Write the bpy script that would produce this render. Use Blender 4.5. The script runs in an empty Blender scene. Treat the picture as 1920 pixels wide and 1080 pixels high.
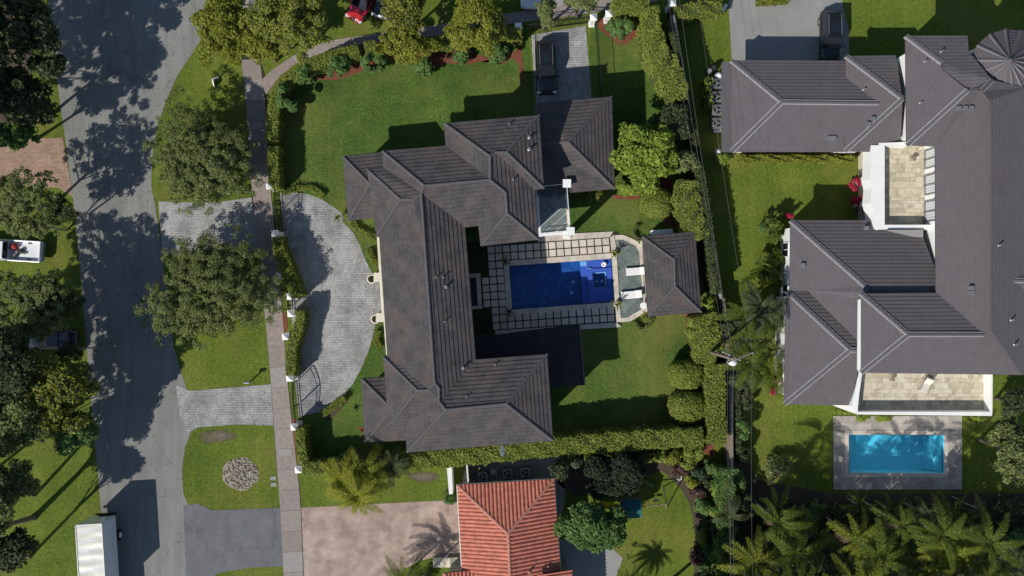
import bpy, bmesh, math, random
import numpy as np
from mathutils import Vector, Matrix
from mathutils.geometry import tessellate_polygon

# ------------------------------------------------------------------ camera, sky, sun
scene = bpy.context.scene
COL = scene.collection
CAM_H = 75.0
cam_data = bpy.data.cameras.new("camera")
cam = bpy.data.objects.new("camera", cam_data)
COL.objects.link(cam)
cam.location = (0, 0, CAM_H)
cam.rotation_euler = (0, 0, 0)
cam_data.sensor_width = 36.0
cam_data.lens = 36.0 * 1500 / 1920
cam_data.clip_start = 0.5
cam_data.clip_end = 3000
scene.camera = cam

SUN_EL = math.radians(39.0)
SUN_AZ = math.radians(44.0)          # direction the light travels in the x,y plane
world = bpy.data.worlds.new("World")
scene.world = world
world.use_nodes = True
wn = world.node_tree.nodes
wl = world.node_tree.links
wn.clear()
sky = wn.new('ShaderNodeTexSky')
sky.sky_type = 'NISHITA'
sky.sun_disc = False
sky.sun_elevation = SUN_EL
# sun stands at azimuth opposite to the light's travel
sky.sun_rotation = math.radians(90.0) - (SUN_AZ + math.pi)
sky.air_density = 1.0
sky.dust_density = 0.3
sky.ozone_density = 1.2
bgn = wn.new('ShaderNodeBackground')
bgn.inputs['Strength'].default_value = 0.09
won = wn.new('ShaderNodeOutputWorld')
wl.new(sky.outputs[0], bgn.inputs['Color'])
wl.new(bgn.outputs[0], won.inputs['Surface'])

sun_data = bpy.data.lights.new("sun", 'SUN')
sun_data.energy = 4.6
sun_data.angle = math.radians(0.5)
sun_data.color = (1.0, 0.95, 0.87)
sun = bpy.data.objects.new("sun", sun_data)
COL.objects.link(sun)
ldir = Vector((math.cos(SUN_AZ) * math.cos(SUN_EL), math.sin(SUN_AZ) * math.cos(SUN_EL), -math.sin(SUN_EL)))
sun.rotation_euler = ldir.to_track_quat('-Z', 'Y').to_euler()
sun.location = (-40, -40, 60)

scene.view_settings.view_transform = 'Standard'
scene.view_settings.look = 'None'
scene.view_settings.exposure = 0.0
scene.view_settings.gamma = 1.0
scene.view_settings.use_curve_mapping = False
scene.render.engine = 'CYCLES'
scene.cycles.max_bounces = 6
scene.cycles.diffuse_bounces = 2
scene.cycles.transparent_max_bounces = 8

# ------------------------------------------------------------------ helpers
def G(px, py, h=0.0):
    """the point of the place, h metres above the ground, seen at this spot of the survey photo"""
    d = (CAM_H - h) / 1500.0
    return Vector(((px - 960) * d, (540 - py) * d, h))

def tag(o, label=None, cat=None, group=None, kind=None):
    if label: o['label'] = label
    if cat: o['category'] = cat
    if group: o['group'] = group
    if kind: o['kind'] = kind
    return o

def link(o, parent=None):
    COL.objects.link(o)
    if parent is not None:
        o.parent = parent
    return o

def empty(name, loc=(0, 0, 0), rz=0.0, label=None, cat=None, group=None):
    o = bpy.data.objects.new(name, None)
    o.empty_display_size = 0.3
    o.location = loc
    o.rotation_euler = (0, 0, rz)
    COL.objects.link(o)
    return tag(o, label, cat, group)

class MB:
    """collects simple shapes into one mesh"""
    def __init__(s):
        s.v = []; s.f = []; s.mi = []; s.uv = {}; s.m = 0
    def add(s, verts, faces, uvs=None):
        b = len(s.v)
        s.v.extend([tuple(v) for v in verts])
        for k, f in enumerate(faces):
            s.f.append(tuple(b + i for i in f)); s.mi.append(s.m)
            if uvs is not None:
                s.uv[len(s.f) - 1] = uvs[k]
        return s
    def box(s, c, size, rz=0.0, taper=1.0):
        x, y, z = size[0] / 2, size[1] / 2, size[2] / 2
        cr, sr = math.cos(rz), math.sin(rz)
        vs = []
        for dz, t in ((-z, 1.0), (z, taper)):
            for dx, dy in ((-x, -y), (x, -y), (x, y), (-x, y)):
                dx *= t; dy *= t
                vs.append((c[0] + dx * cr - dy * sr, c[1] + dx * sr + dy * cr, c[2] + dz))
        return s.add(vs, [(3, 2, 1, 0), (4, 5, 6, 7), (0, 1, 5, 4), (1, 2, 6, 5), (2, 3, 7, 6), (3, 0, 4, 7)])
    def prism(s, poly, z0, z1, bottom=True):
        n = len(poly)
        if area2(poly) < 0: poly = poly[::-1]
        vs = [(p[0], p[1], z0) for p in poly] + [(p[0], p[1], z1) for p in poly]
        fs = [(i, (i + 1) % n, n + (i + 1) % n, n + i) for i in range(n)]
        tri = tessellate_polygon([[Vector((p[0], p[1], 0)) for p in poly]])
        for t in tri:
            a, b, c = t
            if area2([poly[a], poly[b], poly[c]]) < 0: a, c = c, a
            fs.append((n + a, n + b, n + c))
            if bottom: fs.append((c, b, a))
        return s.add(vs, fs)
    def sheet(s, poly, z):
        if area2(poly) < 0: poly = poly[::-1]
        vs = [(p[0], p[1], z) for p in poly]
        fs = []
        for a, b, c in tessellate_polygon([[Vector((p[0], p[1], 0)) for p in poly]]):
            if area2([poly[a], poly[b], poly[c]]) < 0: a, c = c, a
            fs.append((a, b, c))
        return s.add(vs, fs)
    def tube(s, pts, r, n=6, cap=True):
        pts = [Vector(p) for p in pts]
        rs = r if isinstance(r, (list, tuple)) else [r] * len(pts)
        vs = []; fs = []
        for i, p in enumerate(pts):
            a = pts[max(i - 1, 0)]; b = pts[min(i + 1, len(pts) - 1)]
            d = (b - a).normalized()
            up = Vector((0, 0, 1)) if abs(d.z) < 0.9 else Vector((1, 0, 0))
            u = d.cross(up).normalized(); w = u.cross(d)
            for k in range(n):
                t = 2 * math.pi * k / n
                vs.append(p + (u * math.cos(t) + w * math.sin(t)) * rs[i])
        for i in range(len(pts) - 1):
            for k in range(n):
                k2 = (k + 1) % n
                fs.append((i * n + k, i * n + k2, (i + 1) * n + k2, (i + 1) * n + k))
        if cap:
            fs.append(tuple(range(n))[::-1]); fs.append(tuple((len(pts) - 1) * n + k for k in range(n)))
        return s.add(vs, fs)
    def lathe(s, c, prof, n=16):
        vs = []; fs = []
        for (r, z) in prof:
            for k in range(n):
                t = 2 * math.pi * k / n
                vs.append((c[0] + r * math.cos(t), c[1] + r * math.sin(t), c[2] + z))
        for i in range(len(prof) - 1):
            for k in range(n):
                k2 = (k + 1) % n
                fs.append((i * n + k, i * n + k2, (i + 1) * n + k2, (i + 1) * n + k))
        fs.append(tuple(range(n))[::-1]); fs.append(tuple((len(prof) - 1) * n + k for k in range(n)))
        return s.add(vs, fs)
    def build(s, name, mats, parent=None, smooth=False, bevel=0.0, label=None, cat=None, group=None, kind=None):
        me = bpy.data.meshes.new(name)
        me.from_pydata(s.v, [], s.f)
        if not isinstance(mats, (list, tuple)): mats = [mats]
        for m in mats: me.materials.append(m)
        if len(mats) > 1: me.polygons.foreach_set('material_index', s.mi)
        if s.uv:
            ul = me.uv_layers.new(name='UVMap')
            for fi, uvs in s.uv.items():
                p = me.polygons[fi]
                for k, li in enumerate(p.loop_indices): ul.data[li].uv = uvs[k]
        if smooth: me.polygons.foreach_set('use_smooth', [True] * len(me.polygons))
        me.update()
        o = bpy.data.objects.new(name, me)
        link(o, parent)
        if bevel > 0:
            b = o.modifiers.new('bevel', 'BEVEL'); b.width = bevel; b.segments = 2; b.limit_method = 'ANGLE'
        return tag(o, label, cat, group, kind)

def area2(p):
    return sum(p[i][0] * p[(i + 1) % len(p)][1] - p[(i + 1) % len(p)][0] * p[i][1] for i in range(len(p)))

def GP(pts, h=0.0):
    return [G(a, b, h).xy.to_tuple() for a, b in pts]

def offset_poly(poly, d):
    """move every edge of a polygon inwards by d"""
    if area2(poly) < 0: poly = poly[::-1]
    n = len(poly); out = []
    for i in range(n):
        a = Vector(poly[i - 1]); b = Vector(poly[i]); c = Vector(poly[(i + 1) % n])
        e1 = (b - a).normalized(); e2 = (c - b).normalized()
        n1 = Vector((-e1.y, e1.x)); n2 = Vector((-e2.y, e2.x))
        m = n1 + n2
        if m.length < 1e-4: m = n1.copy()
        m.normalize()
        k = d / max(0.35, m.dot(n1))
        out.append((b + m * k).to_tuple())
    return out

def smooth_poly(pts, it=2, closed=True):
    for _ in range(it):
        q = []; n = len(pts)
        for i in range(n if closed else n - 1):
            a = pts[i]; b = pts[(i + 1) % n]
            q.append((a[0] * .75 + b[0] * .25, a[1] * .75 + b[1] * .25))
            q.append((a[0] * .25 + b[0] * .75, a[1] * .25 + b[1] * .75))
        if not closed: q = [pts[0]] + q + [pts[-1]]
        pts = q
    return pts

# ------------------------------------------------------------------ materials
MATS = {}
def new_mat(name):
    m = bpy.data.materials.new(name); m.use_nodes = True
    nt = m.node_tree; nt.nodes.clear()
    out = nt.nodes.new('ShaderNodeOutputMaterial')
    b = nt.nodes.new('ShaderNodeBsdfPrincipled')
    nt.links.new(b.outputs[0], out.inputs['Surface'])
    MATS[name] = m
    return m, nt, b, out

def ramp(nt, fac, stops):
    r = nt.nodes.new('ShaderNodeValToRGB')
    el = r.color_ramp.elements
    while len(el) < len(stops): el.new(0.5)
    for e, (p, c) in zip(el, stops):
        e.position = p; e.color = (c[0], c[1], c[2], 1)
    nt.links.new(fac, r.inputs[0])
    return r.outputs[0]

def noise(nt, vec, scale, detail=3, rough=0.55):
    n = nt.nodes.new('ShaderNodeTexNoise')
    n.inputs['Scale'].default_value = scale; n.inputs['Detail'].default_value = detail
    n.inputs['Roughness'].default_value = rough
    if vec is not None: nt.links.new(vec, n.inputs['Vector'])
    return n.outputs['Fac']

def mixc(nt, fac, a, b, mode='MIX'):
    n = nt.nodes.new('ShaderNodeMix'); n.data_type = 'RGBA'; n.blend_type = mode
    for s, v in ((n.inputs[0], fac), (n.inputs[6], a), (n.inputs[7], b)):
        if hasattr(v, 'links'): nt.links.new(v, s)
        elif isinstance(v, (int, float)): s.default_value = v
        else: s.default_value = (v[0], v[1], v[2], 1)
    return n.outputs[2]

def coords(nt, kind='Object'):
    t = nt.nodes.new('ShaderNodeTexCoord')
    return t.outputs[kind]

def bump(nt, b, h, strength=0.3, dist=0.02):
    n = nt.nodes.new('ShaderNodeBump'); n.inputs['Strength'].default_value = strength
    n.inputs['Distance'].default_value = dist
    nt.links.new(h, n.inputs['Height']); nt.links.new(n.outputs[0], b.inputs['Normal'])

def plain(name, col, rough=0.7, metal=0.0, var=0.12, scale=1.5, spec=0.3, coat=0.0, bumpy=0.0, bscale=20):
    m, nt, b, out = new_mat(name)
    co = coords(nt)
    f = noise(nt, co, scale, 4, 0.6)
    c0 = tuple(max(0, c * (1 - var)) for c in col); c1 = tuple(min(1, c * (1 + var)) for c in col)
    nt.links.new(ramp(nt, f, [(0.3, c0), (0.7, c1)]), b.inputs['Base Color'])
    b.inputs['Roughness'].default_value = rough
    b.inputs['Metallic'].default_value = metal
    b.inputs['Specular IOR Level'].default_value = spec
    b.inputs['Coat Weight'].default_value = coat
    if bumpy > 0: bump(nt, b, noise(nt, co, bscale, 4, 0.6), bumpy, 0.02)
    return m

def ground_mat(name, stops, s1, s2, s3=None, stain=None, bumps=0.4, bscale=25, rough=0.9):
    """two scales of mottling plus an optional stain colour"""
    m, nt, b, out = new_mat(name)
    co = coords(nt)
    f1 = noise(nt, co, s1, 5, 0.62)
    f2 = noise(nt, co, s2, 4, 0.6)
    f3 = noise(nt, co, s2 * 2.6, 3, 0.7)
    fm = nt.nodes.new('ShaderNodeMath'); fm.operation = 'MULTIPLY_ADD'; fm.inputs[1].default_value = 0.32
    nt.links.new(f3, fm.inputs[0])
    mul = nt.nodes.new('ShaderNodeMath'); mul.operation = 'MULTIPLY'
    nt.links.new(f1, mul.inputs[0]); mul.inputs[1].default_value = 0.34
    nt.links.new(mul.outputs[0], fm.inputs[2])
    mul = fm
    add = nt.nodes.new('ShaderNodeMath'); add.operation = 'MULTIPLY_ADD'
    nt.links.new(f2, add.inputs[0]); add.inputs[1].default_value = 0.32
    nt.links.new(mul.outputs[0], add.inputs[2])
    c = ramp(nt, add.outputs[0], stops)
    if stain:
        sc, scale, lo, hi, amt = stain
        sf = noise(nt, co, scale, 5, 0.65)
        r = nt.nodes.new('ShaderNodeMapRange'); r.inputs[1].default_value = lo; r.inputs[2].default_value = hi
        r.inputs[4].default_value = amt
        nt.links.new(sf, r.inputs[0])
        c = mixc(nt, r.outputs[0], c, sc)
    nt.links.new(c, b.inputs['Base Color'])
    b.inputs['Roughness'].default_value = rough
    b.inputs['Specular IOR Level'].default_value = 0.2
    bump(nt, b, noise(nt, co, bscale, 4, 0.65), bumps, 0.03)
    return m

def brick_mat(name, c1, c2, mortar, w, h, msize=0.012, stain=None, uv=False, bumps=0.5, rough=0.85, offset=0.5, rot=0.0, noisevar=0.25):
    m, nt, b, out = new_mat(name)
    co = coords(nt, 'UV' if uv else 'Object')
    mp = nt.nodes.new('ShaderNodeMapping'); mp.inputs['Rotation'].default_value = (0, 0, rot)
    nt.links.new(co, mp.inputs['Vector'])
    br = nt.nodes.new('ShaderNodeTexBrick')
    br.inputs['Color1'].default_value = (*c1, 1); br.inputs['Color2'].default_value = (*c2, 1)
    br.inputs['Mortar'].default_value = (*mortar, 1)
    br.inputs['Scale'].default_value = 1.0
    br.inputs['Brick Width'].default_value = w; br.inputs['Row Height'].default_value = h
    br.inputs['Mortar Size'].default_value = msize; br.inputs['Mortar Smooth'].default_value = 0.3
    br.offset = offset
    nt.links.new(mp.outputs[0], br.inputs['Vector'])
    f = noise(nt, co, 0.8, 5, 0.65)
    dark = nt.nodes.new('ShaderNodeMapRange')
    dark.inputs[1].default_value = 0.3; dark.inputs[2].default_value = 0.7
    dark.inputs[3].default_value = 1 - noisevar; dark.inputs[4].default_value = 1 + noisevar
    nt.links.new(f, dark.inputs[0])
    cmb = nt.nodes.new('ShaderNodeCombineColor')
    for i in range(3): nt.links.new(dark.outputs[0], cmb.inputs[i])
    c = mixc(nt, 1.0, br.outputs['Color'], cmb.outputs[0], 'MULTIPLY')
    if stain:
        sc, scale, lo, hi, amt = stain
        sf = noise(nt, co, scale, 5, 0.65)
        r = nt.nodes.new('ShaderNodeMapRange'); r.inputs[1].default_value = lo; r.inputs[2].default_value = hi
        r.inputs[4].default_value = amt
        nt.links.new(sf, r.inputs[0])
        c = mixc(nt, r.outputs[0], c, sc)
    nt.links.new(c, b.inputs['Base Color'])
    b.inputs['Roughness'].default_value = rough
    b.inputs['Specular IOR Level'].default_value = 0.25
    inv = nt.nodes.new('ShaderNodeMath'); inv.operation = 'SUBTRACT'; inv.inputs[0].default_value = 1.0
    nt.links.new(br.outputs['Fac'], inv.inputs[1])
    bump(nt, b, inv.outputs[0], bumps, 0.015)
    return m

def leaf_mat(name, stops, trans=0.25, rough=0.55):
    m, nt, b, out = new_mat(name)
    g = nt.nodes.new('ShaderNodeNewGeometry')
    co = coords(nt)
    f = noise(nt, co, 0.9, 3, 0.6)
    a = nt.nodes.new('ShaderNodeMath'); a.operation = 'MULTIPLY_ADD'
    nt.links.new(g.outputs['Random Per Island'], a.inputs[0]); a.inputs[1].default_value = 0.6
    mu = nt.nodes.new('ShaderNodeMath'); mu.operation = 'MULTIPLY'; mu.inputs[1].default_value = 0.4
    nt.links.new(f, mu.inputs[0]); nt.links.new(mu.outputs[0], a.inputs[2])
    c = ramp(nt, a.outputs[0], stops)
    nt.links.new(c, b.inputs['Base Color'])
    b.inputs['Roughness'].default_value = rough
    b.inputs['Specular IOR Level'].default_value = 0.15
    t = nt.nodes.new('ShaderNodeBsdfTranslucent'); nt.links.new(c, t.inputs['Color'])
    mx = nt.nodes.new('ShaderNodeMixShader'); mx.inputs[0].default_value = trans
    nt.links.new(b.outputs[0], mx.inputs[1]); nt.links.new(t.outputs[0], mx.inputs[2])
    nt.links.new(mx.outputs[0], out.inputs['Surface'])
    return m

# ground surfaces
M_grass = ground_mat('grass', [(0.37, (.045, .078, .010)), (0.46, (.090, .134, .015)), (0.54, (.130, .172, .022)), (0.63, (.215, .24, .05))], 0.16, 4.0,
                     stain=((.21, .185, .045), 0.11, 0.50, 0.70, 0.7), bumps=0.9, bscale=9)
M_lawn_rich = ground_mat('rich_lawn', [(0.37, (.024, .058, .011)), (0.46, (.052, .102, .017)), (0.54, (.088, .146, .025)), (0.63, (.165, .21, .05))], 0.22, 4.2,
                     stain=((.165, .165, .040), 0.10, 0.46, 0.66, 0.75), bumps=0.9, bscale=9)
M_asphalt = ground_mat('asphalt', [(0.30, (.185, .187, .175)), (0.5, (.218, .220, .206)), (0.70, (.255, .255, .236))], 0.35, 9.0,
                     stain=((.13, .13, .13), 0.22, 0.55, 0.75, 0.5), bumps=0.25, bscale=30)
def wear(m, sx=1.2, sy=.10, crack=True, amt=.16):
    nt = m.node_tree; b = [n for n in nt.nodes if n.type == 'BSDF_PRINCIPLED'][0]
    src = b.inputs['Base Color'].links[0].from_socket
    co = coords(nt)
    mp = nt.nodes.new('ShaderNodeMapping'); mp.inputs['Scale'].default_value = (sx, sy, 1); mp.inputs['Rotation'].default_value = (0, 0, -.06); nt.links.new(co, mp.inputs[0])
    r = nt.nodes.new('ShaderNodeMapRange'); r.inputs[1].default_value = .3; r.inputs[2].default_value = .7; r.inputs[3].default_value = 1 - amt; r.inputs[4].default_value = 1 + amt
    nt.links.new(noise(nt, mp.outputs[0], 1.0, 4, .6), r.inputs[0])
    cc = nt.nodes.new('ShaderNodeCombineColor')
    for i in range(3): nt.links.new(r.outputs[0], cc.inputs[i])
    c = mixc(nt, 1.0, src, cc.outputs[0], 'MULTIPLY')
    if crack:
        v = nt.nodes.new('ShaderNodeTexVoronoi'); v.feature = 'DISTANCE_TO_EDGE'; v.inputs['Scale'].default_value = .16
        wob = nt.nodes.new('ShaderNodeMix'); wob.data_type = 'VECTOR'; wob.inputs[0].default_value = .12
        nz = nt.nodes.new('ShaderNodeTexNoise'); nz.inputs['Scale'].default_value = .9; nz.inputs['Detail'].default_value = 5; nt.links.new(co, nz.inputs['Vector'])
        vm = nt.nodes.new('ShaderNodeVectorMath'); vm.operation = 'MULTIPLY_ADD'; vm.inputs[1].default_value = (3, 3, 0); nt.links.new(nz.outputs['Color'], vm.inputs[0]); nt.links.new(co, vm.inputs[2])
        nt.links.new(vm.outputs[0], v.inputs['Vector'])
        r2 = nt.nodes.new('ShaderNodeMapRange'); r2.inputs[1].default_value = .002; r2.inputs[2].default_value = .012; r2.inputs[3].default_value = .45; r2.inputs[4].default_value = 0.0
        nt.links.new(v.outputs['Distance'], r2.inputs[0])
        c = mixc(nt, r2.outputs[0], c, (.09, .09, .085))
    nt.links.new(c, b.inputs['Base Color'])
wear(M_asphalt)
wear(M_lawn_rich, 1.6, .05, False, .09)
wear(M_grass, 1.4, .05, False, .09)
M_asphalt2 = ground_mat('driveway_asphalt', [(0.30, (.115, .12, .13)), (0.5, (.145, .15, .16)), (0.70, (.185, .19, .195))], 0.5, 6.0,
                     stain=((.25, .25, .24), 0.9, 0.62, 0.72, 0.6), bumps=0.3, bscale=20)
wear(M_asphalt2, .9, .5, True, .12)

M_concrete = ground_mat('concrete_walk', [(0.30, (.20, .165, .145)), (0.5, (.26, .22, .20)), (0.70, (.32, .285, .26))], 0.8, 10.0, bumps=0.2, bscale=25)
M_concgrey = ground_mat('concrete_grey', [(0.30, (.22, .215, .21)), (0.5, (.30, .295, .285)), (0.70, (.38, .37, .36))], 0.8, 10.0, bumps=0.2, bscale=25)
M_gravel = ground_mat('gravel_drive', [(0.30, (.20, .20, .195)), (0.5, (.27, .27, .26)), (0.70, (.36, .355, .34))], 0.5, 14.0, bumps=0.8, bscale=16)
M_pavers = brick_mat('grey_pavers', (.30, .30, .30), (.45, .45, .44), (.13, .13, .135), 0.18, 0.16, 0.020, stain=((.47, .47, .44), 0.13, 0.45, 0.68, 0.45), bumps=0.8, noisevar=0.3)
wear(M_pavers, .55, .16, False, .20)
M_pavers_dk = brick_mat('dark_pavers', (.20, .20, .20), (.36, .36, .36), (.06, .06, .06), 0.25, 0.19, 0.03, bumps=0.8, noisevar=0.3)
M_pinkpave = brick_mat('pink_pavers', (.37, .27, .225), (.49, .375, .315), (.25, .19, .16), 0.22, 0.16, 0.02, stain=((.52, .44, .37), 0.35, 0.52, 0.68, 0.6), bumps=0.5, noisevar=0.3, rot=0.78)
wear(M_pinkpave, .25, .7, False, .12)
M_pinkwalk = brick_mat('tan_pavers', (.36, .24, .17), (.46, .33, .24), (.2, .13, .1), 0.22, 0.12, 0.02, bumps=0.5)
M_mulch = ground_mat('red_mulch', [(0.30, (.09, .03, .02)), (0.5, (.19, .065, .04)), (0.70, (.28, .11, .07))], 1.2, 14.0, bumps=1.0, bscale=14)
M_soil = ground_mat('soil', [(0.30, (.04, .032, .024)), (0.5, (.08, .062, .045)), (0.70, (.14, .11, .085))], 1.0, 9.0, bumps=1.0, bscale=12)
M_brownpatch = ground_mat('dry_patch', [(0.30, (.09, .075, .05)), (0.5, (.17, .14, .10)), (0.70, (.25, .22, .17))], 1.0, 9.0, bumps=1.0, bscale=12)
def ragged(name, base, r0=.55, r1=.95):
    m = base.copy(); m.name = name; nt = m.node_tree
    out = [n for n in nt.nodes if n.type == 'OUTPUT_MATERIAL'][0]; src = out.inputs[0].links[0].from_socket
    g = coords(nt, 'Generated'); mp = nt.nodes.new('ShaderNodeMapping'); mp.inputs['Location'].default_value = (-1, -1, 0); mp.inputs['Scale'].default_value = (2, 2, 0)
    nt.links.new(g, mp.inputs[0]); ln = nt.nodes.new('ShaderNodeVectorMath'); ln.operation = 'LENGTH'; nt.links.new(mp.outputs[0], ln.inputs[0])
    ad = nt.nodes.new('ShaderNodeMath'); ad.operation = 'MULTIPLY_ADD'; ad.inputs[1].default_value = 1.5
    nt.links.new(noise(nt, coords(nt), 2.2, 5, .75), ad.inputs[0]); nt.links.new(ln.outputs['Value'], ad.inputs[2])
    mr = nt.nodes.new('ShaderNodeMapRange'); mr.inputs[1].default_value = r0 + .75; mr.inputs[2].default_value = r1 + .75
    nt.links.new(ad.outputs[0], mr.inputs[0])
    tr = nt.nodes.new('ShaderNodeBsdfTransparent'); mx = nt.nodes.new('ShaderNodeMixShader')
    nt.links.new(mr.outputs[0], mx.inputs[0]); nt.links.new(src, mx.inputs[1]); nt.links.new(tr.outputs[0], mx.inputs[2]); nt.links.new(mx.outputs[0], out.inputs[0])
    return m
M_ragged = ragged('ragged_dry_patch', M_brownpatch, .35, .95)
M_darkjoint = ground_mat('dark_joint', [(0.3, (.02, .03, .012)), (0.7, (.045, .05, .025))], 2.0, 14, bumps=0.6)
# building surfaces
M_white = plain('white_stucco', (.80, .80, .78), 0.8, var=0.04, scale=0.7, bumpy=0.1)
M_cream = plain('cream_stone', (.66, .61, .49), 0.75, var=0.10, scale=1.6, bumpy=0.12)
M_paver_cream = plain('cream_paver', (.60, .53, .45), 0.8, var=0.12, scale=0.9, bumpy=0.15)
M_beigewall = plain('beige_wall', (.50, .46, .38), 0.85, var=0.06)
M_dkglass = plain('dark_window_glass', (.02, .025, .03), 0.08, spec=0.8, var=0.1)
M_roof1 = brick_mat('weathered_grey_tile', (.071, .066, .068), (.090, .084, .086), (.045, .042, .044), 0.21, 0.34, 0.010, uv=True, stain=((.128, .092, .080), 0.42, 0.47, 0.66, 0.6), bumps=0.6, noisevar=0.27)
M_roof1b = plain('grey_cap_tile', (.098, .094, .098), 0.85, var=0.25, scale=6)
M_roof2 = brick_mat('slate_grey_tile', (.110, .100, .108), (.120, .110, .118), (.105, .096, .103), 0.30, 0.30, 0.004, uv=True, stain=((.128, .100, .105), 0.12, 0.5, 0.70, 0.4), bumps=0.05, noisevar=0.06)
M_roof2b = plain('grey_ridge_tile', (.112, .105, .112), 0.8, var=0.1, scale=5)
M_mortar = plain('pale_mortar', (.32, .31, .33), 0.9, var=0.15, scale=4)
M_redtile = plain('terracotta_tile', (.47, .165, .112), 0.75, var=0.28, scale=2.2, bumpy=0.15)
M_redcap = plain('terracotta_cap', (.45, .20, .15), 0.75, var=0.2, scale=4)
M_redunder = plain('terracotta_under', (.10, .02, .012), 0.9, var=0.2)
M_fascia1 = plain('dark_fascia', (.10, .095, .095), 0.7)
M_slate = [plain('slate_tile_a', (.155, .185, .175), 0.6, var=0.15, scale=1.2), plain('slate_tile_b', (.185, .215, .20), 0.6, var=0.15, scale=1.2), plain('slate_tile_c', (.135, .165, .165), 0.6, var=0.15, scale=1.2)]
M_trav = [plain('travertine_a', (.56, .51, .38), 0.75, var=0.12, scale=3.0, bumpy=0.15), plain('travertine_b', (.60, .55, .43), 0.75, var=0.12, scale=3.0, bumpy=0.15),
          plain('travertine_c', (.52, .465, .345), 0.75, var=0.16, scale=4.0, bumpy=0.15), plain('travertine_d', (.45, .40, .29), 0.75, var=0.22, scale=4.0, bumpy=0.15)]
M_cope = [plain('limestone_a', (.56, .50, .43), 0.75, var=0.12, scale=2.0), plain('limestone_b', (.50, .45, .40), 0.75, var=0.14, scale=2.0), plain('limestone_c', (.60, .55, .46), 0.75, var=0.12, scale=2.0)]
M_iron = plain('black_iron', (.015, .015, .016), 0.5, spec=0.4)
M_grey_metal = plain('grey_metal', (.33, .34, .35), 0.45, metal=0.6)
M_white_metal = plain('white_metal', (.75, .76, .76), 0.4, var=0.05)
M_black = plain('black_plastic', (.02, .02, .02), 0.6)
M_rubber = plain('rubber', (.018, .018, .018), 0.85)
M_wire = plain('dull_wire', (.13, .13, .125), .7)
M_wood = plain('weathered_wood', (.22, .18, .14), 0.85, var=0.3, scale=4)
M_bark = plain('bark', (.16, .13, .10), 0.95, var=0.35, scale=6, bumpy=0.4, bscale=14)
M_palebark = plain('pale_bark', (.34, .31, .27), 0.95, var=0.25, scale=6, bumpy=0.3, bscale=14)
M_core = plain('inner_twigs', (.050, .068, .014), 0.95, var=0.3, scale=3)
# leaves
L_olive = leaf_mat('leaf_olive', [(0.1, (.10, .135, .045)), (0.5, (.20, .245, .085)), (0.9, (.33, .36, .14))], trans=.38)
L_yellow = leaf_mat('leaf_yellowgreen', [(0.1, (.11, .135, .016)), (0.5, (.215, .235, .03)), (0.9, (.33, .33, .06))], trans=.3)
L_lime = leaf_mat('leaf_lime', [(0.1, (.10, .16, .016)), (0.5, (.21, .29, .04)), (0.9, (.33, .40, .08))], trans=.3)
L_green = leaf_mat('leaf_green', [(0.1, (.050, .105, .026)), (0.5, (.105, .19, .05)), (0.9, (.18, .28, .09))], trans=.3)
L_hedge = leaf_mat('leaf_hedge', [(0.1, (.14, .185, .030)), (0.5, (.25, .30, .055)), (0.9, (.37, .40, .10))], trans=.4)
L_palm = leaf_mat('leaf_palm', [(0.1, (.040, .068, .010)), (0.5, (.085, .125, .018)), (0.9, (.17, .20, .030))], trans=0.3, rough=0.65)
L_palmy = leaf_mat('leaf_palm_yellow', [(0.1, (.07, .095, .012)), (0.5, (.155, .18, .02)), (0.9, (.27, .28, .035))], trans=0.3, rough=0.65)
L_palmb = leaf_mat('leaf_palm_bright', [(0.1, (.10, .125, .014)), (0.5, (.22, .24, .025)), (0.9, (.36, .35, .045))], trans=0.35, rough=0.65)
L_deadfrond = leaf_mat('leaf_dead_frond', [(0.1, (.06, .045, .03)), (0.5, (.13, .095, .06)), (0.9, (.22, .17, .11))], trans=0.1, rough=0.8)
L_red = leaf_mat('leaf_red', [(0.1, (.20, .010, .025)), (0.5, (.42, .02, .06)), (0.9, (.60, .06, .12))])
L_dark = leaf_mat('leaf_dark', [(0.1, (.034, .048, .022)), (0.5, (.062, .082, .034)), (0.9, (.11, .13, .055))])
L_maroon = leaf_mat('leaf_maroon', [(0.1, (.04, .02, .02)), (0.5, (.09, .05, .045)), (0.9, (.15, .10, .08))])
L_bluegreen = leaf_mat('leaf_bluegreen', [(0.1, (.03, .055, .035)), (0.5, (.07, .11, .065)), (0.9, (.13, .17, .09))])
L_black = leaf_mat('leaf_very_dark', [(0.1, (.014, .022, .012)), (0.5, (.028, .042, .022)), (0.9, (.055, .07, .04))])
L_grass = leaf_mat('grass_blade', [(0.2, (.035, .075, .010)), (0.5, (.085, .145, .018)), (0.8, (.19, .24, .045))], trans=.25, rough=.7)

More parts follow.
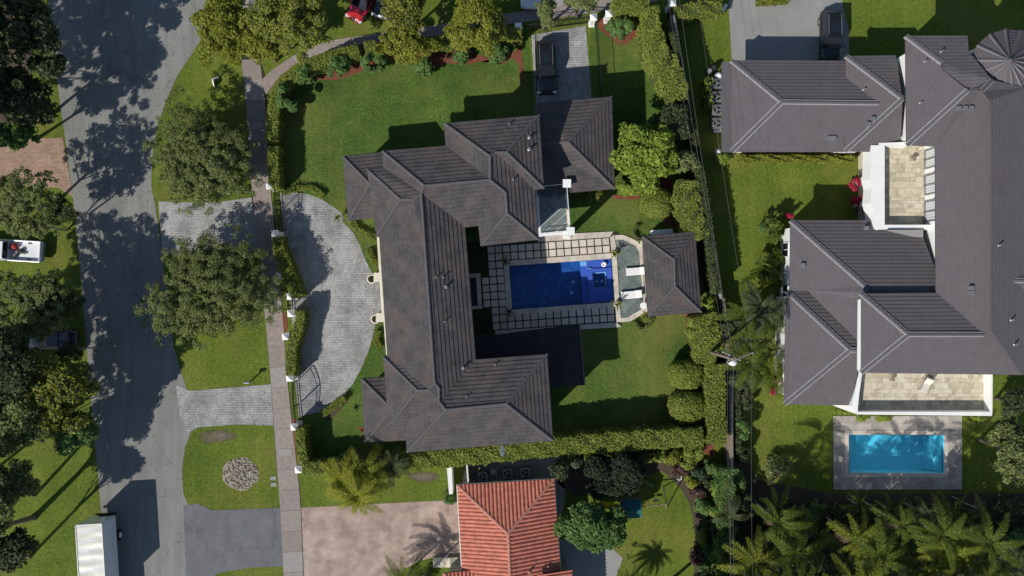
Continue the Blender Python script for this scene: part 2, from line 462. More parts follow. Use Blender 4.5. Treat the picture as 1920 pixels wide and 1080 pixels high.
# ------------------------------------------------------------------ plants
def leaves_object(name, P, S, Nrm, mat, parent=None, rng=None, aspect=0.55, extra=None, **tags):
    """one mesh of many small leaf faces; extra = (verts, faces, material) for a solid core"""
    n = len(P)
    rng = rng or np.random.default_rng(1)
    r = rng.normal(size=(n, 3))
    a = np.cross(Nrm, r); a /= (np.linalg.norm(a, axis=1, keepdims=True) + 1e-9)
    b = np.cross(Nrm, a); b /= (np.linalg.norm(b, axis=1, keepdims=True) + 1e-9)
    a *= S[:, None]; b *= (S * aspect)[:, None]
    V = np.empty((n, 4, 3))
    V[:, 0] = P - a; V[:, 1] = P - b - a * 0.1; V[:, 2] = P + a; V[:, 3] = P + b - a * 0.1
    V = V.reshape(-1, 3)
    ev = np.array(extra[0], dtype=float).reshape(-1, 3) if extra else np.zeros((0, 3))
    ef = extra[1] if extra else []
    me = bpy.data.meshes.new(name)
    nv = len(V) + len(ev)
    me.vertices.add(nv)
    me.vertices.foreach_set('co', np.concatenate([V, ev]).ravel())
    lt = [4] * n + [len(f) for f in ef]
    idx = np.arange(4 * n)
    eidx = np.array([i + 4 * n for f in ef for i in f], dtype=int)
    allidx = np.concatenate([idx, eidx]).astype(np.int32)
    me.loops.add(len(allidx)); me.loops.foreach_set('vertex_index', allidx)
    starts = np.concatenate([[0], np.cumsum(lt)[:-1]]).astype(np.int32)
    me.polygons.add(len(lt)); me.polygons.foreach_set('loop_start', starts)
    mi = np.concatenate([np.zeros(n, dtype=np.int32), np.ones(len(ef), dtype=np.int32)])
    me.materials.append(mat)
    if extra: me.materials.append(extra[2])
    me.polygons.foreach_set('material_index', mi)
    me.update(calc_edges=True)
    o = bpy.data.objects.new(name, me)
    link(o, parent)
    return tag(o, **tags)

def unit(v):
    return v / (np.linalg.norm(v, axis=1, keepdims=True) + 1e-9)

def crown_points(c, r, nleaf, nclump, clump_r, rng, low=0.35, inner=0.25, lob=1.0, ragged=0):
    """leaf positions grouped in clumps spread through an uneven ellipsoid"""
    c = np.array(c, dtype=float); r = np.array(r, dtype=float)
    d = unit(rng.normal(size=(nclump, 3)))
    d[:, 2] = np.where(d[:, 2] < -low, -d[:, 2], d[:, 2])
    th = np.arctan2(d[:, 1], d[:, 0])
    ph = rng.uniform(0, 6.28, 3)
    lobes = 1 + lob * (.12 * np.sin(2 * th + ph[0]) + .10 * np.sin(3 * th + ph[1]) + .08 * np.sin(5 * th + ph[2]))
    rad = rng.uniform(inner, 1.0, nclump) ** 0.45 * lobes
    rad *= rng.uniform(0.86, 1.08, nclump) if not ragged else rng.uniform(0.74, 1.18, nclump)
    C = c + d * rad[:, None] * (r - clump_r * 0.6)
    cr = clump_r * rng.uniform(0.6, 1.35, nclump)
    w = cr ** 2; w /= w.sum()
    k = rng.choice(nclump, size=nleaf, p=w)
    q = unit(rng.normal(size=(nleaf, 3)))
    q[:, 2] = np.where(q[:, 2] < -0.3, -q[:, 2] * 0.6, q[:, 2])
    rr = rng.uniform(0.15, 1.0, nleaf) ** 0.5
    P = C[k] + q * (rr * cr[k])[:, None] * np.array([1, 1, 0.72])
    outw = unit((P - c) / r)
    return P, q, outw, C

def limbs(mb, base, top, r0, targets, rng, bend=0.3):
    base = Vector(base); top = Vector(top)
    mid = base.lerp(top, 0.55) + Vector((rng.uniform(-bend, bend), rng.uniform(-bend, bend), 0))
    mb.tube([base - Vector((0, 0, 0.1)), base + (mid - base) * 0.15, mid, top], [r0 * 1.35, r0, r0 * 0.75, r0 * 0.5], 8)
    for t in targets:
        t = Vector(t)
        s = mid.lerp(top, rng.uniform(-0.1, 0.9))
        m = s.lerp(t, 0.5) + Vector((rng.uniform(-.3, .3), rng.uniform(-.3, .3), rng.uniform(0, .4)))
        mb.tube([s, m, t], [r0 * 0.38, r0 * 0.24, r0 * 0.08], 5)

SEED = [10]
def tree(name, px, py, h, rx, ry, rz, mat, nleaf, lsize, label, group=None, cat='tree', base=None, trunk_r=0.16, nclump=60, clump_r=0.7,
         bark=None, up=0.85, nlimb=14, inner=0.25, low=0.35, tone2=None, seed=None, lob=1.0, dome=0.4, ragged=0):
    SEED[0] += 1
    rng = np.random.default_rng(seed or SEED[0])
    c = G(px, py, h)
    bx, by = (G(*base).x, G(*base).y) if base else (c.x, c.y)
    t = empty(name, (bx, by, 0), 0, label, cat, group)
    lc = (c.x - bx, c.y - by, h)
    P, q, outw, C = crown_points(lc, (rx, ry, rz), nleaf, nclump, clump_r, rng, low, inner, lob, ragged)
    N = unit(q * 0.4 + outw * dome + rng.normal(size=P.shape) * 0.75 + np.array([0, 0, up]))
    S = lsize * rng.uniform(0.55, 1.25, len(P))
    if tone2 is not None:
        k = rng.uniform(size=len(P)) < 0.3
        leaves_object('foliage', P[k], S[k], N[k], tone2, t, rng)
        k = ~k
        leaves_object('crown', P[k], S[k], N[k], mat, t, rng)
    else:
        leaves_object('crown', P, S, N, mat, t, rng)
    mb = MB()
    pick = C[rng.choice(len(C), size=min(nlimb, len(C)), replace=False)]
    limbs(mb, (0, 0, 0), (lc[0] * 0.9, lc[1] * 0.9, h * 0.9), trunk_r, pick, rng)
    mb.build('trunk', bark or M_bark, t, smooth=True)
    return t

def bush(name, px, py, h, rx, ry, height, mat, nleaf, lsize, label, group=None, cat='shrub', nclump=22, clump_r=0.35, core=True, up=0.7, seed=None):
    """shrub standing on the ground, its foliage reaching down; px,py is its middle at height h"""
    SEED[0] += 1
    rng = np.random.default_rng(seed or SEED[0])
    c = G(px, py, h)
    t = empty(name, (c.x, c.y, 0), 0, label, cat, group)
    rz = height * 0.55
    P, q, outw, C = crown_points((0, 0, height - rz), (rx, ry, rz), nleaf, nclump, clump_r, rng, low=0.6, inner=0.3)
    P[:, 2] = np.maximum(P[:, 2], 0.05)
    N = unit(q * 0.7 + outw * 0.6 + rng.normal(size=P.shape) * 0.5 + np.array([0, 0, up]))
    S = lsize * rng.uniform(0.55, 1.25, len(P))
    leaves_object('foliage', P, S, N, mat, t, rng)
    mb = MB()
    for k in range(5):
        a = rng.uniform(0, 6.28)
        mb.tube([(0.1 * math.cos(a), 0.1 * math.sin(a), 0), (rx * .35 * math.cos(a), ry * .35 * math.sin(a), height * .45), (rx * .6 * math.cos(a), ry * .6 * math.sin(a), height * .7)], [0.05, 0.035, 0.015], 5)
    mb.build('stems', M_bark, t, smooth=True)
    return t

def topiary(name, px, py, h, rx, ry, height, mat, nleaf, lsize, label, group=None, flat=0.0, cat='shrub', power=2.6):
    """clipped dome: dense skin of leaves over a dark core"""
    SEED[0] += 1
    rng = np.random.default_rng(SEED[0])
    c = G(px, py, h)
    d = unit(rng.normal(size=(nleaf, 3))); d[:, 2] = np.abs(d[:, 2]) * np.where(rng.uniform(size=nleaf) < .25, -.3, 1)
    p = power
    k = (np.abs(d[:, 0]) ** p + np.abs(d[:, 1]) ** p + np.abs(d[:, 2]) ** p) ** (-1 / p)
    th = np.arctan2(d[:, 1], d[:, 0])
    wob = 1 + 0.035 * np.sin(3 * th + SEED[0]) + 0.025 * np.sin(7 * th + d[:, 2] * 6)
    zc = height * 0.55
    P = d * (k * wob * rng.uniform(0.90, 1.03, nleaf))[:, None] * np.array([rx, ry, height - zc])
    P[:, 2] = np.maximum(P[:, 2] + zc, 0.1)
    N = unit(d * 1.0 + rng.normal(size=P.shape) * 0.45)
    S = lsize * rng.uniform(0.6, 1.2, nleaf)
    mb = MB()
    prof = []
    for i in range(9):
        a = math.pi * (i / 8 - 0.5)
        prof.append((max(0.02, math.cos(a)) ** 0.8, math.sin(a)))
    vs = []; n = 18
    for (r, z) in prof:
        for j in range(n):
            t = 2 * math.pi * j / n
            vs.append((r * rx * .9 * math.cos(t), r * ry * .9 * math.sin(t), max(0, zc + z * (height - zc) * .93 if z > 0 else zc + z * zc)))
    fs = [(i * n + j, i * n + (j + 1) % n, (i + 1) * n + (j + 1) % n, (i + 1) * n + j) for i in range(8) for j in range(n)]
    o = leaves_object(name, P, S, N, mat, None, rng, extra=(vs, fs, M_core), label=label, cat=cat, group=group)
    o.location = (c.x, c.y, 0)
    return o

def hedge(name, pts, width, height, mat, label, group=None, dens=190, lsize=0.10, rough=0.10, cat='hedge', closed=False, core_mat=None, z0=0.0):
    """clipped hedge along a line of photo points taken along the middle of its top"""
    SEED[0] += 1
    rng = np.random.default_rng(SEED[0])
    W = width if isinstance(width, (list, tuple)) else [width] * len(pts)
    c = [G(a, b, height) for a, b in pts]
    org = c[0].copy(); org.z = 0
    # resample
    L = [0]
    for i in range(1, len(c)): L.append(L[-1] + (c[i] - c[i - 1]).length)
    m = max(4, int(L[-1] / 0.3))
    ss = np.linspace(0, L[-1], m)
    X = np.interp(ss, L, [v.x - org.x for v in c]); Y = np.interp(ss, L, [v.y - org.y for v in c]); WW = np.interp(ss, L, W)
    dx = np.gradient(X); dy = np.gradient(Y); q = np.hypot(dx, dy); nx = -dy / q; ny = dx / q
    lw = rng.normal(size=m) * rough * .5; lw2 = rng.normal(size=m) * rough * .5
    z = height - 0.10
    vs = []
    for i in range(m):
        wl_ = WW[i] / 2 - 0.09 + lw[i] * .4; wr = WW[i] / 2 - 0.09 + lw2[i] * .4
        for s, w_ in ((1, wl_), (-1, wr)):
            vs.append((X[i] + nx[i] * w_ * s, Y[i] + ny[i] * w_ * s, z0)); vs.append((X[i] + nx[i] * w_ * .97 * s, Y[i] + ny[i] * w_ * .97 * s, z))
    fs = []
    for i in range(m - 1):
        a = 4 * i; b = a + 4
        fs += [(a, b, b + 1, a + 1), (a + 1, b + 1, b + 3, a + 3), (a + 3, b + 3, b + 2, a + 2)]
    fs += [(0, 1, 3, 2), (4 * m - 4, 4 * m - 2, 4 * m - 1, 4 * m - 3)]
    # leaves: top and both flanks and the ends
    area_top = L[-1] * float(np.mean(WW)); area_side = 2 * L[-1] * height * 0.6
    nt = int(area_top * dens); ns = int(area_side * dens * 0.45); ne = int(2 * np.mean(WW) * height * dens * .4)
    s = rng.uniform(0, L[-1], nt); u = rng.uniform(-1, 1, nt)
    x = np.interp(s, ss, X); y = np.interp(s, ss, Y); w = np.interp(s, ss, WW); ax = np.interp(s, ss, nx); ay = np.interp(s, ss, ny)
    wj = 1 + rough * np.sin(s * 2.3 + u * 2) * .5 + rough * np.sin(s * 5.1) * .4
    zt = height + rng.normal(size=nt) * 0.035 - 0.04 + rough * .5 * np.sin(s * 3.1 + u * 3) - np.maximum(0, np.abs(u) - 0.85) * 0.6
    P1 = np.stack([x + ax * w / 2 * u * wj, y + ay * w / 2 * u * wj, zt], 1)
    N1 = unit(rng.normal(size=(nt, 3)) * 0.5 + np.array([0, 0, 1.0]))
    s = rng.uniform(0, L[-1], ns); sd = np.where(rng.uniform(size=ns) < .5, -1, 1)
    x = np.interp(s, ss, X); y = np.interp(s, ss, Y); w = np.interp(s, ss, WW); ax = np.interp(s, ss, nx); ay = np.interp(s, ss, ny)
    off = w / 2 * sd * (1 + rough * np.sin(s * 2.3 + sd * 2) * .5 + rough * np.sin(s * 5.1) * .4) + rng.normal(size=ns) * 0.04
    P2 = np.stack([x + ax * off, y + ay * off, z0 + rng.uniform(0.02, 1, ns) ** 0.7 * (height - z0)], 1)
    N2 = unit(rng.normal(size=(ns, 3)) * 0.5 + np.stack([ax * sd, ay * sd, np.full(ns, 0.3)], 1))
    e = rng.integers(0, 2, ne); u = rng.uniform(-1, 1, ne)
    ei = np.where(e == 0, 0, m - 1); tx = dx[ei] / q[ei] * np.where(e == 0, -1, 1); ty = dy[ei] / q[ei] * np.where(e == 0, -1, 1)
    jit = rng.uniform(0, .06, ne)
    P3 = np.stack([X[ei] + nx[ei] * WW[ei] / 2 * u + tx * jit, Y[ei] + ny[ei] * WW[ei] / 2 * u + ty * jit, z0 + rng.uniform(0, 1, ne) * (height - z0)], 1)
    N3 = unit(rng.normal(size=(ne, 3)) * 0.5 + np.stack([tx, ty, np.full(ne, 0.3)], 1))
    P = np.concatenate([P1, P2, P3]); N = np.concatenate([N1, N2, N3])
    S = lsize * rng.uniform(0.55, 1.25, len(P))
    o = leaves_object(name, P, S, N, mat, None, rng, extra=(vs, fs, core_mat or M_core), label=label, cat=cat, group=group)
    o.location = org
    return o

# palm fronds: shared meshes -------------------------------------------------
def frond_mesh(nm, L, droop, pairs, leaflet, mat, seed, arch=0.5, vee=0.35, lw=0.035):
    rng = random.Random(seed)
    mb = MB()
    pts = []
    for i in range(9):
        t = i / 8
        pts.append(Vector((L * (t - 0.12 * droop * t * t), 0, arch * L * t * (1 - t) * 1.1 - droop * L * t * t * 0.55)))
    mb.tube(pts, [0.035 * (1 - 0.8 * i / 8) for i in range(9)], 4)
    def at(t):
        f = t * 8; i = min(7, int(f)); return pts[i].lerp(pts[i + 1], f - i), (pts[i + 1] - pts[i]).normalized()
    for k in range(pairs):
        t = 0.14 + 0.85 * k / (pairs - 1)
        p, d = at(t)
        ln = leaflet * math.sin(math.pi * (0.12 + 0.80 * t)) ** 0.7 * rng.uniform(0.85, 1.1)
        for s in (1, -1):
            side = Vector((0, s, 0))
            dirv = (side + d * rng.uniform(0.45, 0.75) + Vector((0, 0, vee - 0.5 * rng.random()))).normalized()
            tip = p + dirv * ln + Vector((0, 0, -0.22 * ln))
            mid = p + dirv * ln * 0.55
            w = d * lw
            mb.add([p - w * .6, p + w * .6, mid + w, mid - w, tip], [(0, 1, 2, 3), (3, 2, 4)])
    me_o = mb.build(nm, mat)
    me = me_o.data
    bpy.data.objects.remove(me_o)
    return me
FROND = {'dead': [frond_mesh('frond', 1.9, 1.2, 22, .4, L_deadfrond, 9, lw=.03)] * 3}
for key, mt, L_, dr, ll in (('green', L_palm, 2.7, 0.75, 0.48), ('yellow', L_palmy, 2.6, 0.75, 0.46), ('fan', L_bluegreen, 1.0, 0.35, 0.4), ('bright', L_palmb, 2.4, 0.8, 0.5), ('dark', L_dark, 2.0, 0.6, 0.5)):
    FROND[key] = [frond_mesh('frond', L_ * q, dr * q2, 34, ll, mt, sd, lw=0.032 if key != 'fan' else 0.03) for sd, q, q2 in ((1, 1.0, 0.8), (2, 0.9, 1.15), (3, 1.1, 1.0))]

def palm(name, px, py, h, key, nfr, scale, label, group=None, base=None, trunk=True, seed=0, tilt=(0.05, 0.9), cat='palm tree', tr=0.10):
    rng = random.Random(seed * 7 + 3)
    c = G(px, py, h)
    if base: b = G(*base)
    else: b = Vector((c.x, c.y, 0))
    t = empty(name, (b.x, b.y, 0), 0, label, cat, group)
    top = Vector((c.x - b.x, c.y - b.y, h))
    if trunk:
        mb = MB(); n = 7
        mb.tube([Vector((0, 0, -.05)).lerp(top, i / n) + Vector((math.sin(i * 1.3) * .05, 0, 0)) for i in range(n + 1)], [tr * (1.3 if i == 0 else 1 - 0.35 * i / n) for i in range(n + 1)], 7)
        mb.build('trunk', M_palebark, t, smooth=True)
    for i in range(nfr):
        a = i * 2.39996 + rng.uniform(-.2, .2)
        o = bpy.data.objects.new('frond', FROND[key][i % 3])
        o.location = top
        el = rng.uniform(*tilt) * (0.25 + 0.65 * (1 - i / nfr))
        o.rotation_euler = (rng.uniform(-.15, .15), -el, a)
        if i < nfr - 2 and rng.random() < .07: o.data = FROND['dead'][0]; o.rotation_euler = (0, .35, a)
        s = scale * rng.uniform(0.7, 1.15)
        o.scale = (s, s, s)
        link(o, t)
    return t

def rosette(name, px, py, h, nleaf, R, mat, label, group=None, cat='plant', droop=0.3, seed=0, width=0.05, base_mb=None, z0=0.0):
    """agave / cordyline: each strap leaf a part"""
    rng = random.Random(seed)
    c = G(px, py, h)
    t = empty(name, (c.x, c.y, z0), 0, label, cat, group)
    mb = MB(); pts = []
    n = 5
    for i in range(n + 1):
        f = i / n
        pts.append((R * f, width * (1 - f * f) * (0.6 + f), 0.75 * R * f - droop * 2 * R * f * f * 0.6))
    vs = []
    for x, w, z in pts: vs += [(x, -w, z), (x, 0, z - w * .35), (x, w, z)]
    fs = []
    for i in range(n): fs += [(3 * i, 3 * i + 3, 3 * i + 4, 3 * i + 1), (3 * i + 1, 3 * i + 4, 3 * i + 5, 3 * i + 2)]
    mb.add(vs, fs); o0 = mb.build('leaf', mat, None); me = o0.data; bpy.data.objects.remove(o0)
    for i in range(nleaf):
        o = bpy.data.objects.new('leaf', me); o.location = (0, 0, h - z0 - 0.2)
        o.rotation_euler = (0, -rng.uniform(-0.25, 1.0), i * 2.4 + rng.uniform(-.3, .3)); s = rng.uniform(.75, 1.15); o.scale = (s, s, s)
        link(o, t)
    if base_mb: base_mb(t)
    return t

# ------------------------------------------------------------------ ground, roads, paths
NOGRASS = []
def sheet(name, px_pts, mat, z, sm=0, label=None, kind='structure', holes=()):
    pts = GP(px_pts)
    if sm: pts = smooth_poly(pts, sm)
    if name != 'lawn' and mat is not M_ragged: NOGRASS.append(pts)
    mb = MB(); sheet_holes(mb, pts, [GP(h) for h in holes], z)
    return mb.build(name, mat, kind=kind, label=label)

def sheet_holes(mb, outer, holes, z):
    loops = [outer] + list(holes)
    flat = [p for l in loops for p in l]
    fs = []
    for a, b, c in tessellate_polygon([[Vector((p[0], p[1], 0)) for p in l] for l in loops]):
        if area2([flat[a], flat[b], flat[c]]) < 0: a, c = c, a
        fs.append((a, b, c))
    mb.add([(p[0], p[1], z) for p in flat], fs)

POOL1 = [(954.6, 498.7), (1146, 485), (1152, 565.8), (960.4, 580.4)]
POOL2 = [(1591, 815), (1770, 816), (1771, 887), (1592, 886)]
mb = MB()
sheet_holes(mb, [(-300, -300), (300, -300), (300, 300), (-300, 300)], [GP(POOL1), GP(POOL2)], 0.0)
mb.build('ground', M_grass, kind='structure')

road_px = [(60, -900), (75, -300), (90, 0), (103, 120), (118, 230), (137, 370), (150, 500), (163, 660), (178, 830), (190, 960), (203, 1080), (215, 1300), (260, 1900),
           (560, 1900), (400, 1300), (372, 1120), (362, 1040), (358, 960), (344, 925), (341, 880), (347, 840), (362, 800), (340, 760), (334, 728), (352, 735), (340, 700),
           (326, 650), (315, 560), (303, 470), (296, 420), (290, 378), (284, 350), (285, 300), (294, 240), (311, 190), (332, 143), (362, 98), (385, 60), (400, 0), (420, -300), (440, -900)]
sheet('road', road_px, M_asphalt, 0.012, 0)
sheet('driveway_apron', [(297, 378), (400, 380), (474, 370), (486, 470), (400, 490), (304, 474)], M_pavers, 0.020)
sheet('driveway_apron', [(330, 722), (356, 733), (430, 727), (512, 720), (516, 798), (440, 796), (372, 801), (352, 812), (338, 780)], M_pavers, 0.020)
sheet('driveway', [(344, 948), (370, 944), (398, 957), (527, 952), (533, 1062), (470, 1064), (410, 1074), (372, 1100), (350, 1100)], M_asphalt2, 0.016, 0)
sheet('top_street', [(440, -400), (445, -60), (470, 14), (520, 8), (602, 4), (640, -60), (1400, -90), (1400, -400)], M_asphalt2, 0.008)
sheet('swale_drive', [(985, 20), (1003, 30), (1030, 16), (1128, -8), (1125, -60), (975, -60)], M_concgrey, 0.016)
sheet('front_courtyard', [(524, 362), (548, 361), (578, 364), (603, 374), (625, 388), (641, 399), (644, 418), (662, 436), (674, 458), (684, 484), (697, 512), (716, 520), (722, 600), (704, 606),
      (700, 628), (690, 660), (676, 694), (660, 722), (642, 745), (622, 760), (600, 772), (560, 782), (552, 700), (545, 560), (530, 440)], M_pavers, 0.016)
sheet('gate_driveway', [(996, 66), (1098, 48), (1110, 190), (1110, 230), (1012, 230), (1003, 175)], M_pavers, 0.016)
sheet('brick_driveway', [(565, 952), (700, 945), (858, 937), (880, 1000), (880, 1048), (808, 1046), (785, 1052), (760, 1066), (738, 1082), (732, 1200), (575, 1200)], M_pinkpave, 0.016)
sheet('neighbour_driveway', [(1365, -60), (1366, 8), (1369, 60), (1373, 140), (1590, 140), (1592, 60), (1580, 10), (1578, -60)], M_gravel, 0.016)
sheet('side_path', [(1045, 1010), (1124, 1008), (1168, 1046), (1130, 1150), (1045, 1150)], M_concgrey, 0.016)
sheet('side_path', [(-60, 258), (40, 262), (118, 258), (137, 370), (110, 352), (-60, 345)], M_pinkwalk, 0.016)

# sidewalk built slab by slab
def slab_walk(left, right, step, first=None):
    """left and right edges are matching lists of photo points; returns slab quads in metres"""
    lw = [G(*p) for p in left]; rw = [G(*p) for p in right]
    L = [0]
    for i in range(1, len(lw)): L.append(L[-1] + ((lw[i] + rw[i]) / 2 - (lw[i - 1] + rw[i - 1]) / 2).length)
    n = max(1, int(L[-1] / step))
    out = []
    for i in range(n):
        q = []
        for P, fr in ((lw, i / n), (rw, i / n), (rw, (i + 1) / n), (lw, (i + 1) / n)):
            s = fr * L[-1]
            q.append((np.interp(s, L, [p.x for p in P]), np.interp(s, L, [p.y for p in P])))
        out.append(q)
    return out

M_slabs = [M_concrete, plain('walk_slab_a', (.27, .225, .205), 0.9, var=0.16, scale=3), plain('walk_slab_b', (.285, .245, .222), 0.9, var=0.16, scale=3), plain('walk_slab_c', (.30, .275, .262), 0.9, var=0.14, scale=3)]
walk = sheet('sidewalk', [(452, 100), (490, 120), (500, 150), (498, 280), (506, 350), (526, 480), (532, 620), (539, 708), (547, 780), (555, 860), (565, 950), (569, 1080), (575, 1200),
      (540, 1200), (532, 1060), (524, 930), (517, 860), (508, 720), (498, 603), (488, 480), (472, 370), (465, 213)], M_darkjoint, 0.020)
random.seed(4)
def lay(quads, parent, z, gap=0.02, mats=M_slabs, th=0.02, jitter=0.004, name='slab'):
    for q in quads:
        p = offset_poly(q, gap / 2)
        mb = MB(); mb.prism(p, z, z + th + random.uniform(0, jitter), bottom=False)
        mb.build(name, random.choice(mats), parent)
lay(slab_walk([(452, 112), (457, 150), (463, 213), (470, 330), (480, 430), (488, 500), (498, 603), (508, 715), (513, 790), (518, 860), (525, 945), (531, 1055), (535, 1190)],
              [(488, 112), (492, 150), (500, 213), (505, 330), (515, 430), (523, 500), (531, 603), (539, 712), (547, 787), (555, 857), (564, 942), (568, 1052), (573, 1187)], 1.9), walk, 0.021)
lay(slab_walk([(488, 152), (520, 122), (572, 92), (607, 78), (650, 71), (700, 64), (760, 57), (857, 40), (930, 28), (1000, 18), (1060, 10), (1130, -2), (1230, -22)],
              [(499, 178), (536, 129), (577, 109), (612, 96), (655, 88), (704, 80), (764, 73), (864, 62), (938, 48), (1008, 38), (1066, 32), (1134, 20), (1234, 2)], 1.9), walk, 0.021)
lay(slab_walk([(447, 0), (440, 50), (452, 98)], [(468, 0), (466, 50), (486, 118)], 1.6), walk, 0.021)

# planting beds
sheet('mulch_bed', [(630, 150), (655, 142), (690, 130), (715, 112), (750, 108), (778, 112), (790, 136), (815, 128), (840, 118), (870, 122), (900, 116), (935, 108), (968, 96), (975, 90), (981, 152), (972, 120), (960, 108), (944, 120), (915, 108), (880, 96), (870, 78), (940, 66), (960, 70), (960, 60), (880, 60), (740, 72), (660, 88), (600, 110), (560, 130), (600, 150)], M_mulch, 0.008)
sheet('mulch_bed', [(968, 92), (977, 88), (984, 150), (979, 155)], M_mulch, 0.010)
sheet('mulch_bed', [(1120, 35), (1190, 30), (1205, 60), (1215, 100), (1225, 135), (1242, 160), (1242, 175), (1232, 160), (1212, 120), (1200, 70), (1190, 68), (1178, 82), (1162, 84), (1150, 76), (1122, 54)], M_mulch, 0.008)
sheet('mulch_bed', [(1150, 365), (1205, 365), (1205, 375), (1150, 373)], M_mulch, 0.008)
sheet('mulch_bed', [(1200, 320), (1250, 325), (1320, 420), (1330, 470), (1250, 420), (1205, 365)], M_mulch, 0.008)
sheet('mulch_bed', [(1285, 587), (1296, 587), (1299, 645), (1330, 700), (1340, 860), (1270, 820), (1240, 800), (1290, 790), (1296, 660), (1288, 640)], M_mulch, 0.008)
sheet('mulch_bed', [(608, 785), (640, 755), (652, 742), (655, 750), (632, 775), (612, 792)], M_soil, 0.008)
sheet('mulch_bed', [(547, 784), (552, 783), (557, 868), (560, 880), (553, 872)], M_mulch, 0.012)
sheet('mulch_bed', [(521, 588), (536, 586), (540, 612), (534, 628)], M_mulch, 0.024)
sheet('planting_bed', [(1060, 835), (1160, 830), (1240, 838), (1290, 850), (1310, 900), (1330, 980), (1345, 1090), (1310, 1090), (1302, 980), (1288, 930), (1250, 888), (1230, 880), (1180, 925), (1040, 930)], M_soil, 0.008, 1)  # east part is a bed; west part is dark soil added to imitate yard shade
sheet('bare_patch', [(765, 884), (800, 881), (826, 888), (830, 900), (812, 908), (780, 902), (755, 896)], M_ragged, 0.008, 2)
sheet('dry_lawn_patch', [(368, 812), (395, 806), (440, 800), (455, 806), (446, 822), (410, 828), (380, 838), (362, 830)], M_ragged, 0.006, 2)
sheet('side_yard', [(875, 868), (1050, 855), (1060, 930), (1050, 1010), (860, 930)], M_concgrey, 0.008)
sheet('planting_bed', [(1305, 870), (1400, 860), (1420, 900), (1560, 925), (1920, 925), (1990, 1150), (1300, 1150)], M_soil, 0.006)
sheet('planting_bed', [(-80, -60), (60, -60), (60, 190), (40, 240), (-80, 250)], M_soil, 0.006, 1)
# rich lawn round the main house and behind
sheet('lawn', [(500, 200), (560, 130), (700, 95), (990, 60), (1003, 230), (1090, 230), (1110, 50), (1190, 50), (1340, 420), (1345, 830), (560, 870), (548, 790), (625, 762), (690, 665), (705, 605), (722, 600), (716, 520), (697, 512), (644, 410), (600, 368), (505, 350)], M_lawn_rich, 0.004, holes=[POOL1])

# ------------------------------------------------------------------ roofs
def plane_of(e1, e2, he, s, cen):
    a = G(*e1, he); b = G(*e2, he)
    d = (b - a); d.z = 0; d.normalize()
    n = Vector((-d.y, d.x, 0))
    c = G(*cen, he)
    if (c - a).dot(n) < 0: n = -n
    return a, d, n, he, s

def hit(pl, px, py):
    a, d, n, he, s = pl
    X = (px - 960) / 1500; Y = (540 - py) / 1500
    q = X * n.x + Y * n.y
    z = (he + s * (CAM_H * q - (a.x * n.x + a.y * n.y))) / (1 + s * q)
    return z

def clip(poly, axis, off, keep):
    """clip polygon (list of Vector3) by dot(axis,p) >= off (keep=1) or <= off (keep=-1)"""
    out = []
    for i in range(len(poly)):
        p = poly[i]; q = poly[(i + 1) % len(poly)]
        dp = (axis.dot(p) - off) * keep; dq = (axis.dot(q) - off) * keep
        if dp >= 0: out.append(p)
        if (dp > 0 and dq < 0) or (dp < 0 and dq > 0):
            out.append(p.lerp(q, dp / (dp - dq)))
    return out

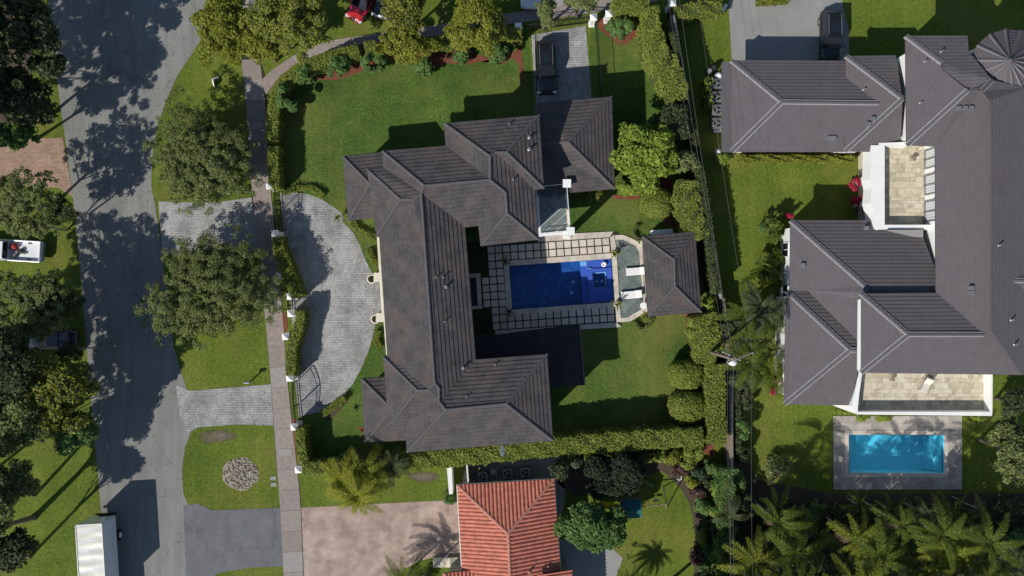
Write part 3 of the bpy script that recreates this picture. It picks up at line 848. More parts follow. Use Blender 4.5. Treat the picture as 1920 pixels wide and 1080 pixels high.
def make_roof(parent, facets, he, slope, mat, capmat, course=0.32, lift=0.045, cap_r=0.11, mortar=None, barrel=False, slope_name='roof_slope'):
    """facets: (polygon, eave edge point 1, eave edge point 2[, own eave height]); shared corners meet"""
    pls = []; acc = {}
    for f in facets:
        poly = f[0]
        cen = (sum(p[0] for p in poly) / len(poly), sum(p[1] for p in poly) / len(poly))
        pl = plane_of(f[1], f[2], f[3] if len(f) > 3 else he, slope, cen)
        pls.append(pl)
        for p in poly: acc.setdefault(p, []).append(hit(pl, *p))
    Z = {p: max(sum(z) / len(z), 0.5) for p, z in acc.items()}
    edges = {}
    for fi, f in enumerate(facets):
        poly = f[0]; pl = pls[fi]
        a, d, n = pl[0], pl[1], pl[2]
        V = [G(p[0], p[1], Z[p]) for p in poly]
        tris = tessellate_polygon([[Vector((v.x, v.y, 0)) for v in V]])
        off0 = a.dot(n) - 0.0
        mb = MB()
        dmax = max(v.dot(n) for v in V) - off0; dmin = min(v.dot(n) for v in V) - off0
        for t in tris:
            T = [V[i] for i in t]
            if area2([(v.x, v.y) for v in T]) < 0: T = T[::-1]
            if abs(area2([(v.x, v.y) for v in T])) < 1e-4: continue
            if barrel:
                w = course
                u0 = math.floor(min(v.dot(d) for v in T) / w); u1 = math.ceil(max(v.dot(d) for v in T) / w)
                for k in range(u0, u1):
                    for si in range(4):
                        ua = (k + si / 4) * w; ub = (k + (si + 1) / 4) * w
                        P = clip(clip(T, d, ua, 1), d, ub, -1)
                        if len(P) < 3: continue
                        za = lift * math.sin(math.pi * si / 4) ** .8 if 0 < si < 4 else 0.0
                        zb = lift * math.sin(math.pi * (si + 1) / 4) ** .8 if si + 1 < 4 else 0.0
                        Q = []
                        for v in P:
                            fr = (v.dot(d) - ua) / (ub - ua)
                            Q.append(v + Vector((0, 0, za + (zb - za) * fr)))
                        mb.add(Q, [tuple(range(len(Q)))])
                continue
            d0 = math.floor(((min(v.dot(n) for v in T)) - off0) / course); d1 = math.ceil((max(v.dot(n) for v in T) - off0) / course)
            for k in range(d0, d1):
                lo = off0 + k * course; hi = lo + course
                P = clip(clip(T, n, lo, 1), n, hi, -1)
                if len(P) < 3: continue
                Q = []; uv = []
                for v in P:
                    fr = (v.dot(n) - lo) / course
                    Q.append(v + Vector((0, 0, lift * (1 - fr))))
                    uv.append((v.dot(d), (v.dot(n) - off0) * 0.34 / course if mat is M_roof1 else (v.dot(n) - off0) * .30 / course))
                mb.add(Q, [tuple(range(len(Q)))], [uv])
                low = [i for i in range(len(P)) if abs(P[i].dot(n) - lo) < 1e-4]
                if len(low) == 2:
                    i, j = low
                    A = Q[i]; B = Q[j]
                    drop = Vector((0, 0, lift)) + (n * 0.035 if mat is M_roof1 else n * 0.0)
                    mb.add([A, B, B - drop, A - drop], [(0, 1, 2, 3)], [[uv[i], uv[j], uv[j], uv[i]]])
        if barrel:
            # one part per tile row would be hidden in the facet: group the strips row by row
            rows = {}
            for fc in mb.f:
                c = sum((Vector(mb.v[i]) for i in fc), Vector()) / len(fc)
                rows.setdefault(math.floor(c.dot(d) / course), []).append(fc)
            under = MB(); under.add([v - Vector((0, 0, .03)) for v in V], [tuple(t) if area2([(V[i].x, V[i].y) for i in t]) > 0 else tuple(reversed(t)) for t in tris])
            sl = under.build(slope_name, M_redunder, parent)
            for k, fcs in sorted(rows.items()):
                r = MB()
                for fc in fcs: r.add([mb.v[i] for i in fc], [tuple(range(len(fc)))])
                r.build('tile_row', mat, sl)
        else:
            mb.build(slope_name, mat, parent)
        for i in range(len(poly)):
            e = (poly[i], poly[(i + 1) % len(poly)])
            key = tuple(sorted(e)); edges.setdefault(key, []).append(fi)
    # caps on shared convex edges
    for (p, q), fs in edges.items():
        if len(fs) != 2: continue
        A = G(*p, Z[p]); B = G(*q, Z[q])
        L = (B - A).length
        if L < 0.25: continue
        f1, f2 = fs
        c2 = facets[f2][0]
        V2 = [G(r[0], r[1], Z[r]) for r in c2]
        C2 = sum(V2, Vector()) / len(V2)
        a, d, n, h0, s = pls[f1]
        zpl = h0 + s * ((C2 - a).dot(n))
        convex = zpl > C2.z + 0.02
        if not convex: continue
        mb = MB()
        dirv = (B - A).normalized(); side = dirv.cross(Vector((0, 0, 1))).normalized()
        k = max(1, int(L / 0.4))
        for i in range(k):
            s0 = A.lerp(B, i / k); s1 = A.lerp(B, (i + 1.08) / k)
            sec = []
            for (pt, rr) in ((s0, cap_r), (s1, cap_r * 0.86)):
                for j in range(5):
                    t = math.pi * j / 4
                    sec.append(pt + side * math.cos(t) * rr * 1.25 + Vector((0, 0, 0.015 + math.sin(t) * rr * 1.05 + (0.012 if pt is s0 else 0))))
            fs_ = [(j, j + 1, 5 + j + 1, 5 + j) for j in range(4)] + [(0, 1, 2, 3, 4)[::-1], (5, 6, 7, 8, 9)]
            mb.add(sec, fs_)
        cp = mb.build('ridge_cap', capmat, parent)
        if mortar:
            mm = MB()
            for sg in (1, -1):
                o0 = side * sg * cap_r * 1.25; o1 = side * sg * (cap_r * 1.25 + mortar)
                up_ = Vector((0, 0, 0.055)); dn = Vector((0, 0, -0.12))
                mm.add([A + o0 + up_, B + o0 + up_, B + o1 + up_ * .7, A + o1 + up_ * .7, B + o1 + dn, A + o1 + dn], [(0, 1, 2, 3), (3, 2, 4, 5)])
            mm.build('mortar_line', M_mortar, cp)
    return Z

def eave_and_walls(parent, outline_px, he, wallmat, fascia=M_fascia1, inset=0.55, th=0.20, z0=0.0, gutter=None):
    """outline_px: corners of the eaves; builds soffit with fascia, and the walls under it"""
    poly = GP(outline_px, he)
    if area2(poly) < 0: poly = poly[::-1]
    inner = offset_poly(poly, 0.03)
    mb = MB(); mb.prism(inner, he - th, he - 0.012); mb.build('soffit', fascia, parent)
    w = offset_poly(poly, inset)
    mb = MB(); mb.prism(w, z0, he - th - 0.003, bottom=False); wl_ = mb.build('wall', wallmat, parent)
    return w, wl_

def windows_on(wall, w, he, z0=0.0, parent=None, every=3.0, size=(1.3, 1.5), sill=0.9, floors=(0.9,), minlen=2.6):
    """openings with frame, glass and sill along the longer wall runs"""
    n = len(w)
    for i in range(n):
        a = Vector(w[i]); b = Vector(w[(i + 1) % n])
        L = (b - a).length
        if L < minlen: continue
        d = (b - a) / L; nn = Vector((d.y, -d.x))
        k = max(1, int(L / every))
        ang = math.atan2(d.y, d.x)
        for fz in floors:
            for j in range(k):
                p = a + d * L * (j + .5) / k
                q = p + nn * 0.03
                mb = MB()
                W_, H_ = size
                for (ox, oz, sx, sz) in ((0, H_ / 2, W_, .08), (0, -H_ / 2, W_, .08), (-W_ / 2, 0, .08, H_ + .08), (W_ / 2, 0, .08, H_ + .08), (0, 0, .05, H_ - .08)):
                    mb.box((q.x + d.x * ox, q.y + d.y * ox, fz + H_ / 2 + oz), (sx, .10, sz), ang)
                fr = mb.build('window', M_white, wall)
                g = MB(); g.box((p.x + nn.x * .012, p.y + nn.y * .012, fz + H_ / 2), (W_ - .06, .02, H_ - .06), ang); g.build('pane', M_dkglass, fr)

def hip4(nw, ne, se, sw, r1, r2, horiz=True):
    """four facets of a hipped roof; r1,r2 ridge ends (r1 the west or north end)"""
    if horiz:
        return [([nw, ne, r2, r1], nw, ne), ([ne, se, r2], ne, se), ([se, sw, r1, r2], se, sw), ([sw, nw, r1], sw, nw)]
    return [([nw, ne, r1], nw, ne), ([ne, se, r2, r1], ne, se), ([se, sw, r2], se, sw), ([sw, nw, r1, r2], sw, nw)]

def surface_h(px, py, fallback):
    dg = bpy.context.evaluated_depsgraph_get()
    d = Vector(((px - 960) / 1500, (540 - py) / 1500, -1)).normalized()
    ok, loc, nrm, idx, ob, mtx = scene.ray_cast(dg, Vector((0, 0, CAM_H)), d)
    return loc.z if ok and 2 < loc.z < 12 else fallback

def vent(px, py, h, parent, r=0.09, hh=0.45, mat=None, name='vent_pipe'):
    h = surface_h(px, py, h); c = G(px, py, h)
    mb = MB(); mb.lathe((c.x, c.y, h - 0.12), [(r * 1.7, 0), (r * 1.7, 0.16), (r, 0.2), (r, .12 + hh), (r * 1.3, .12 + hh), (r * 1.3, .18 + hh)], 10)
    mb.build(name, mat or M_white_metal, parent, smooth=False)

def box_vent(px, py, h, parent):
    h = surface_h(px, py, h) + .12; c = G(px, py, h)
    mb = MB(); mb.box((c.x, c.y, h - 0.05), (.32, .30, .3)); mb.box((c.x, c.y, h + .12), (.38, .36, .05))
    o = mb.build('roof_vent', M_grey_metal, parent)
    m2 = MB(); m2.box((c.x + .08, c.y + .22, h + 0.02), (.2, .02, .16)); m2.build('vent_opening', M_black, o)

# ---- main house -----------------------------------------------------------
H2 = 7.4
house = empty('grey_roofed_house', G(850, 560), 0, 'large two storey house with weathered dark grey tile roof, wrapped round the dark blue pool', 'house')
house.location = (0, 0, 0)
P = dict(m2nw=(688, 317), m2v=(719, 314), anw=(717, 283), abv=(836, 273), bnw=(833, 231), bne=(1011, 216), bse=(1020, 353), cbv=(1003, 356), cse=(1010, 449), csw=(902, 461),
         cav=(897, 423), mv=(872, 426), ev=(892, 674), ene=(1026, 664), ese=(1037, 826), esw=(763, 848), e3=(761, 797), m3sw=(729, 799), m3nw=(719, 669), m3v=(726, 667), mw=(711, 445), m2sw=(706, 443))
r_m2a, r_m2b = (751, 374), (775, 374)
r_mtop, r_mjoin = (790, 363), (797, 463)
r_a1, r_a2 = (796, 348), (919, 337)
r_b1, r_b2, r_b3 = (919, 293), (929, 286), (950, 285)
r_c1, r_c2 = (948, 361), (951, 400)
r_mbot, r_mb2, r_mb3 = (815, 718), (823, 727), (823, 752)
r_e1, r_e2 = (836, 768), (949, 757)
r_31, r_32 = (783, 732), (803, 731)
val_e = (776, 780)
F = [
 ([P['m2nw'], P['m2v'], r_mtop, r_m2b, r_m2a], P['m2nw'], P['m2v']),
 ([P['m2nw'], r_m2a, P['m2sw']], P['m2nw'], P['m2sw']),
 ([P['m2sw'], r_m2a, r_m2b, P['mw']], (690, 447), (720, 445)),
 ([P['m2v'], P['anw'], r_a1, r_mtop], P['m2v'], P['anw']),
 ([P['anw'], P['abv'], r_a2, r_a1], P['anw'], P['abv']),
 ([P['abv'], P['bnw'], r_b1, r_a2], P['abv'], P['bnw']),
 ([P['bnw'], P['bne'], r_b3, r_b2, r_b1], P['bnw'], P['bne']),
 ([P['bne'], P['bse'], r_b3], P['bne'], P['bse']),
 ([P['bse'], P['cbv'], r_b2, r_b3], P['bse'], P['cbv']),
 ([P['cbv'], P['cse'], r_c2, r_c1, r_a2, r_b1, r_b2], P['cbv'], P['cse']),
 ([P['cse'], P['csw'], r_c2], P['cse'], P['csw']),
 ([P['csw'], P['cav'], r_c1, r_c2], P['csw'], P['cav']),
 ([P['cav'], P['mv'], r_mtop, r_a1, r_a2, r_c1], P['cav'], P['mv']),
 ([P['mv'], P['ev'], r_mb3, r_mb2, r_mbot, r_mjoin, r_mtop], P['mv'], P['ev']),
 ([P['ev'], P['ene'], r_e2, r_e1, r_mb3], P['ev'], P['ene']),
 ([P['ene'], P['ese'], r_e2], P['ene'], P['ese']),
 ([P['ese'], P['esw'], r_e1, r_e2], P['ese'], P['esw']),
 ([P['esw'], P['e3'], val_e, r_mb3, r_e1], P['esw'], P['e3']),
 ([P['e3'], P['m3sw'], r_31, r_32, r_mbot, r_mb2, r_mb3, val_e], P['e3'], P['m3sw']),
 ([P['m3sw'], P['m3nw'], r_31], P['m3sw'], P['m3nw']),
 ([P['m3nw'], P['m3v'], r_32, r_31], P['m3nw'], P['m3v']),
 ([P['m3v'], P['mw'], r_m2b, r_mtop, r_mjoin, r_mbot, r_32], P['m3v'], P['mw']),
]
ZM = make_roof(house, F, H2, 0.42, M_roof1, M_roof1b, course=0.34, lift=0.045, cap_r=0.10)
outl = [P[k] for k in ('m2nw', 'm2v', 'anw', 'abv', 'bnw', 'bne', 'bse', 'cbv', 'cse', 'csw', 'cav', 'mv', 'ev', 'ene', 'ese', 'esw', 'e3', 'm3sw', 'm3nw', 'm3v', 'mw', 'm2sw')]
w, wallo = eave_and_walls(house, outl, H2, M_beigewall, inset=0.6, th=0.22)
windows_on(wallo, w, H2, floors=(0.8, 4.4))
# lower wings
F = [([(643, 293), (735, 283), (740, 345), (694, 345)], (643, 293), (735, 283)), ([(643, 293), (694, 345), (653, 414)], (643, 293), (653, 414)),
     ([(653, 414), (694, 345), (740, 345), (740, 402)], (653, 414), (740, 402))]
make_roof(house, F, 4.0, 0.42, M_roof1, M_roof1b, course=0.34, lift=0.045, cap_r=0.10)
w, wo = eave_and_walls(house, [(643, 293), (735, 283), (740, 402), (653, 414)], 4.0, M_beigewall)
windows_on(wo, w, 4.0)
F = [([(678, 710), (745, 705), (755, 768), (736, 768)], (678, 710), (745, 705)), ([(678, 710), (736, 768), (684, 829)], (678, 710), (684, 829)),
     ([(684, 829), (736, 768), (790, 765), (790, 824)], (684, 829), (790, 824))]
make_roof(house, F, 4.0, 0.42, M_roof1, M_roof1b, course=0.34, lift=0.045, cap_r=0.10)
w, wo = eave_and_walls(house, [(678, 710), (745, 705), (745, 818), (684, 829)], 4.0, M_beigewall)
windows_on(wo, w, 4.0)
# garage wing
F = hip4((1005, 194), (1147, 181), (1153, 354), (1010, 366), (1012, 272), (1065, 266), True)
make_roof(house, F, 4.0, 0.42, M_roof1, M_roof1b, course=0.34, lift=0.045, cap_r=0.10)
w, wo = eave_and_walls(house, [(1005, 194), (1147, 181), (1153, 354), (1010, 366)], 4.0, M_beigewall)
windows_on(wo, w, 4.0)
# covered patio wing south of the pool
M_dkmembrane = plain('dark_roof_membrane', (.030, .030, .034), .9, var=.2)
mb = MB(); mb.prism(GP([(880, 634), (1087, 607), (1097, 722), (890, 738)], 3.65), 3.605, 3.66); mb.build('flat_roof', M_dkmembrane, house)
for k in range(1, 5):
    a_ = Vector(G(880 + 41 * k, 634 - 5.4 * k, 3.67)); b_ = Vector(G(890 + 41 * k, 738 - 3.2 * k, 3.67)); mb = MB(); mb.tube([a_, b_], .02, 4); mb.build('roof_seam', M_dkmembrane, house)
q = GP([(1085, 607.3), (1087.5, 607), (1097.5, 722), (1095, 722.3)], 3.7); mb = MB(); mb.prism(q, 3.5, 3.74); mb.build('roof_edge', M_roof1b, house)
w, wo = eave_and_walls(house, [(880, 634), (1087, 607), (1097, 722), (890, 738)], 3.6, M_beigewall)
for (x, y, h) in ((955, 233, 8.0), (992, 258, 7.9), (992, 280, 7.9), (962, 337, 8.0), (836, 538, 8.5), (818, 520, 8.7), (831, 520, 8.6), (834, 603, 8.7), (868, 690, 8.0), (928, 684, 8.0), (875, 744, 8.6)):
    big = (x, y) in ((992, 258), (992, 280), (836, 538), (868, 690))
    vent(x, y, h, house, 0.09 if big else 0.05, 0.28 if big else 0.26, M_grey_metal)
# satellite dish on the south eave
c = G(940, 846, 4.6)
mb = MB(); mb.tube([(c.x - .05, c.y + .55, 3.9), (c.x, c.y + .3, 4.2), (c.x, c.y, 4.4)], 0.04, 6)
ds = mb.build('dish_mount', M_grey_metal, None)
dish = empty('satellite_dish', (c.x, c.y, 4.5), 0, 'small white oval satellite dish over the hedge at the south eave of the big house', 'satellite dish')
ds.parent = dish; ds.location = (-c.x, -c.y, -4.5)
mb = MB(); prof = [(0.02, 0.0), (0.2, 0.02), (0.36, 0.07), (0.47, 0.14), (0.45, 0.15), (0.34, 0.10), (0.02, .03)]
mb.lathe((0, 0, 0), prof, 18)
o = mb.build('reflector', M_white_metal, dish, smooth=True); o.scale = (0.62, 1, 1); o.rotation_euler = (-0.5, 0.7, -0.35)
mb = MB(); mb.tube([(0, -.4, .1), (.1, -.3, .5)], 0.02, 5); mb.build('feed_arm', M_grey_metal, dish)

# porch band, columns and planters on the street side
pb = GP([(706.5, 443), (712, 446), (727, 664), (724, 666), (719, 600), (716, 598), (711, 520), (711, 516)], 3.9)
mb = MB(); mb.prism(pb, 3.6, 3.9); mb.build('porch_band', M_cream, house)
for (x, y) in ((714, 520), (718, 594)):
    c = G(x, y, 1.2); mb = MB(); mb.box((c.x, c.y, 1.4), (.5, .6, 2.8)); mb.box((c.x, c.y, 2.9), (.7, .8, .2)); mb.build('porch_column', M_cream, house, bevel=.02)
mb = MB(); a = G(709, 523, 0.15); b = G(719, 596, .15)
mb.prism([(a.x + .2, a.y), (a.x + 1.5, a.y), (b.x + 1.5, b.y), (b.x + .15, b.y)], 0.02, 0.17); mb.build('porch_step', M_white, house)
for k, (x, y, lab) in enumerate(((697, 523, 'round cream stone planter on the north side of the courtyard entrance'), (704, 598, 'round cream stone planter on the south side of the courtyard entrance'))):
    c = G(x, y, 1.0)
    t = empty('planter', (c.x, c.y, 0.016), 0, lab, 'planter', 'planters flanking the entrance')
    mb = MB(); mb.lathe((0, 0, 0), [(.32, 0), (.34, .1), (.20, .2), (.24, .45), (.38, .75), (.42, .98), (.44, 1.0), (.44, 1.06), (.33, 1.06), (.32, .95)], 20); mb.build('bowl', M_cream, t, smooth=True)
    mb = MB(); mb.lathe((0, 0, .9), [(.32, 0), (.30, .06), (.05, .08)], 14); mb.build('soil', M_soil, t)
    rng = np.random.default_rng(k)
    q = rng.normal(size=(160, 3)) * np.array([.13, .13, .06]) + np.array([0, 0, 1.05])
    leaves_object('foliage', q, np.full(160, .06), unit(rng.normal(size=(160, 3)) + np.array([0, 0, 1])), L_dark, t, rng)

# balcony on columns beside the pool
bal = [(1003, 350), (1064, 344), (1071, 438), (1008, 444)]
mb = MB(); bp = GP(bal, 3.6); mb.prism(bp, 3.35, 3.6); dk = mb.build('balcony_slab', M_white, house)
def tile_field(poly, z, sx, sy, ang, parent, mats, name='tile', gap=0.025, th=0.02, jit=0.004, stagger=0.0, seed=1, minarea=0.03, vary=False):
    """tiles clipped to a polygon, each an object"""
    rnd = random.Random(seed)
    ca, sa = math.cos(ang), math.sin(ang)
    U = Vector((ca, sa, 0)); Vv = Vector((-sa, ca, 0))
    pv = [Vector((p[0], p[1], 0)) for p in poly]
    if area2(poly) < 0: pv = pv[::-1]
    u0 = min(p.dot(U) for p in pv); u1 = max(p.dot(U) for p in pv); v0 = min(p.dot(Vv) for p in pv); v1 = max(p.dot(Vv) for p in pv)
    j = 0; v = v0; cnt = 0
    while v < v1:
        h = sy * (rnd.choice((1, 1, 1.4, .7)) if vary else 1)
        u = u0 - (stagger * sx if j % 2 else 0) - (rnd.uniform(0, sx) if vary else 0)
        while u < u1:
            w_ = sx * (rnd.choice((.7, 1, 1.3, 1.6)) if vary else 1)
            # clip the subject polygon by the tile rectangle keeps concave outlines right
            Q = clip(clip(clip(clip(pv, U, u + gap / 2, 1), U, u + w_ - gap / 2, -1), Vv, v + gap / 2, 1), Vv, v + h - gap / 2, -1)
            u += w_
            if len(Q) < 3: continue
            q2 = []
            for p in Q:
                if not q2 or (Vector(q2[-1]) - p.xy).length > 1e-3: q2.append(p.xy.to_tuple())
            if len(q2) > 2 and (Vector(q2[0]) - Vector(q2[-1])).length < 1e-3: q2.pop()
            if len(q2) < 3 or abs(area2(q2)) / 2 < minarea: continue
            mb = MB(); mb.prism(q2, z, z + th + rnd.uniform(0, jit), bottom=False)
            mb.build(name, rnd.choice(mats), parent); cnt += 1
        v += h; j += 1
    return cnt
tile_field(offset_poly(bp, .30), 3.602, .62, .62, math.radians(41), dk, M_slate, 'slate_tile', seed=3)
# parapet edges, rails and corner pillars
def strip(a, b, w_, z0, z1, parent, name, mat):
    a = Vector(a); b = Vector(b); d = (b - a).normalized(); n = Vector((-d.y, d.x)) * w_ / 2
    mb = MB(); mb.prism([(a + n).to_tuple(), (b + n).to_tuple(), (b - n).to_tuple(), (a - n).to_tuple()], z0, z1); return mb.build(name, mat, parent)
A, B, C, D = [Vector(p) for p in offset_poly(GP([(1003, 350), (1064, 344), (1071, 438), (1008, 444)], 3.6), .14)]
strip(B, C, .26, 3.603, 3.78, house, 'balcony_kerb', M_cream)
strip(C, D, .26, 3.603, 3.78, house, 'balcony_kerb', M_cream)
for p, q in ((B, C), (C, D), (A, B)):
    L = (q - p).length
    mb = MB()
    for zz in (3.95, 4.5): mb.tube([(p.x, p.y, zz), (q.x, q.y, zz)], 0.035, 5)
    rail = mb.build('railing', M_white_metal, house)
    k = int(L / .22)
    mb = MB()
    for i in range(k): r = p.lerp(q, (i + .5) / k); mb.tube([(r.x, r.y, 3.78), (r.x, r.y, 4.5)], 0.012, 4, cap=False)
    mb.build('baluster_row', M_white_metal, rail, kind='stuff')
for v, nm in ((B, 1), (C, 1)):
    mb = MB(); mb.box((v.x, v.y, 2.4), (.5, .5, 4.8)); mb.box((v.x, v.y, 4.86), (.72, .72, .14)); mb.box((v.x, v.y, .2), (.66, .66, .4)); mb.build('corner_pillar', M_white, house, bevel=.02)

# cabana roof
cab = empty('pool_cabana', (0, 0, 0), 0, 'small open cabana with a dark grey hipped tile roof east of the pool', 'pavilion')
make_roof(cab, hip4((1204, 443), (1303, 434), (1315, 585), (1215, 593), (1264, 487), (1266, 537), False), 3.1, 0.42, M_roof1, M_roof1b, course=0.34, lift=0.045, cap_r=0.09)
poly = GP([(1204, 443), (1303, 434), (1315, 585), (1215, 593)], 3.1)
mb = MB(); mb.prism(offset_poly(poly, .03), 2.9, 3.088); mb.build('soffit', M_fascia1, cab)
inn = offset_poly(poly, .55)
for p in inn:
    mb = MB(); mb.box((p[0], p[1], 1.45), (.4, .4, 2.9)); mb.box((p[0], p[1], .15), (.52, .52, .3)); mb.build('column', M_cream, cab, bevel=.02)
strip(inn[1], inn[2], .2, 0, 2.9, cab, 'back_wall', M_beigewall)
mb = MB(); mb.prism(offset_poly(poly, .4), 0.0, 0.12); mb.build('floor', M_cope[1], cab)
ap = G(1240, 437, .5)
mb = MB(); mb.box((ap.x, ap.y, .45), (1.9, .55, .9), math.radians(4)); mb.box((ap.x, ap.y, .93), (2.0, .62, .06), math.radians(4))
ct = mb.build('cabana_counter', M_white, None, bevel=.02); tag(ct, 'white counter block standing behind the north edge of the cabana roof', 'counter')

# ------------------------------------------------------------------ pool terrace of the main house
terr = empty('pool_terrace', (0, 0, 0), 0, None, None); terr['kind'] = 'structure'
base_poly = [(868, 462), (1003, 452), (1009, 441), (1150, 434), (1152, 441), (1158, 570), (1166, 613), (1085, 617), (925, 628), (868, 630)]
pool = [(954.6, 498.7), (1146, 485), (1152, 565.8), (960.4, 580.4)]
# dark ground between the pavers, with the pool left open
def ring(name, outer, hole, z, mat, parent, th=None, kind=None):
    """band between two quads with the same corner order"""
    mb = MB(); n = len(outer)
    O = GP(outer); I = GP(hole)
    for i in range(n):
        j = (i + 1) % n
        q = [O[i], O[j], I[j], I[i]]
        if th: mb.prism(q, z, z + th)
        else: mb.sheet(q, z)
    return mb.build(name, mat, parent, kind=kind)
ring('paver_bed', [(868, 455), (1160, 434), (1166, 613), (868, 630)], pool, 0.030, M_darkjoint, terr)
u = Vector((0.9974, -0.0715)) * 14.38; v = Vector((0.0715, 0.9974)) * 14.38; p0 = Vector((912.8, 461.8))
def cell(i, j): return p0 + u * i + v * j
cells = [(i, j) for j in (0, 1, 9, 10) for i in range(16)] + [(i, j) for j in (2, 3) for i in (0, 1)] + [(i, 8) for i in (0, 1)] + [(i, j) for j in (4, 5, 6, 7) for i in (-1, 0, 1)]
random.seed(11)
M_pv = [M_paver_cream, plain('cream_paver_b', (.55, .48, .41), 0.8, var=.12), plain('cream_paver_c', (.62, .56, .48), 0.8, var=.12)]
for i, j in cells:
    q = [cell(i, j), cell(i + 1, j), cell(i + 1, j + 1), cell(i, j + 1)]
    pts = offset_poly(GP([(a.x, a.y) for a in q]), 0.055)
    mb = MB(); mb.prism(pts, 0.032, 0.075 + random.uniform(0, .006)); mb.build('paver', random.choice(M_pv), terr)
def stones(pts_a, pts_b, step, z, th, parent, mats, name='coping_stone'):
    for q in slab_walk(pts_a, pts_b, step):
        mb = MB(); mb.prism(offset_poly(q, .006), z, z + th + random.uniform(0, .003), bottom=True); mb.build(name, random.choice(mats), parent)
pl = [Vector(p) for p in pool]
stones([(944, 489), (1146, 474.5)], [(954.0, 498.7), (1146, 485.2)], .62, .032, .07, terr, M_cope)          # north
stones([(944, 489), (950, 591)], [(954.6, 499.3), (960.4, 580.2)], .62, .033, .07, terr, M_cope)             # west
stones([(960.6, 580.6), (1152, 566.2)], [(950, 591), (1153, 575.2)], .62, .034, .07, terr, M_cope)           # south
stones([(1146.2, 474.5), (1152.4, 575.2)], [(1156, 474), (1162, 575)], .62, .035, .07, terr, M_cope)     # east
stones([(1009, 441), (1150, 434)], [(1009, 454), (1143, 444.8)], .62, .033, .07, terr, M_cope)
stones([(1143.3, 444.8), (1146, 474)], [(1151.8, 440), (1156, 473.6)], .5, .034, .07, terr, M_cope)
stones([(1153.5, 575.6), (1155.5, 604)], [(1162, 575.4), (1165, 604)], .5, .034, .07, terr, M_cope)
stones([(1085, 609), (1155.5, 604.3)], [(1087, 618), (1166, 613)], .62, .034, .07, terr, M_cope)
stones([(928, 620), (1085, 609)], [(929, 628), (1086, 618)], .62, .034, .07, terr, M_cope)
stones([(868, 514), (901, 512.5)], [(868, 521), (901, 520.5)], .5, .04, .09, terr, M_cope)
stones([(870, 575), (904, 572.5)], [(870, 581), (905, 578.5)], .5, .04, .09, terr, M_cope)
stones([(893, 521), (896, 572)], [(901, 521), (904, 572)], .5, .04, .09, terr, M_cope)
# little basin by the house
mb = MB(); mb.sheet(GP([(868, 521), (893, 521), (896, 572), (870, 575)]), .045); mb.build('basin_water', plain('basin_water', (.02, .03, .05), .1, spec=.8), terr)

# swimming pool
def pool_mat(name, c1, c2, scale, caust):
    m, nt, b, out = new_mat(name)
    co = coords(nt)
    vn = nt.nodes.new('ShaderNodeTexVoronoi'); vn.inputs['Scale'].default_value = scale; nt.links.new(co, vn.inputs['Vector'])
    c = ramp(nt, vn.outputs['Distance'], [(0.0, c1), (0.6, c2)])  # cell tone paints ripple highlights into the floor colour, along with its pattern
    nt.links.new(c, b.inputs['Base Color']); b.inputs['Roughness'].default_value = .5
    return m
def water_mat(name, tint, refl=.05):
    m, nt, b, out = new_mat(name)
    nt.nodes.remove(b)
    tr = nt.nodes.new('ShaderNodeBsdfTransparent'); tr.inputs[0].default_value = (*tint, 1)
    gl = nt.nodes.new('ShaderNodeBsdfGlossy'); gl.inputs['Roughness'].default_value = .05
    mx = nt.nodes.new('ShaderNodeMixShader'); mx.inputs[0].default_value = refl
    bp_ = nt.nodes.new('ShaderNodeBump'); bp_.inputs['Strength'].default_value = .25; bp_.inputs['Distance'].default_value = .05
    nt.links.new(noise(nt, coords(nt), 2.2, 3, .5), bp_.inputs['Height'])
    nt.links.new(bp_.outputs[0], gl.inputs['Normal'])
    nt.links.new(tr.outputs[0], mx.inputs[1]); nt.links.new(gl.outputs[0], mx.inputs[2])
    nt.links.new(mx.outputs[0], out.inputs[0])
    return m
M_ptile = pool_mat('cobalt_tile_ripple_light', (.042, .18, .46), (.02, .09, .28), 2.0, 1)
M_ptile2 = plain('cobalt_ledge_tile', (.13, .17, .52), .5, var=.2, scale=8)
M_ptrim = plain('pale_blue_trim', (.50, .66, .85), .5)
M_waterdk = water_mat('pool_water', (.62, .82, .97), .03)
PP = GP(pool)
sp = empty('swimming_pool', (0, 0, 0), 0, 'dark cobalt tiled swimming pool with built in spa, framed by cream paver squares', 'swimming pool')
def basin(poly, zt, zb, mat, parent, name):
    if area2(poly) < 0: poly = poly[::-1]
    n = len(poly); vs = [(p[0], p[1], zt) for p in poly] + [(p[0], p[1], zb) for p in poly]
    fs = [((i + 1) % n, i, n + i, n + (i + 1) % n) for i in range(n)] + [tuple(n + i for i in range(n))]
    mb = MB(); mb.add(vs, fs); return mb.build(name, mat, parent)
basin(PP, 0.095, -1.35, M_ptile, sp, 'basin')
def inpool(s, t_):
    """point of the pool by its share along the length and across"""
    a = Vector(PP[0]).lerp(Vector(PP[1]), s); b = Vector(PP[3]).lerp(Vector(PP[2]), s)
    return a.lerp(b, t_).to_tuple()
def quad(s0, s1, t0, t1): return [inpool(s0, t0), inpool(s1, t0), inpool(s1, t1), inpool(s0, t1)]
def slab_in(s0, s1, t0, t1, z0, z1, mat, nm):
    q = quad(s0, s1, t0, t1); mb = MB(); mb.prism(q, z0, z1); return mb.build(nm, mat, sp)
e = .004
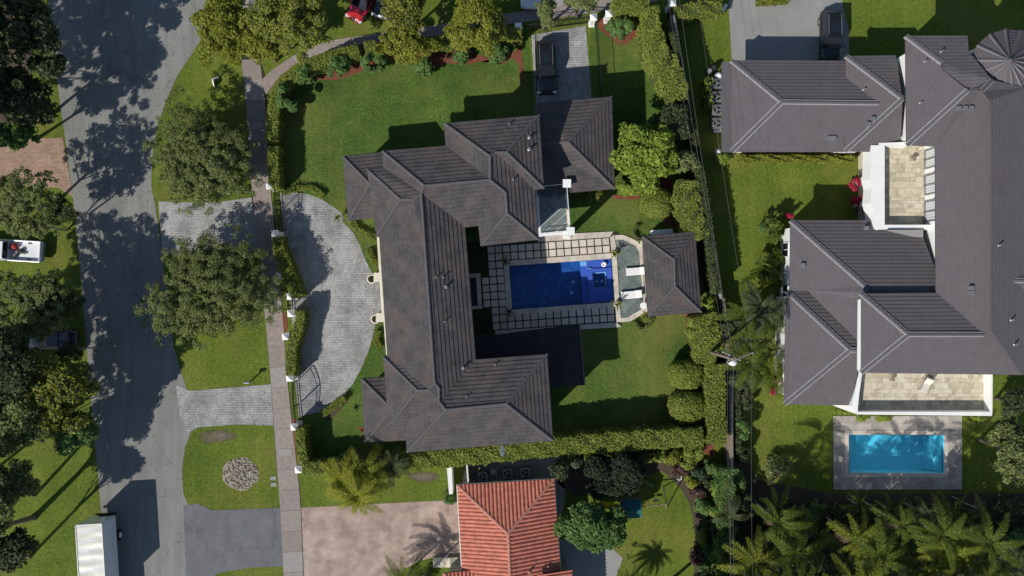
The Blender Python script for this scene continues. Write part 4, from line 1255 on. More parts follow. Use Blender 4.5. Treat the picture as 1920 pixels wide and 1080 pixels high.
# raised spa block at the east end with its own pit
slab_in(.70, .76, e, 1 - e, -1.34, -.62, M_ptile2, 'ledge')
slab_in(.76, 1 - e, e, .20, -1.34, -.30, M_ptile2, 'ledge')
slab_in(.76, 1 - e, .78, 1 - e, -1.34, -.30, M_ptile2, 'ledge')
slab_in(.76, .805, .20, .78, -1.34, -.16, M_ptile2, 'spa_wall')
slab_in(.95, 1 - e, .20, .78, -1.34, -.16, M_ptile2, 'spa_wall')
slab_in(.805, .95, .20, .29, -1.34, -.16, M_ptile2, 'spa_wall')
slab_in(.805, .95, .66, .78, -1.34, -.16, M_ptile2, 'spa_wall')
for a_, b_, c_, d_ in ((.81, .945, .295, .315), (.81, .945, .64, .658), (.81, .82, .315, .64), (.935, .945, .315, .64)):
    slab_in(a_, b_, c_, d_, -1.34, -.55, M_ptrim, 'spa_trim')
slab_in(.762, .80, .18, .196, -1.34, -.14, M_ptrim, 'spa_trim')
for k in range(3): slab_in(.70 + .03 * k, .728 + .03 * k, .012, .12, -.62, -.60 + .14 * k, M_ptrim, 'step')
for s_, t_, z_ in ((.625, .47, -1.33), (.86, .50, -1.33), (.91, .50, -1.33), (.60, .72, -1.33)):
    p_ = inpool(s_, t_); mb = MB(); mb.lathe((p_[0], p_[1], z_), [(.14, 0), (.14, .02), (.1, .05)], 12); mb.build('drain', M_white, sp)
mb = MB(); mb.sheet(quad(0, 1, 0, 1), -.06); mb.build('water', M_waterdk, sp)
p_ = inpool(.925, .12)
fl = MB(); fl.lathe((p_[0], p_[1], -.08), [(.10, 0), (.22, .0), (.25, .06), (.22, .12), (.10, .12), (.10, .05)], 18)
tag(fl.build('pool_float', M_white, None, smooth=True), 'round white ring float drifting in the corner of the dark pool', 'pool float')

# slate patio with its curved pale rim
rim_o = [(1153, 441), (1172, 440), (1180, 444), (1189, 451), (1203, 456), (1206, 520), (1210, 560), (1212, 585), (1201, 589), (1193, 596), (1187, 602), (1164.6, 604)]
rim_i = [(1153.5, 450), (1171, 449.5), (1177, 453), (1185, 459), (1197, 463.5), (1202, 520), (1205, 560), (1207, 578), (1196, 582), (1188, 588), (1182, 594.5), (1164, 596)]
for q in slab_walk(rim_o, rim_i, .7):
    mb = MB(); mb.prism(offset_poly(q, .006), .03, .10 + random.uniform(0, .004)); mb.build('rim_stone', random.choice(M_cope), terr)
inner = rim_i + [(1163, 575), (1157, 474)]
mb = MB(); mb.sheet(GP(inner), .04); mb.build('patio_bed', M_darkjoint, terr)
tile_field(offset_poly(GP(inner), .02), .042, .85, .85, math.radians(42), terr, M_slate, 'slate_tile', th=.035, seed=5, stagger=.5)

# loungers
def lounger(px, py, rz, label, back_up, short=False):
    c = G(px, py, .4)
    t = empty('sun_lounger', (c.x, c.y, .08), rz, label, 'sun lounger', 'white sun loungers by the pool')
    mb = MB(); mb.box((-.25, 0, .27), (1.25, .66, .10)); mb.build('mattress', M_white, t, bevel=.03)
    mb = MB()
    z1 = .27 + .60 * math.sin(back_up); x1 = .38 + .62 * math.cos(back_up)
    mb.add([(.38, -.33, .22), (.38, .33, .22), (x1, .33, z1 - .05), (x1, -.33, z1 - .05), (.38, -.33, .32), (.38, .33, .32), (x1, .33, z1 + .05), (x1, -.33, z1 + .05)],
           [(0, 1, 2, 3)[::-1], (4, 5, 6, 7)[::-1], (0, 1, 5, 4), (1, 2, 6, 5), (2, 3, 7, 6), (3, 0, 4, 7)])
    mb.build('backrest', M_white, t, bevel=.02)
    mb = MB()
    for y in (-.34, .34): mb.box((0, y, .2), (1.9, .05, .06))
    mb.build('frame', M_white_metal, t)
    for x in (-.8, .75):
        for y in (-.32, .32):
            mb = MB(); mb.box((x, y, .1), (.06, .06, .2)); mb.build('leg', M_white_metal, t)
    return t
lounger(1192, 508.5, math.radians(4), 'white sun lounger on the slate patio, the northern one, partly under the cabana roof', .45)
lounger(1183, 552.5, math.radians(5), 'southern white sun lounger on the slate patio, a spiky plant shadow on its foot', .25)
c = G(1206, 573, .7)
t = empty('side_table', (c.x, c.y, .08), 0, 'round white table on the patio rim at the south west corner of the cabana', 'table')
mb = MB(); mb.lathe((0, 0, .66), [(.30, 0), (.31, .03), (.30, .05)], 24); mb.build('table_top', M_white, t)
mb = MB(); mb.lathe((0, 0, 0), [(.20, 0), (.18, .04), (.05, .06), (.05, .66)], 12); mb.build('pedestal', M_white_metal, t)
def pot(t):
    mb = MB(); mb.lathe((0, 0, 0), [(.18, 0), (.26, .35), (.28, .45), (.24, .45)], 14); mb.build('pot', M_cream, t, smooth=True)
rosette('spiky_pot_plant', 1153, 476, 1.0, 22, .62, L_palmy, 'spiky yellow green potted plant at the north east corner of the dark pool', 'spiky plants at the pool corners', seed=1, base_mb=pot, z0=.1, width=.045)
rosette('spiky_pot_plant', 1157, 571, 1.0, 22, .66, L_palmy, 'spiky yellow green potted plant at the south east corner of the dark pool', 'spiky plants at the pool corners', seed=2, base_mb=pot, z0=.1, width=.045)
rosette('spiky_pot_plant', 947, 489, 1.0, 24, .66, L_dark, 'dark spiky potted plant in shade at the north west corner of the dark pool', 'spiky plants at the pool corners', seed=3, base_mb=pot, z0=.1, width=.045)
rosette('spiky_pot_plant', 955, 585, 1.0, 24, .66, L_dark, 'dark spiky potted plant in shade at the south west corner of the dark pool', 'spiky plants at the pool corners', seed=4, base_mb=pot, z0=.1, width=.045)

# ------------------------------------------------------------------ the large house on the right
big = empty('white_walled_house', (0, 0, 0), 0, 'sprawling white walled house with smooth slate grey tile roofs, round turret and two travertine terraces', 'house')
R = dict(course=0.325, lift=0.038, cap_r=0.115, mortar=0.07)
# R1 low wing
F = [([(1371, 113), (1586, 114), (1586, 139), (1648, 193), (1466, 191)], (1371, 113), (1586, 113)),
     ([(1371, 113), (1466, 191), (1371, 285)], (1371, 113), (1371, 285)),
     ([(1371, 285), (1466, 191), (1648, 193), (1585, 250), (1583, 285)], (1371, 285), (1583, 285))]
make_roof(big, F, 3.9, 0.42, M_roof2, M_roof2b, **R)
w, wo = eave_and_walls(big, [(1372, 114), (1590, 114), (1590, 284), (1372, 284)], 3.9, M_white)
windows_on(wo, w, 3.9)
mb = MB(); mb.prism(GP([(1353.5, 117), (1372, 117), (1372, 285), (1353.5, 285)], 3.75), 3.6, 3.8); mb.build('flat_canopy', M_roof2b, big)
# R2
F = [([(1586, 105), (1679, 103), (1692, 185)], (1586, 105), (1679, 104)),
     ([(1586, 105), (1692, 185), (1584, 284)], (1586, 105), (1584, 284)),
     ([(1584, 284), (1692, 185), (1689, 262), (1648, 268), (1646, 285)], (1584, 284), (1646, 285))]
make_roof(big, F, 4.6, 0.42, M_roof2, M_roof2b, **R)
w, wo = eave_and_walls(big, [(1586, 105), (1679, 103), (1695, 185), (1689, 262), (1648, 268), (1646, 285), (1584, 284)], 4.6, M_white)
# tall block and south wing
NW, NE, S1, S2, WE, SW6, NW6, SE6 = (1698, 67), (1814, 67), (1700, 273), (1754, 275), (1755, 548), (1614, 699), (1614, 550), (1916, 703)
a1, a2, a3, a4, a5, a6, a7 = (1766, 118), (1766, 130), (1814, 169), (1840, 170), (1855, 189), (1857, 257), (1857, 617)
s1, s2 = (1703, 627), (1844, 627)
E1 = (2010, 150); E2 = (2010, 703)
F = [([NW, NE, a1], NW, NE), ([NW, a1, a2, a3, S1], NW, S1),
     ([S1, a3, a4, S2], (1700, 273), (1754, 275)),
     ([S2, a4, a5, a6, a7, s2, WE], S2, WE),
     ([WE, s2, s1, NW6], (1614, 550), (1755, 549)), ([NW6, s1, SW6], NW6, SW6), ([SW6, s1, s2, a7, SE6], SW6, SE6)]
# the narrow strip south of the upper hip belongs to the long west slope
F[2] = ([S1, a3, a4, S2], (1690, 274), (1760, 276))
make_roof(big, F, 7.4, 0.40, M_roof2, M_roof2b, **R)
F = [([NE, (1816, 96), (1860, 150), a4, a3, a2, a1], (1766, 60), (1860, 60), 7.2),
     ([a4, (1860, 150), (1925, 165), (2010, 165), (2010, 703), SE6, a7, a6, a5], (2010, 165), (2010, 703), 7.0)]
make_roof(big, F, 7.4, 0.33, M_roof2, M_roof2b, **R)
F = [([(1870, 525), (1925, 470), (2020, 470), (2020, 528)], (1925, 466), (2020, 466), 8.0), ([(1870, 525), (2020, 528), (2020, 590), (1930, 590)], (1925, 592), (2020, 592), 8.0)]
make_roof(big, F, 8.0, 0.36, M_roof2, M_roof2b, **R)
outl = [NW, NE, (1816, 96), (1870, 120), (2010, 120), (2010, 703), SE6, SW6, NW6, WE, S2, S1]
poly = GP(outl, 7.4)
mb = MB(); mb.prism(offset_poly(poly, .04), 7.18, 7.385); mb.build('soffit', M_fascia1, big)
wl2 = offset_poly(poly, .93)
mb = MB(); mb.prism(wl2, 0, 7.177, bottom=False); wo2 = mb.build('wall', M_white, big)
windows_on(wo2, wl2, 7.4, floors=(.9,), every=3.4)
# round turret
cen = G(1894, 134, 7.6)
rad = 3.55; nseg = 16
apex = Vector((cen.x - .35, cen.y + .0, 9.75)); ax = G(1893, 113, 9.75); apex = ax
tur = None
mb = MB(); mb.lathe((cen.x, cen.y, 0), [(3.1, 0), (3.1, 7.4)], 24); mb.build('turret_wall', M_white, big)
for k in range(nseg):
    a0 = 2 * math.pi * (k + .3) / nseg; a1_ = 2 * math.pi * (k + 1.3) / nseg
    p_ = Vector((cen.x + rad * math.cos(a0), cen.y + rad * math.sin(a0), 7.6)); q_ = Vector((cen.x + rad * math.cos(a1_), cen.y + rad * math.sin(a1_), 7.6))
    mb = MB(); n_ = 11
    for i in range(n_):
        f0, f1 = i / n_, (i + 1) / n_
        A_, B_, C_, D_ = p_.lerp(apex, f0), q_.lerp(apex, f0), q_.lerp(apex, f1), p_.lerp(apex, f1)
        up_ = Vector((0, 0, .045))
        L0 = (B_ - A_).length
        mb.add([A_ + up_, B_ + up_, C_, D_, A_, B_], [(0, 1, 2, 3), (4, 5, 1, 0)], [[(k, f0 * 3.3), (k + L0, f0 * 3.3), (k + L0, f1 * 3.3), (k, f1 * 3.3)], [(0, 0)] * 4])
    mb.build('roof_slope', M_roof2, big)
    mb = MB(); mb.tube([p_ + Vector((0, 0, .06)), apex + Vector((0, 0, .04))], [.115, .07], 6)
    cp = mb.build('ridge_cap', M_roof2b, big)
    mb = MB()
    for sg in (1, -1):
        sd = Vector((-math.sin(a0), math.cos(a0), 0)) * sg * .12
        mb.tube([p_ + sd + Vector((0, 0, .07)), apex + sd * .4 + Vector((0, 0, .05))], [.028, .02], 4)
    mb.build('mortar_line', M_mortar, cp)
mb = MB(); mb.lathe(apex - Vector((0, 0, .1)), [(.18, 0), (.16, .2), (.04, .4)], 8); mb.build('finial', M_roof2b, big)
mb = MB(); mb.lathe((cen.x, cen.y, 7.4), [(3.5, 0), (3.55, .19)], 32); mb.build('turret_soffit', M_fascia1, big)
# R4 and R5, single storey wings to the west
F = [([(1482, 413), (1635, 413), (1731, 445), (1770, 548), (1622, 548), (1622, 536)], (1482, 413), (1635, 413)),
     ([(1482, 413), (1622, 536), (1622, 548), (1611, 560), (1611, 642), (1514, 545), (1480, 545)], (1482, 413), (1480, 545))]
make_roof(big, F, 4.3, 0.42, M_roof2, M_roof2b, **R)
w, wo = eave_and_walls(big, [(1482, 413), (1635, 413), (1700, 445), (1700, 600), (1480, 600)], 4.3, M_white)
windows_on(wo, w, 4.3)
F = [([(1474, 545), (1514, 545), (1611, 640), (1611, 657), (1594, 656)], (1474, 545), (1514, 545)),
     ([(1474, 545), (1594, 656), (1470, 758)], (1474, 545), (1470, 758)),
     ([(1470, 758), (1594, 656), (1611, 657), (1610, 690), (1594, 760)], (1470, 758), (1594, 760))]
make_roof(big, F, 4.3, 0.42, M_roof2, M_roof2b, **R)
w, wo = eave_and_walls(big, [(1474, 545), (1600, 545), (1600, 758), (1470, 757)], 4.3, M_white)
windows_on(wo, w, 4.3)
for (x, y, h) in ((1555, 259, 4.6), (1563, 259, 4.6), (1629, 233, 5.0), (1637, 223, 5.1), (1797, 203, 8.7), (1809, 203, 8.8), (1821, 203, 8.9), (1821, 540, 9.0), (1821, 549, 9.0), (1505, 497, 4.9), (1624, 428, 5.0)):
    box_vent(x, y, h, big)
for (x, y, h) in ((1619, 168, 5.5), (1764, 97, 8.2), (1734, 115, 8.3), (1725, 193, 8.0), (1873, 460, 9.0), (1896, 600, 8.9), (1902, 646, 8.5)):
    vent(x, y, h, big, .07, .25, M_grey_metal)

# upper balcony between the wings
FL = 3.9
mb = MB(); mb.prism(GP([(1634, 262), (1756, 262), (1756, 432), (1640, 432)], FL), 3.5, FL); bs = mb.build('balcony_slab', M_white, big)
tile_field(GP([(1655, 270), (1740, 270), (1740, 424), (1655, 424)], FL), FL + .003, .46, .40, 0, bs, M_trav, 'travertine_tile', gap=.012, seed=8, vary=True, jit=.006)
mb = MB(); mb.prism(GP([(1634, 272), (1659, 272), (1659, 421), (1646, 431), (1641, 428), (1638, 400), (1633, 380), (1635, 352), (1632, 335), (1634, 300)], 4.95), 3.2, 4.95); mb.build('parapet', M_white, big, bevel=.015)
mb = MB(); mb.prism(GP([(1641, 421.3), (1752, 421.3), (1752, 430), (1646, 430)], 4.95), 3.2, 4.953); mb.build('parapet', M_white, big, bevel=.015)
mb = MB(); mb.prism(GP([(1648, 268), (1700, 266), (1700, 274.5), (1648, 271.8)], 4.95), 3.2, 4.947); mb.build('parapet', M_white, big)
mb = MB(); mb.prism(GP([(1664, 431), (1731, 431), (1731, 445), (1712, 443)], 5.2), 4.2, 5.2); mb.build('flat_roof', M_concgrey, big)
# french doors on the tall wall
xw = G(1754, 300, 7.4).x + .91
def french(py0, py1):
    y1 = G(1735, py0, FL).y; y0 = G(1735, py1, FL).y
    f = MB()
    yc = (y0 + y1) / 2; W_ = y1 - y0
    zt = FL + 2.5
    for yy in (y0, y1, yc): f.box((xw - .05, yy, FL + 1.27), (.12, .12, 2.5))
    f.box((xw - .05, yc, zt), (.12, W_ + .1, .12)); f.box((xw - .05, yc, FL + .12), (.12, W_ - .1, .2))
    fr = f.build('french_door', M_grey_metal, wo2)
    for s in (0, 1):
        ya = y0 + .08 + s * (W_ / 2); wl_ = W_ / 2 - .16
        for i in range(3):
            for j in range(4):
                g = MB(); g.box((xw - .035, ya + wl_ * (i + .5) / 3, FL + .25 + (j + .5) * 2.18 / 4), (.03, wl_ / 3 - .05, .50)); g.build('pane', M_pane, fr)
M_pane = plain('bright_pane', (.62, .65, .66), .12, spec=.8, var=.05)
mb = MB(); mb.prism([(xw, G(0, 424, FL).y), (xw + .5, G(0, 424, FL).y), (xw + .5, G(0, 272, FL).y), (xw, G(0, 272, FL).y)], FL, 7.1); mb.build('balcony_wall', M_white, big)
for a_, b_ in ((283, 317), (330, 366), (379, 416)): french(a_, b_)
for y in (322, 372):
    c = G(1738, y, 5.6); mb = MB(); mb.box((xw - .12, c.y, 6.0), (.16, .14, .32), taper=.7); mb.build('wall_lantern', M_black, wo2)
c = G(1716, 296, 4.6)
t = empty('garden_figure', (c.x, c.y, FL + .02), 0, 'small wrought iron chair and stand in the shady corner of the upper balcony', 'metal chair')
mb = MB()
for a in range(4): mb.tube([(.22 * math.cos(a * 1.57 + .7), .22 * math.sin(a * 1.57 + .7), 0), (.18 * math.cos(a * 1.57 + .7), .18 * math.sin(a * 1.57 + .7), .45)], .018, 5)
mb.build('legs', M_iron, t)
mb = MB(); mb.lathe((0, 0, .45), [(.22, 0), (.24, .02), (.22, .04)], 14); mb.build('seat', M_wood, t)
mb = MB(); mb.tube([(-.2, .18, .45), (-.24, .22, .95), (0, .3, 1.02), (.24, .22, .95), (.2, .18, .45)], .02, 5); mb.tube([(0, .2, .45), (0, .3, 1.0)], .015, 5); mb.build('backrest', M_iron, t)

# arched porch posts on the garden side, and red bougainvillea
for k, (x, y) in enumerate(((1624, 338), (1626, 382))):
    c = G(x, y, 2.0); mb = MB(); mb.box((c.x, c.y, 2.1), (.75, .5, 4.2)); mb.box((c.x, c.y, 4.25), (.9, .62, .12)); mb.build('porch_pillar', M_white, big, bevel=.02)
mb = MB(); mb.prism(GP([(1609, 284), (1660, 284), (1660, 432), (1609, 432)], 0), 0.02, .12); mb.build('porch_floor', M_trav[0], big)
# south terrace above the light blue pool
tp = GP([(1603, 690), (1860, 690), (1859, 779), (1603, 775)], 4.9)
mb = MB(); mb.prism(offset_poly(GP([(1610, 680), (1850, 680), (1850, 776), (1610, 774)], FL), 0.0), 3.5, FL); ts = mb.build('terrace_slab', M_white, big)
tile_field(GP([(1608, 696), (1846, 696), (1846, 775), (1608, 773)], FL), FL + .003, .46, .40, 0, ts, M_trav, 'travertine_tile', gap=.012, seed=9, vary=True, jit=.006)
def bar(pts, z0, z1, nm, mat=M_white): mb = MB(); mb.prism(GP(pts, z1), z0, z1); return mb.build(nm, mat, big, bevel=.012)
bar([(1608, 772), (1861, 772), (1860, 780), (1606, 777)], 0, 4.95, 'parapet')
bar([(1857, 700), (1861.5, 700), (1861, 772), (1857, 772)], 0, 4.953, 'parapet')
bar([(1611, 680), (1618, 690), (1611, 740), (1608, 772), (1600, 774), (1597, 762), (1606, 722)], 0, 4.956, 'parapet')
bar([(1611.3, 562), (1614, 560), (1614, 699), (1610, 692)], 6.95, 7.3, 'corner_wall')
# lounge chair
c = G(1738, 720, 4.3)
t = empty('lounge_chair', (c.x, c.y, FL + .025), math.radians(68), 'white cushioned lounge chair standing askew on the travertine south terrace', 'lounge chair')
mb = MB(); mb.box((-.38, 0, .30), (.75, .66, .12)); mb.build('seat_cushion', plain('ivory_fabric', (.66, .62, .55), .9), t, bevel=.04)
mb = MB(); mb.add([(.02, -.33, .25), (.02, .33, .25), (.55, .33, .72), (.55, -.33, .72), (-.03, -.33, .38), (-.03, .33, .38), (.46, .33, .84), (.46, -.33, .84)], [(0, 1, 2, 3), (7, 6, 5, 4), (0, 4, 5, 1), (1, 5, 6, 2), (2, 6, 7, 3), (3, 7, 4, 0)])
mb.build('back_cushion', MATS['ivory_fabric'], t, bevel=.03)
mb = MB()
for y in (-.38, .38): mb.tube([(-.72, y, 0), (-.7, y, .45), (.3, y, .5), (.62, y, .86)], .03, 6); mb.tube([(.3, y, .5), (.42, y, 0)], .03, 6)
mb.build('frame', M_wood, t)
mb = MB(); mb.box((.72, 0, .40), (.45, .55, .12)); mb.build('headrest', plain('taupe_fabric', (.2, .18, .15), .9), t, bevel=.03)
c = G(1675, 708, 4.4)
t = empty('deck_box', (c.x, c.y, FL + .025), 0, 'small olive wooden stool near the west end of the south terrace', 'stool')
mb = MB(); mb.box((0, 0, .42), (.30, .62, .06)); mb.build('seat', M_wood, t)
for sx in (-.12, .12):
    for sy in (-.26, .26): mb = MB(); mb.box((sx, sy, .2), (.05, .05, .4)); mb.build('leg', M_wood, t)

# light blue pool
dk = empty('pool_deck', (0, 0, 0), 0); dk['kind'] = 'structure'
deck = [(1562, 780), (1803, 780), (1800, 920), (1561, 918)]
mb = MB(); sheet_holes(mb, GP(deck), [GP(POOL2)], .02); mb.build('deck_bed', M_darkjoint, dk)
M_dk = [plain('deck_tile_a', (.36, .33, .30), .85, var=.16, scale=2), plain('deck_tile_b', (.41, .375, .335), .85, var=.16, scale=2), plain('deck_tile_c', (.31, .285, .26), .85, var=.16, scale=2)]
x0, y1 = G(*deck[0]).xy; x1 = G(*deck[1]).x; y0 = G(*deck[3]).y
px0, py1 = GP(POOL2)[0]; px1 = GP(POOL2)[1][0]; py0 = GP(POOL2)[2][1]
cp_ = .38
for rect in (((x0, py1 + cp_), (x1, y1)), ((x0, y0), (x1, py0 - cp_)), ((x0, py0 - cp_), (px0 - cp_, py1 + cp_)), ((px1 + cp_, py0 - cp_), (x1, py1 + cp_))):
    (ax_, ay_), (bx_, by_) = rect
    tile_field([(ax_, ay_), (bx_, ay_), (bx_, by_), (ax_, by_)], .022, .72, .72, 0, dk, M_dk, 'deck_tile', gap=.012, th=.03, seed=12)
L_ = px1 - px0; H_ = py1 - py0
for i in range(int(L_ / .6)):
    w_ = L_ / int(L_ / .6)
    for (ya, yb) in ((py1 + .005, py1 + cp_ - .01), (py0 - cp_ + .01, py0 - .005)):
        mb = MB(); mb.prism([(px0 + i * w_ + .005, ya), (px0 + (i + 1) * w_ - .005, ya), (px0 + (i + 1) * w_ - .005, yb), (px0 + i * w_ + .005, yb)], .022, .065); mb.build('coping_stone', random.choice(M_cope[:2]), dk)
n_ = int((H_ + 2 * cp_) / .6); w_ = (H_ + 2 * cp_) / n_
for i in range(n_):
    for (xa, xb) in ((px0 - cp_ + .01, px0 - .006), (px1 + .006, px1 + cp_ - .01)):
        yb = py0 - cp_ + i * w_
        mb = MB(); mb.prism([(xa, yb + .005), (xb, yb + .005), (xb, yb + w_ - .005), (xa, yb + w_ - .005)], .022, .066); mb.build('coping_stone', random.choice(M_cope[:2]), dk)
sp2 = empty('swimming_pool', (0, 0, 0), 0, 'light turquoise rectangular swimming pool with grey stone deck, south of the white terrace', 'swimming pool')
M_aqua = pool_mat('aqua_plaster_ripple_light', (.62, .86, .92), (.50, .78, .88), 1.6, 1)
M_waterlt = water_mat('aqua_water', (.42, .88, .99))
Q = GP(POOL2)
basin(Q, .06, -1.4, M_aqua, sp2, 'basin')
xs = [p[0] for p in Q]; ys = [p[1] for p in Q]
X0, X1, Y0, Y1 = min(xs) + .03, max(xs) - .03, min(ys) + .05, max(ys) - .05
for k in range(4):
    mb = MB(); mb.box((X1 - .25 - .32 * k, (Y0 + Y1) / 2, -1.39 + (1.1 - .3 * k) / 2), (.32, Y1 - Y0 - .02, 1.1 - .3 * k)); mb.build('step', M_aqua, sp2)
mb = MB(); mb.box((X0 + .25, (Y0 + Y1) / 2, -1.35 + .5), (.10, Y1 - Y0 - .3, 1.0)); mb.build('ledge', M_white, sp2)
mb = MB(); mb.sheet(Q, -.07); mb.build('water', M_waterlt, sp2)

# ------------------------------------------------------------------ red tiled house
red = empty('red_tiled_house', (0, 0, 0), 0, 'house with a hipped terracotta barrel tile roof at the bottom of the view', 'house')
F = [([(857, 909), (1039, 898), (953, 1001)], (857, 909), (1039, 898)), ([(857, 909), (953, 1001), (960, 1170), (872, 1170)], (857, 909), (867, 1090)),
     ([(1039, 898), (1058, 1170), (960, 1170), (953, 1001)], (1039, 898), (1051, 1080))]
make_roof(red, F, 3.3, 0.36, M_redtile, M_redcap, course=0.345, lift=0.12, cap_r=0.12, barrel=True)
w, wo = eave_and_walls(red, [(857, 909), (1039, 898), (1058, 1170), (872, 1170)], 3.3, M_beigewall, inset=.5)
F = [([(831, 1074), (898, 1069), (915, 1090), (850, 1096)], (831, 1074), (898, 1069)), ([(831, 1074), (850, 1096), (855, 1170), (838, 1170)], (831, 1074), (838, 1170)), ([(898, 1069), (915, 1090), (925, 1170), (855, 1170), (850, 1096)], (831, 1074), (838, 1170))]
F = [([(831, 1074), (912, 1067), (912, 1140), (890, 1140)], (831, 1074), (912, 1067)), ([(831, 1074), (890, 1140), (840, 1190)], (831, 1074), (840, 1190))]
make_roof(red, F, 3.6, 0.36, M_redtile, M_redcap, course=0.345, lift=0.12, cap_r=0.12, barrel=True)
w, wo = eave_and_walls(red, [(831, 1074), (912, 1067), (920, 1180), (838, 1180)], 3.6, M_beigewall, inset=.4)
F = [([(1006, 1078), (1073, 1068), (1078, 1180), (1010, 1180)], (1073, 1068), (1078, 1180))]
make_roof(red, F, 3.6, 0.30, M_redtile, M_redcap, course=0.345, lift=0.12, cap_r=0.12, barrel=True)
w, wo = eave_and_walls(red, [(1006, 1078), (1073, 1068), (1078, 1180), (1010, 1180)], 3.6, M_beigewall, inset=.4)
gut = GP([(857, 909), (1039, 898), (1058, 1170)], 3.25)
for k in range(2):
    mb = MB(); a_, b_ = gut[k], gut[k + 1]; mb.tube([(a_[0], a_[1], 3.22), (b_[0], b_[1], 3.22)], .06, 6); mb.build('gutter', M_white_metal, red)
a_, b_ = GP([(857, 909), (867, 1090)], 3.25); mb = MB(); mb.tube([(a_[0], a_[1], 3.22), (b_[0], b_[1], 3.22)], .06, 6); mb.build('gutter', M_white_metal, red)
vent(992, 1072, 4.6, red, .09, .25, M_redcap); vent(1027, 1061, 3.9, red, .06, .2, M_redcap)
# side porch wall of the red house
bx = GP([(812, 1047), (862, 1046), (862, 1064), (812, 1064)], .4)
mb = MB(); mb.prism(bx, 0.02, .4); o = mb.build('porch_platform', M_cream, red)
mb = MB()
for i in range(8): a_ = Vector(G(815, 1063, .9)).lerp(G(858, 1024, .9), i / 7); mb.box((a_.x, a_.y, .6), (.06, .06, 1.0))
a_, b_ = G(815, 1063, 1.1), G(858, 1024, 1.1); mb.tube([a_, b_], .035, 5); mb.build('porch_railing', M_grey_metal, red)
# white garden wall
mb = MB(); q = GP([(838, 878), (847, 876), (849, 926), (842, 927)], 2.0); mb.prism(q, 0, 2.0); o = mb.build('coping', M_white, None)
tag(o, 'short white garden wall beside the round shrub, west of the red roof', 'wall')
o.name = 'garden_wall'

# ------------------------------------------------------------------ hedges and clipped shrubs
hedge('boundary_hedge', [(700, 873), (760, 866), (830, 861), (900, 855), (1000, 843), (1100, 833), (1200, 826), (1318, 820)], [1.4, 1.5, 1.5, 1.5, 1.55, 1.7, 1.7, 1.6], 3.3, L_hedge,
      'long tall clipped yellow green hedge between the grey roofed house and the red roof', lsize=.11, dens=180, rough=.14)
hedge('boundary_hedge', [(567, 879), (620, 877), (700, 874)], 1.2, 2.3, L_hedge, 'lower clipped hedge west of the big palm, running from the last gate pillar')
hedge('front_hedge', [(511, 275), (511, 305), (513, 352)], 1.0, 2.2, L_hedge, 'straight clipped hedge along the sidewalk north of the northern gate')
hedge('front_hedge', [(508, 262), (510, 220), (518, 176), (545, 145), (580, 124), (620, 105), (660, 96), (672, 93)], 1.1, 2.2, L_hedge, 'curving clipped hedge at the north west corner of the lawn, under the dark round bushes')
hedge('front_hedge', [(684, 90), (705, 86)], 1.2, 2.3, L_hedge, 'short block of clipped hedge beside the arc sidewalk, west of the large yellow green tree')
hedge('front_hedge', [(760, 82), (830, 76), (900, 68), (978, 61)], 1.0, 2.2, L_hedge, 'clipped hedge behind the red mulch, between the arc sidewalk and the long bed')
hedge('courtyard_hedge', [(518, 445), (523, 470), (533, 500), (546, 528), (556, 556)], [.9, 1.1, 1.3, 1.2, 1.0], 2.2, L_hedge, 'curved clipped hedge with a shaded east side, north of the walkway pillars')
hedge('courtyard_hedge', [(562, 583), (562, 604), (553, 630), (545, 655), (544, 704)], [.8, .9, 1.0, .95, .9], 2.2, L_hedge, 'curved clipped hedge with a shaded east side, south of the walkway pillars')
hedge('front_hedge', [(561, 803), (564, 835), (567, 866)], .85, 2.2, L_hedge, 'short straight hedge south of the southern gate')
hedge('low_hedge', [(602, 778), (618, 768), (634, 756), (645, 746)], .65, .7, L_hedge, 'low clipped hedge strip at the south end of the grey paver courtyard', dens=260, lsize=.08)
hedge('low_hedge', [(528, 362), (555, 352), (585, 352), (606, 366)], .5, .5, L_hedge, 'low thin hedge curving along the north edge of the courtyard', dens=260, lsize=.07)
hedge('low_hedge', [(654, 404), (662, 420), (672, 432), (690, 440), (703, 447)], .6, .5, L_hedge, 'low curling hedge under the north west wing of the grey house', dens=260, lsize=.07)
hedge('low_hedge', [(690, 468), (696, 484), (708, 494)], .6, .5, L_hedge, 'tiny curled low hedge north of the entrance planters', dens=260, lsize=.07)
hedge('low_hedge', [(710, 620), (703, 636), (712, 652)], .55, .5, L_hedge, 'tiny curled low hedge south of the entrance planters', dens=260, lsize=.07)
hedge('boundary_hedge', [(1150, 6), (1180, 6), (1216, 10)], [1.2, 1.3, 1.5], 3.2, L_hedge, 'tall hedge running east along the top of the view from the white gate pillars')
hedge('boundary_hedge', [(1219, 12), (1222, 50), (1232, 90), (1250, 122), (1266, 150), (1271, 186)], [1.5, 1.6, 1.9, 2.2, 2.0, 1.8], 3.6, L_hedge, 'broad tall clipped hedge slanting down the east side of the north lawn', lsize=.11, rough=.16)
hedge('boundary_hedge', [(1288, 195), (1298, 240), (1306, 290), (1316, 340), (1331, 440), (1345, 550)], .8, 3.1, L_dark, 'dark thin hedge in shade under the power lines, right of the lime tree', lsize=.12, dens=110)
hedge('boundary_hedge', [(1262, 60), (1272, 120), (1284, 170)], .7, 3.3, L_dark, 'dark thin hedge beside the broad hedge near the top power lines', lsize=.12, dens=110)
hedge('clipped_hedge', [(1290, 338), (1288, 362), (1294, 392), (1304, 420), (1318, 446)], [1.6, 2.3, 2.3, 2.0, 1.2], 3.2, L_hedge, 'lumpy lime green clipped hedge north east of the cabana roof', lsize=.11, rough=.24)
topiary('clipped_dome', 1232, 380, 2.2, 1.45, 1.35, 2.7, L_hedge, 9000, .10, 'round clipped lime dome north of the cabana, left of the lumpy hedge', 'clipped domes')
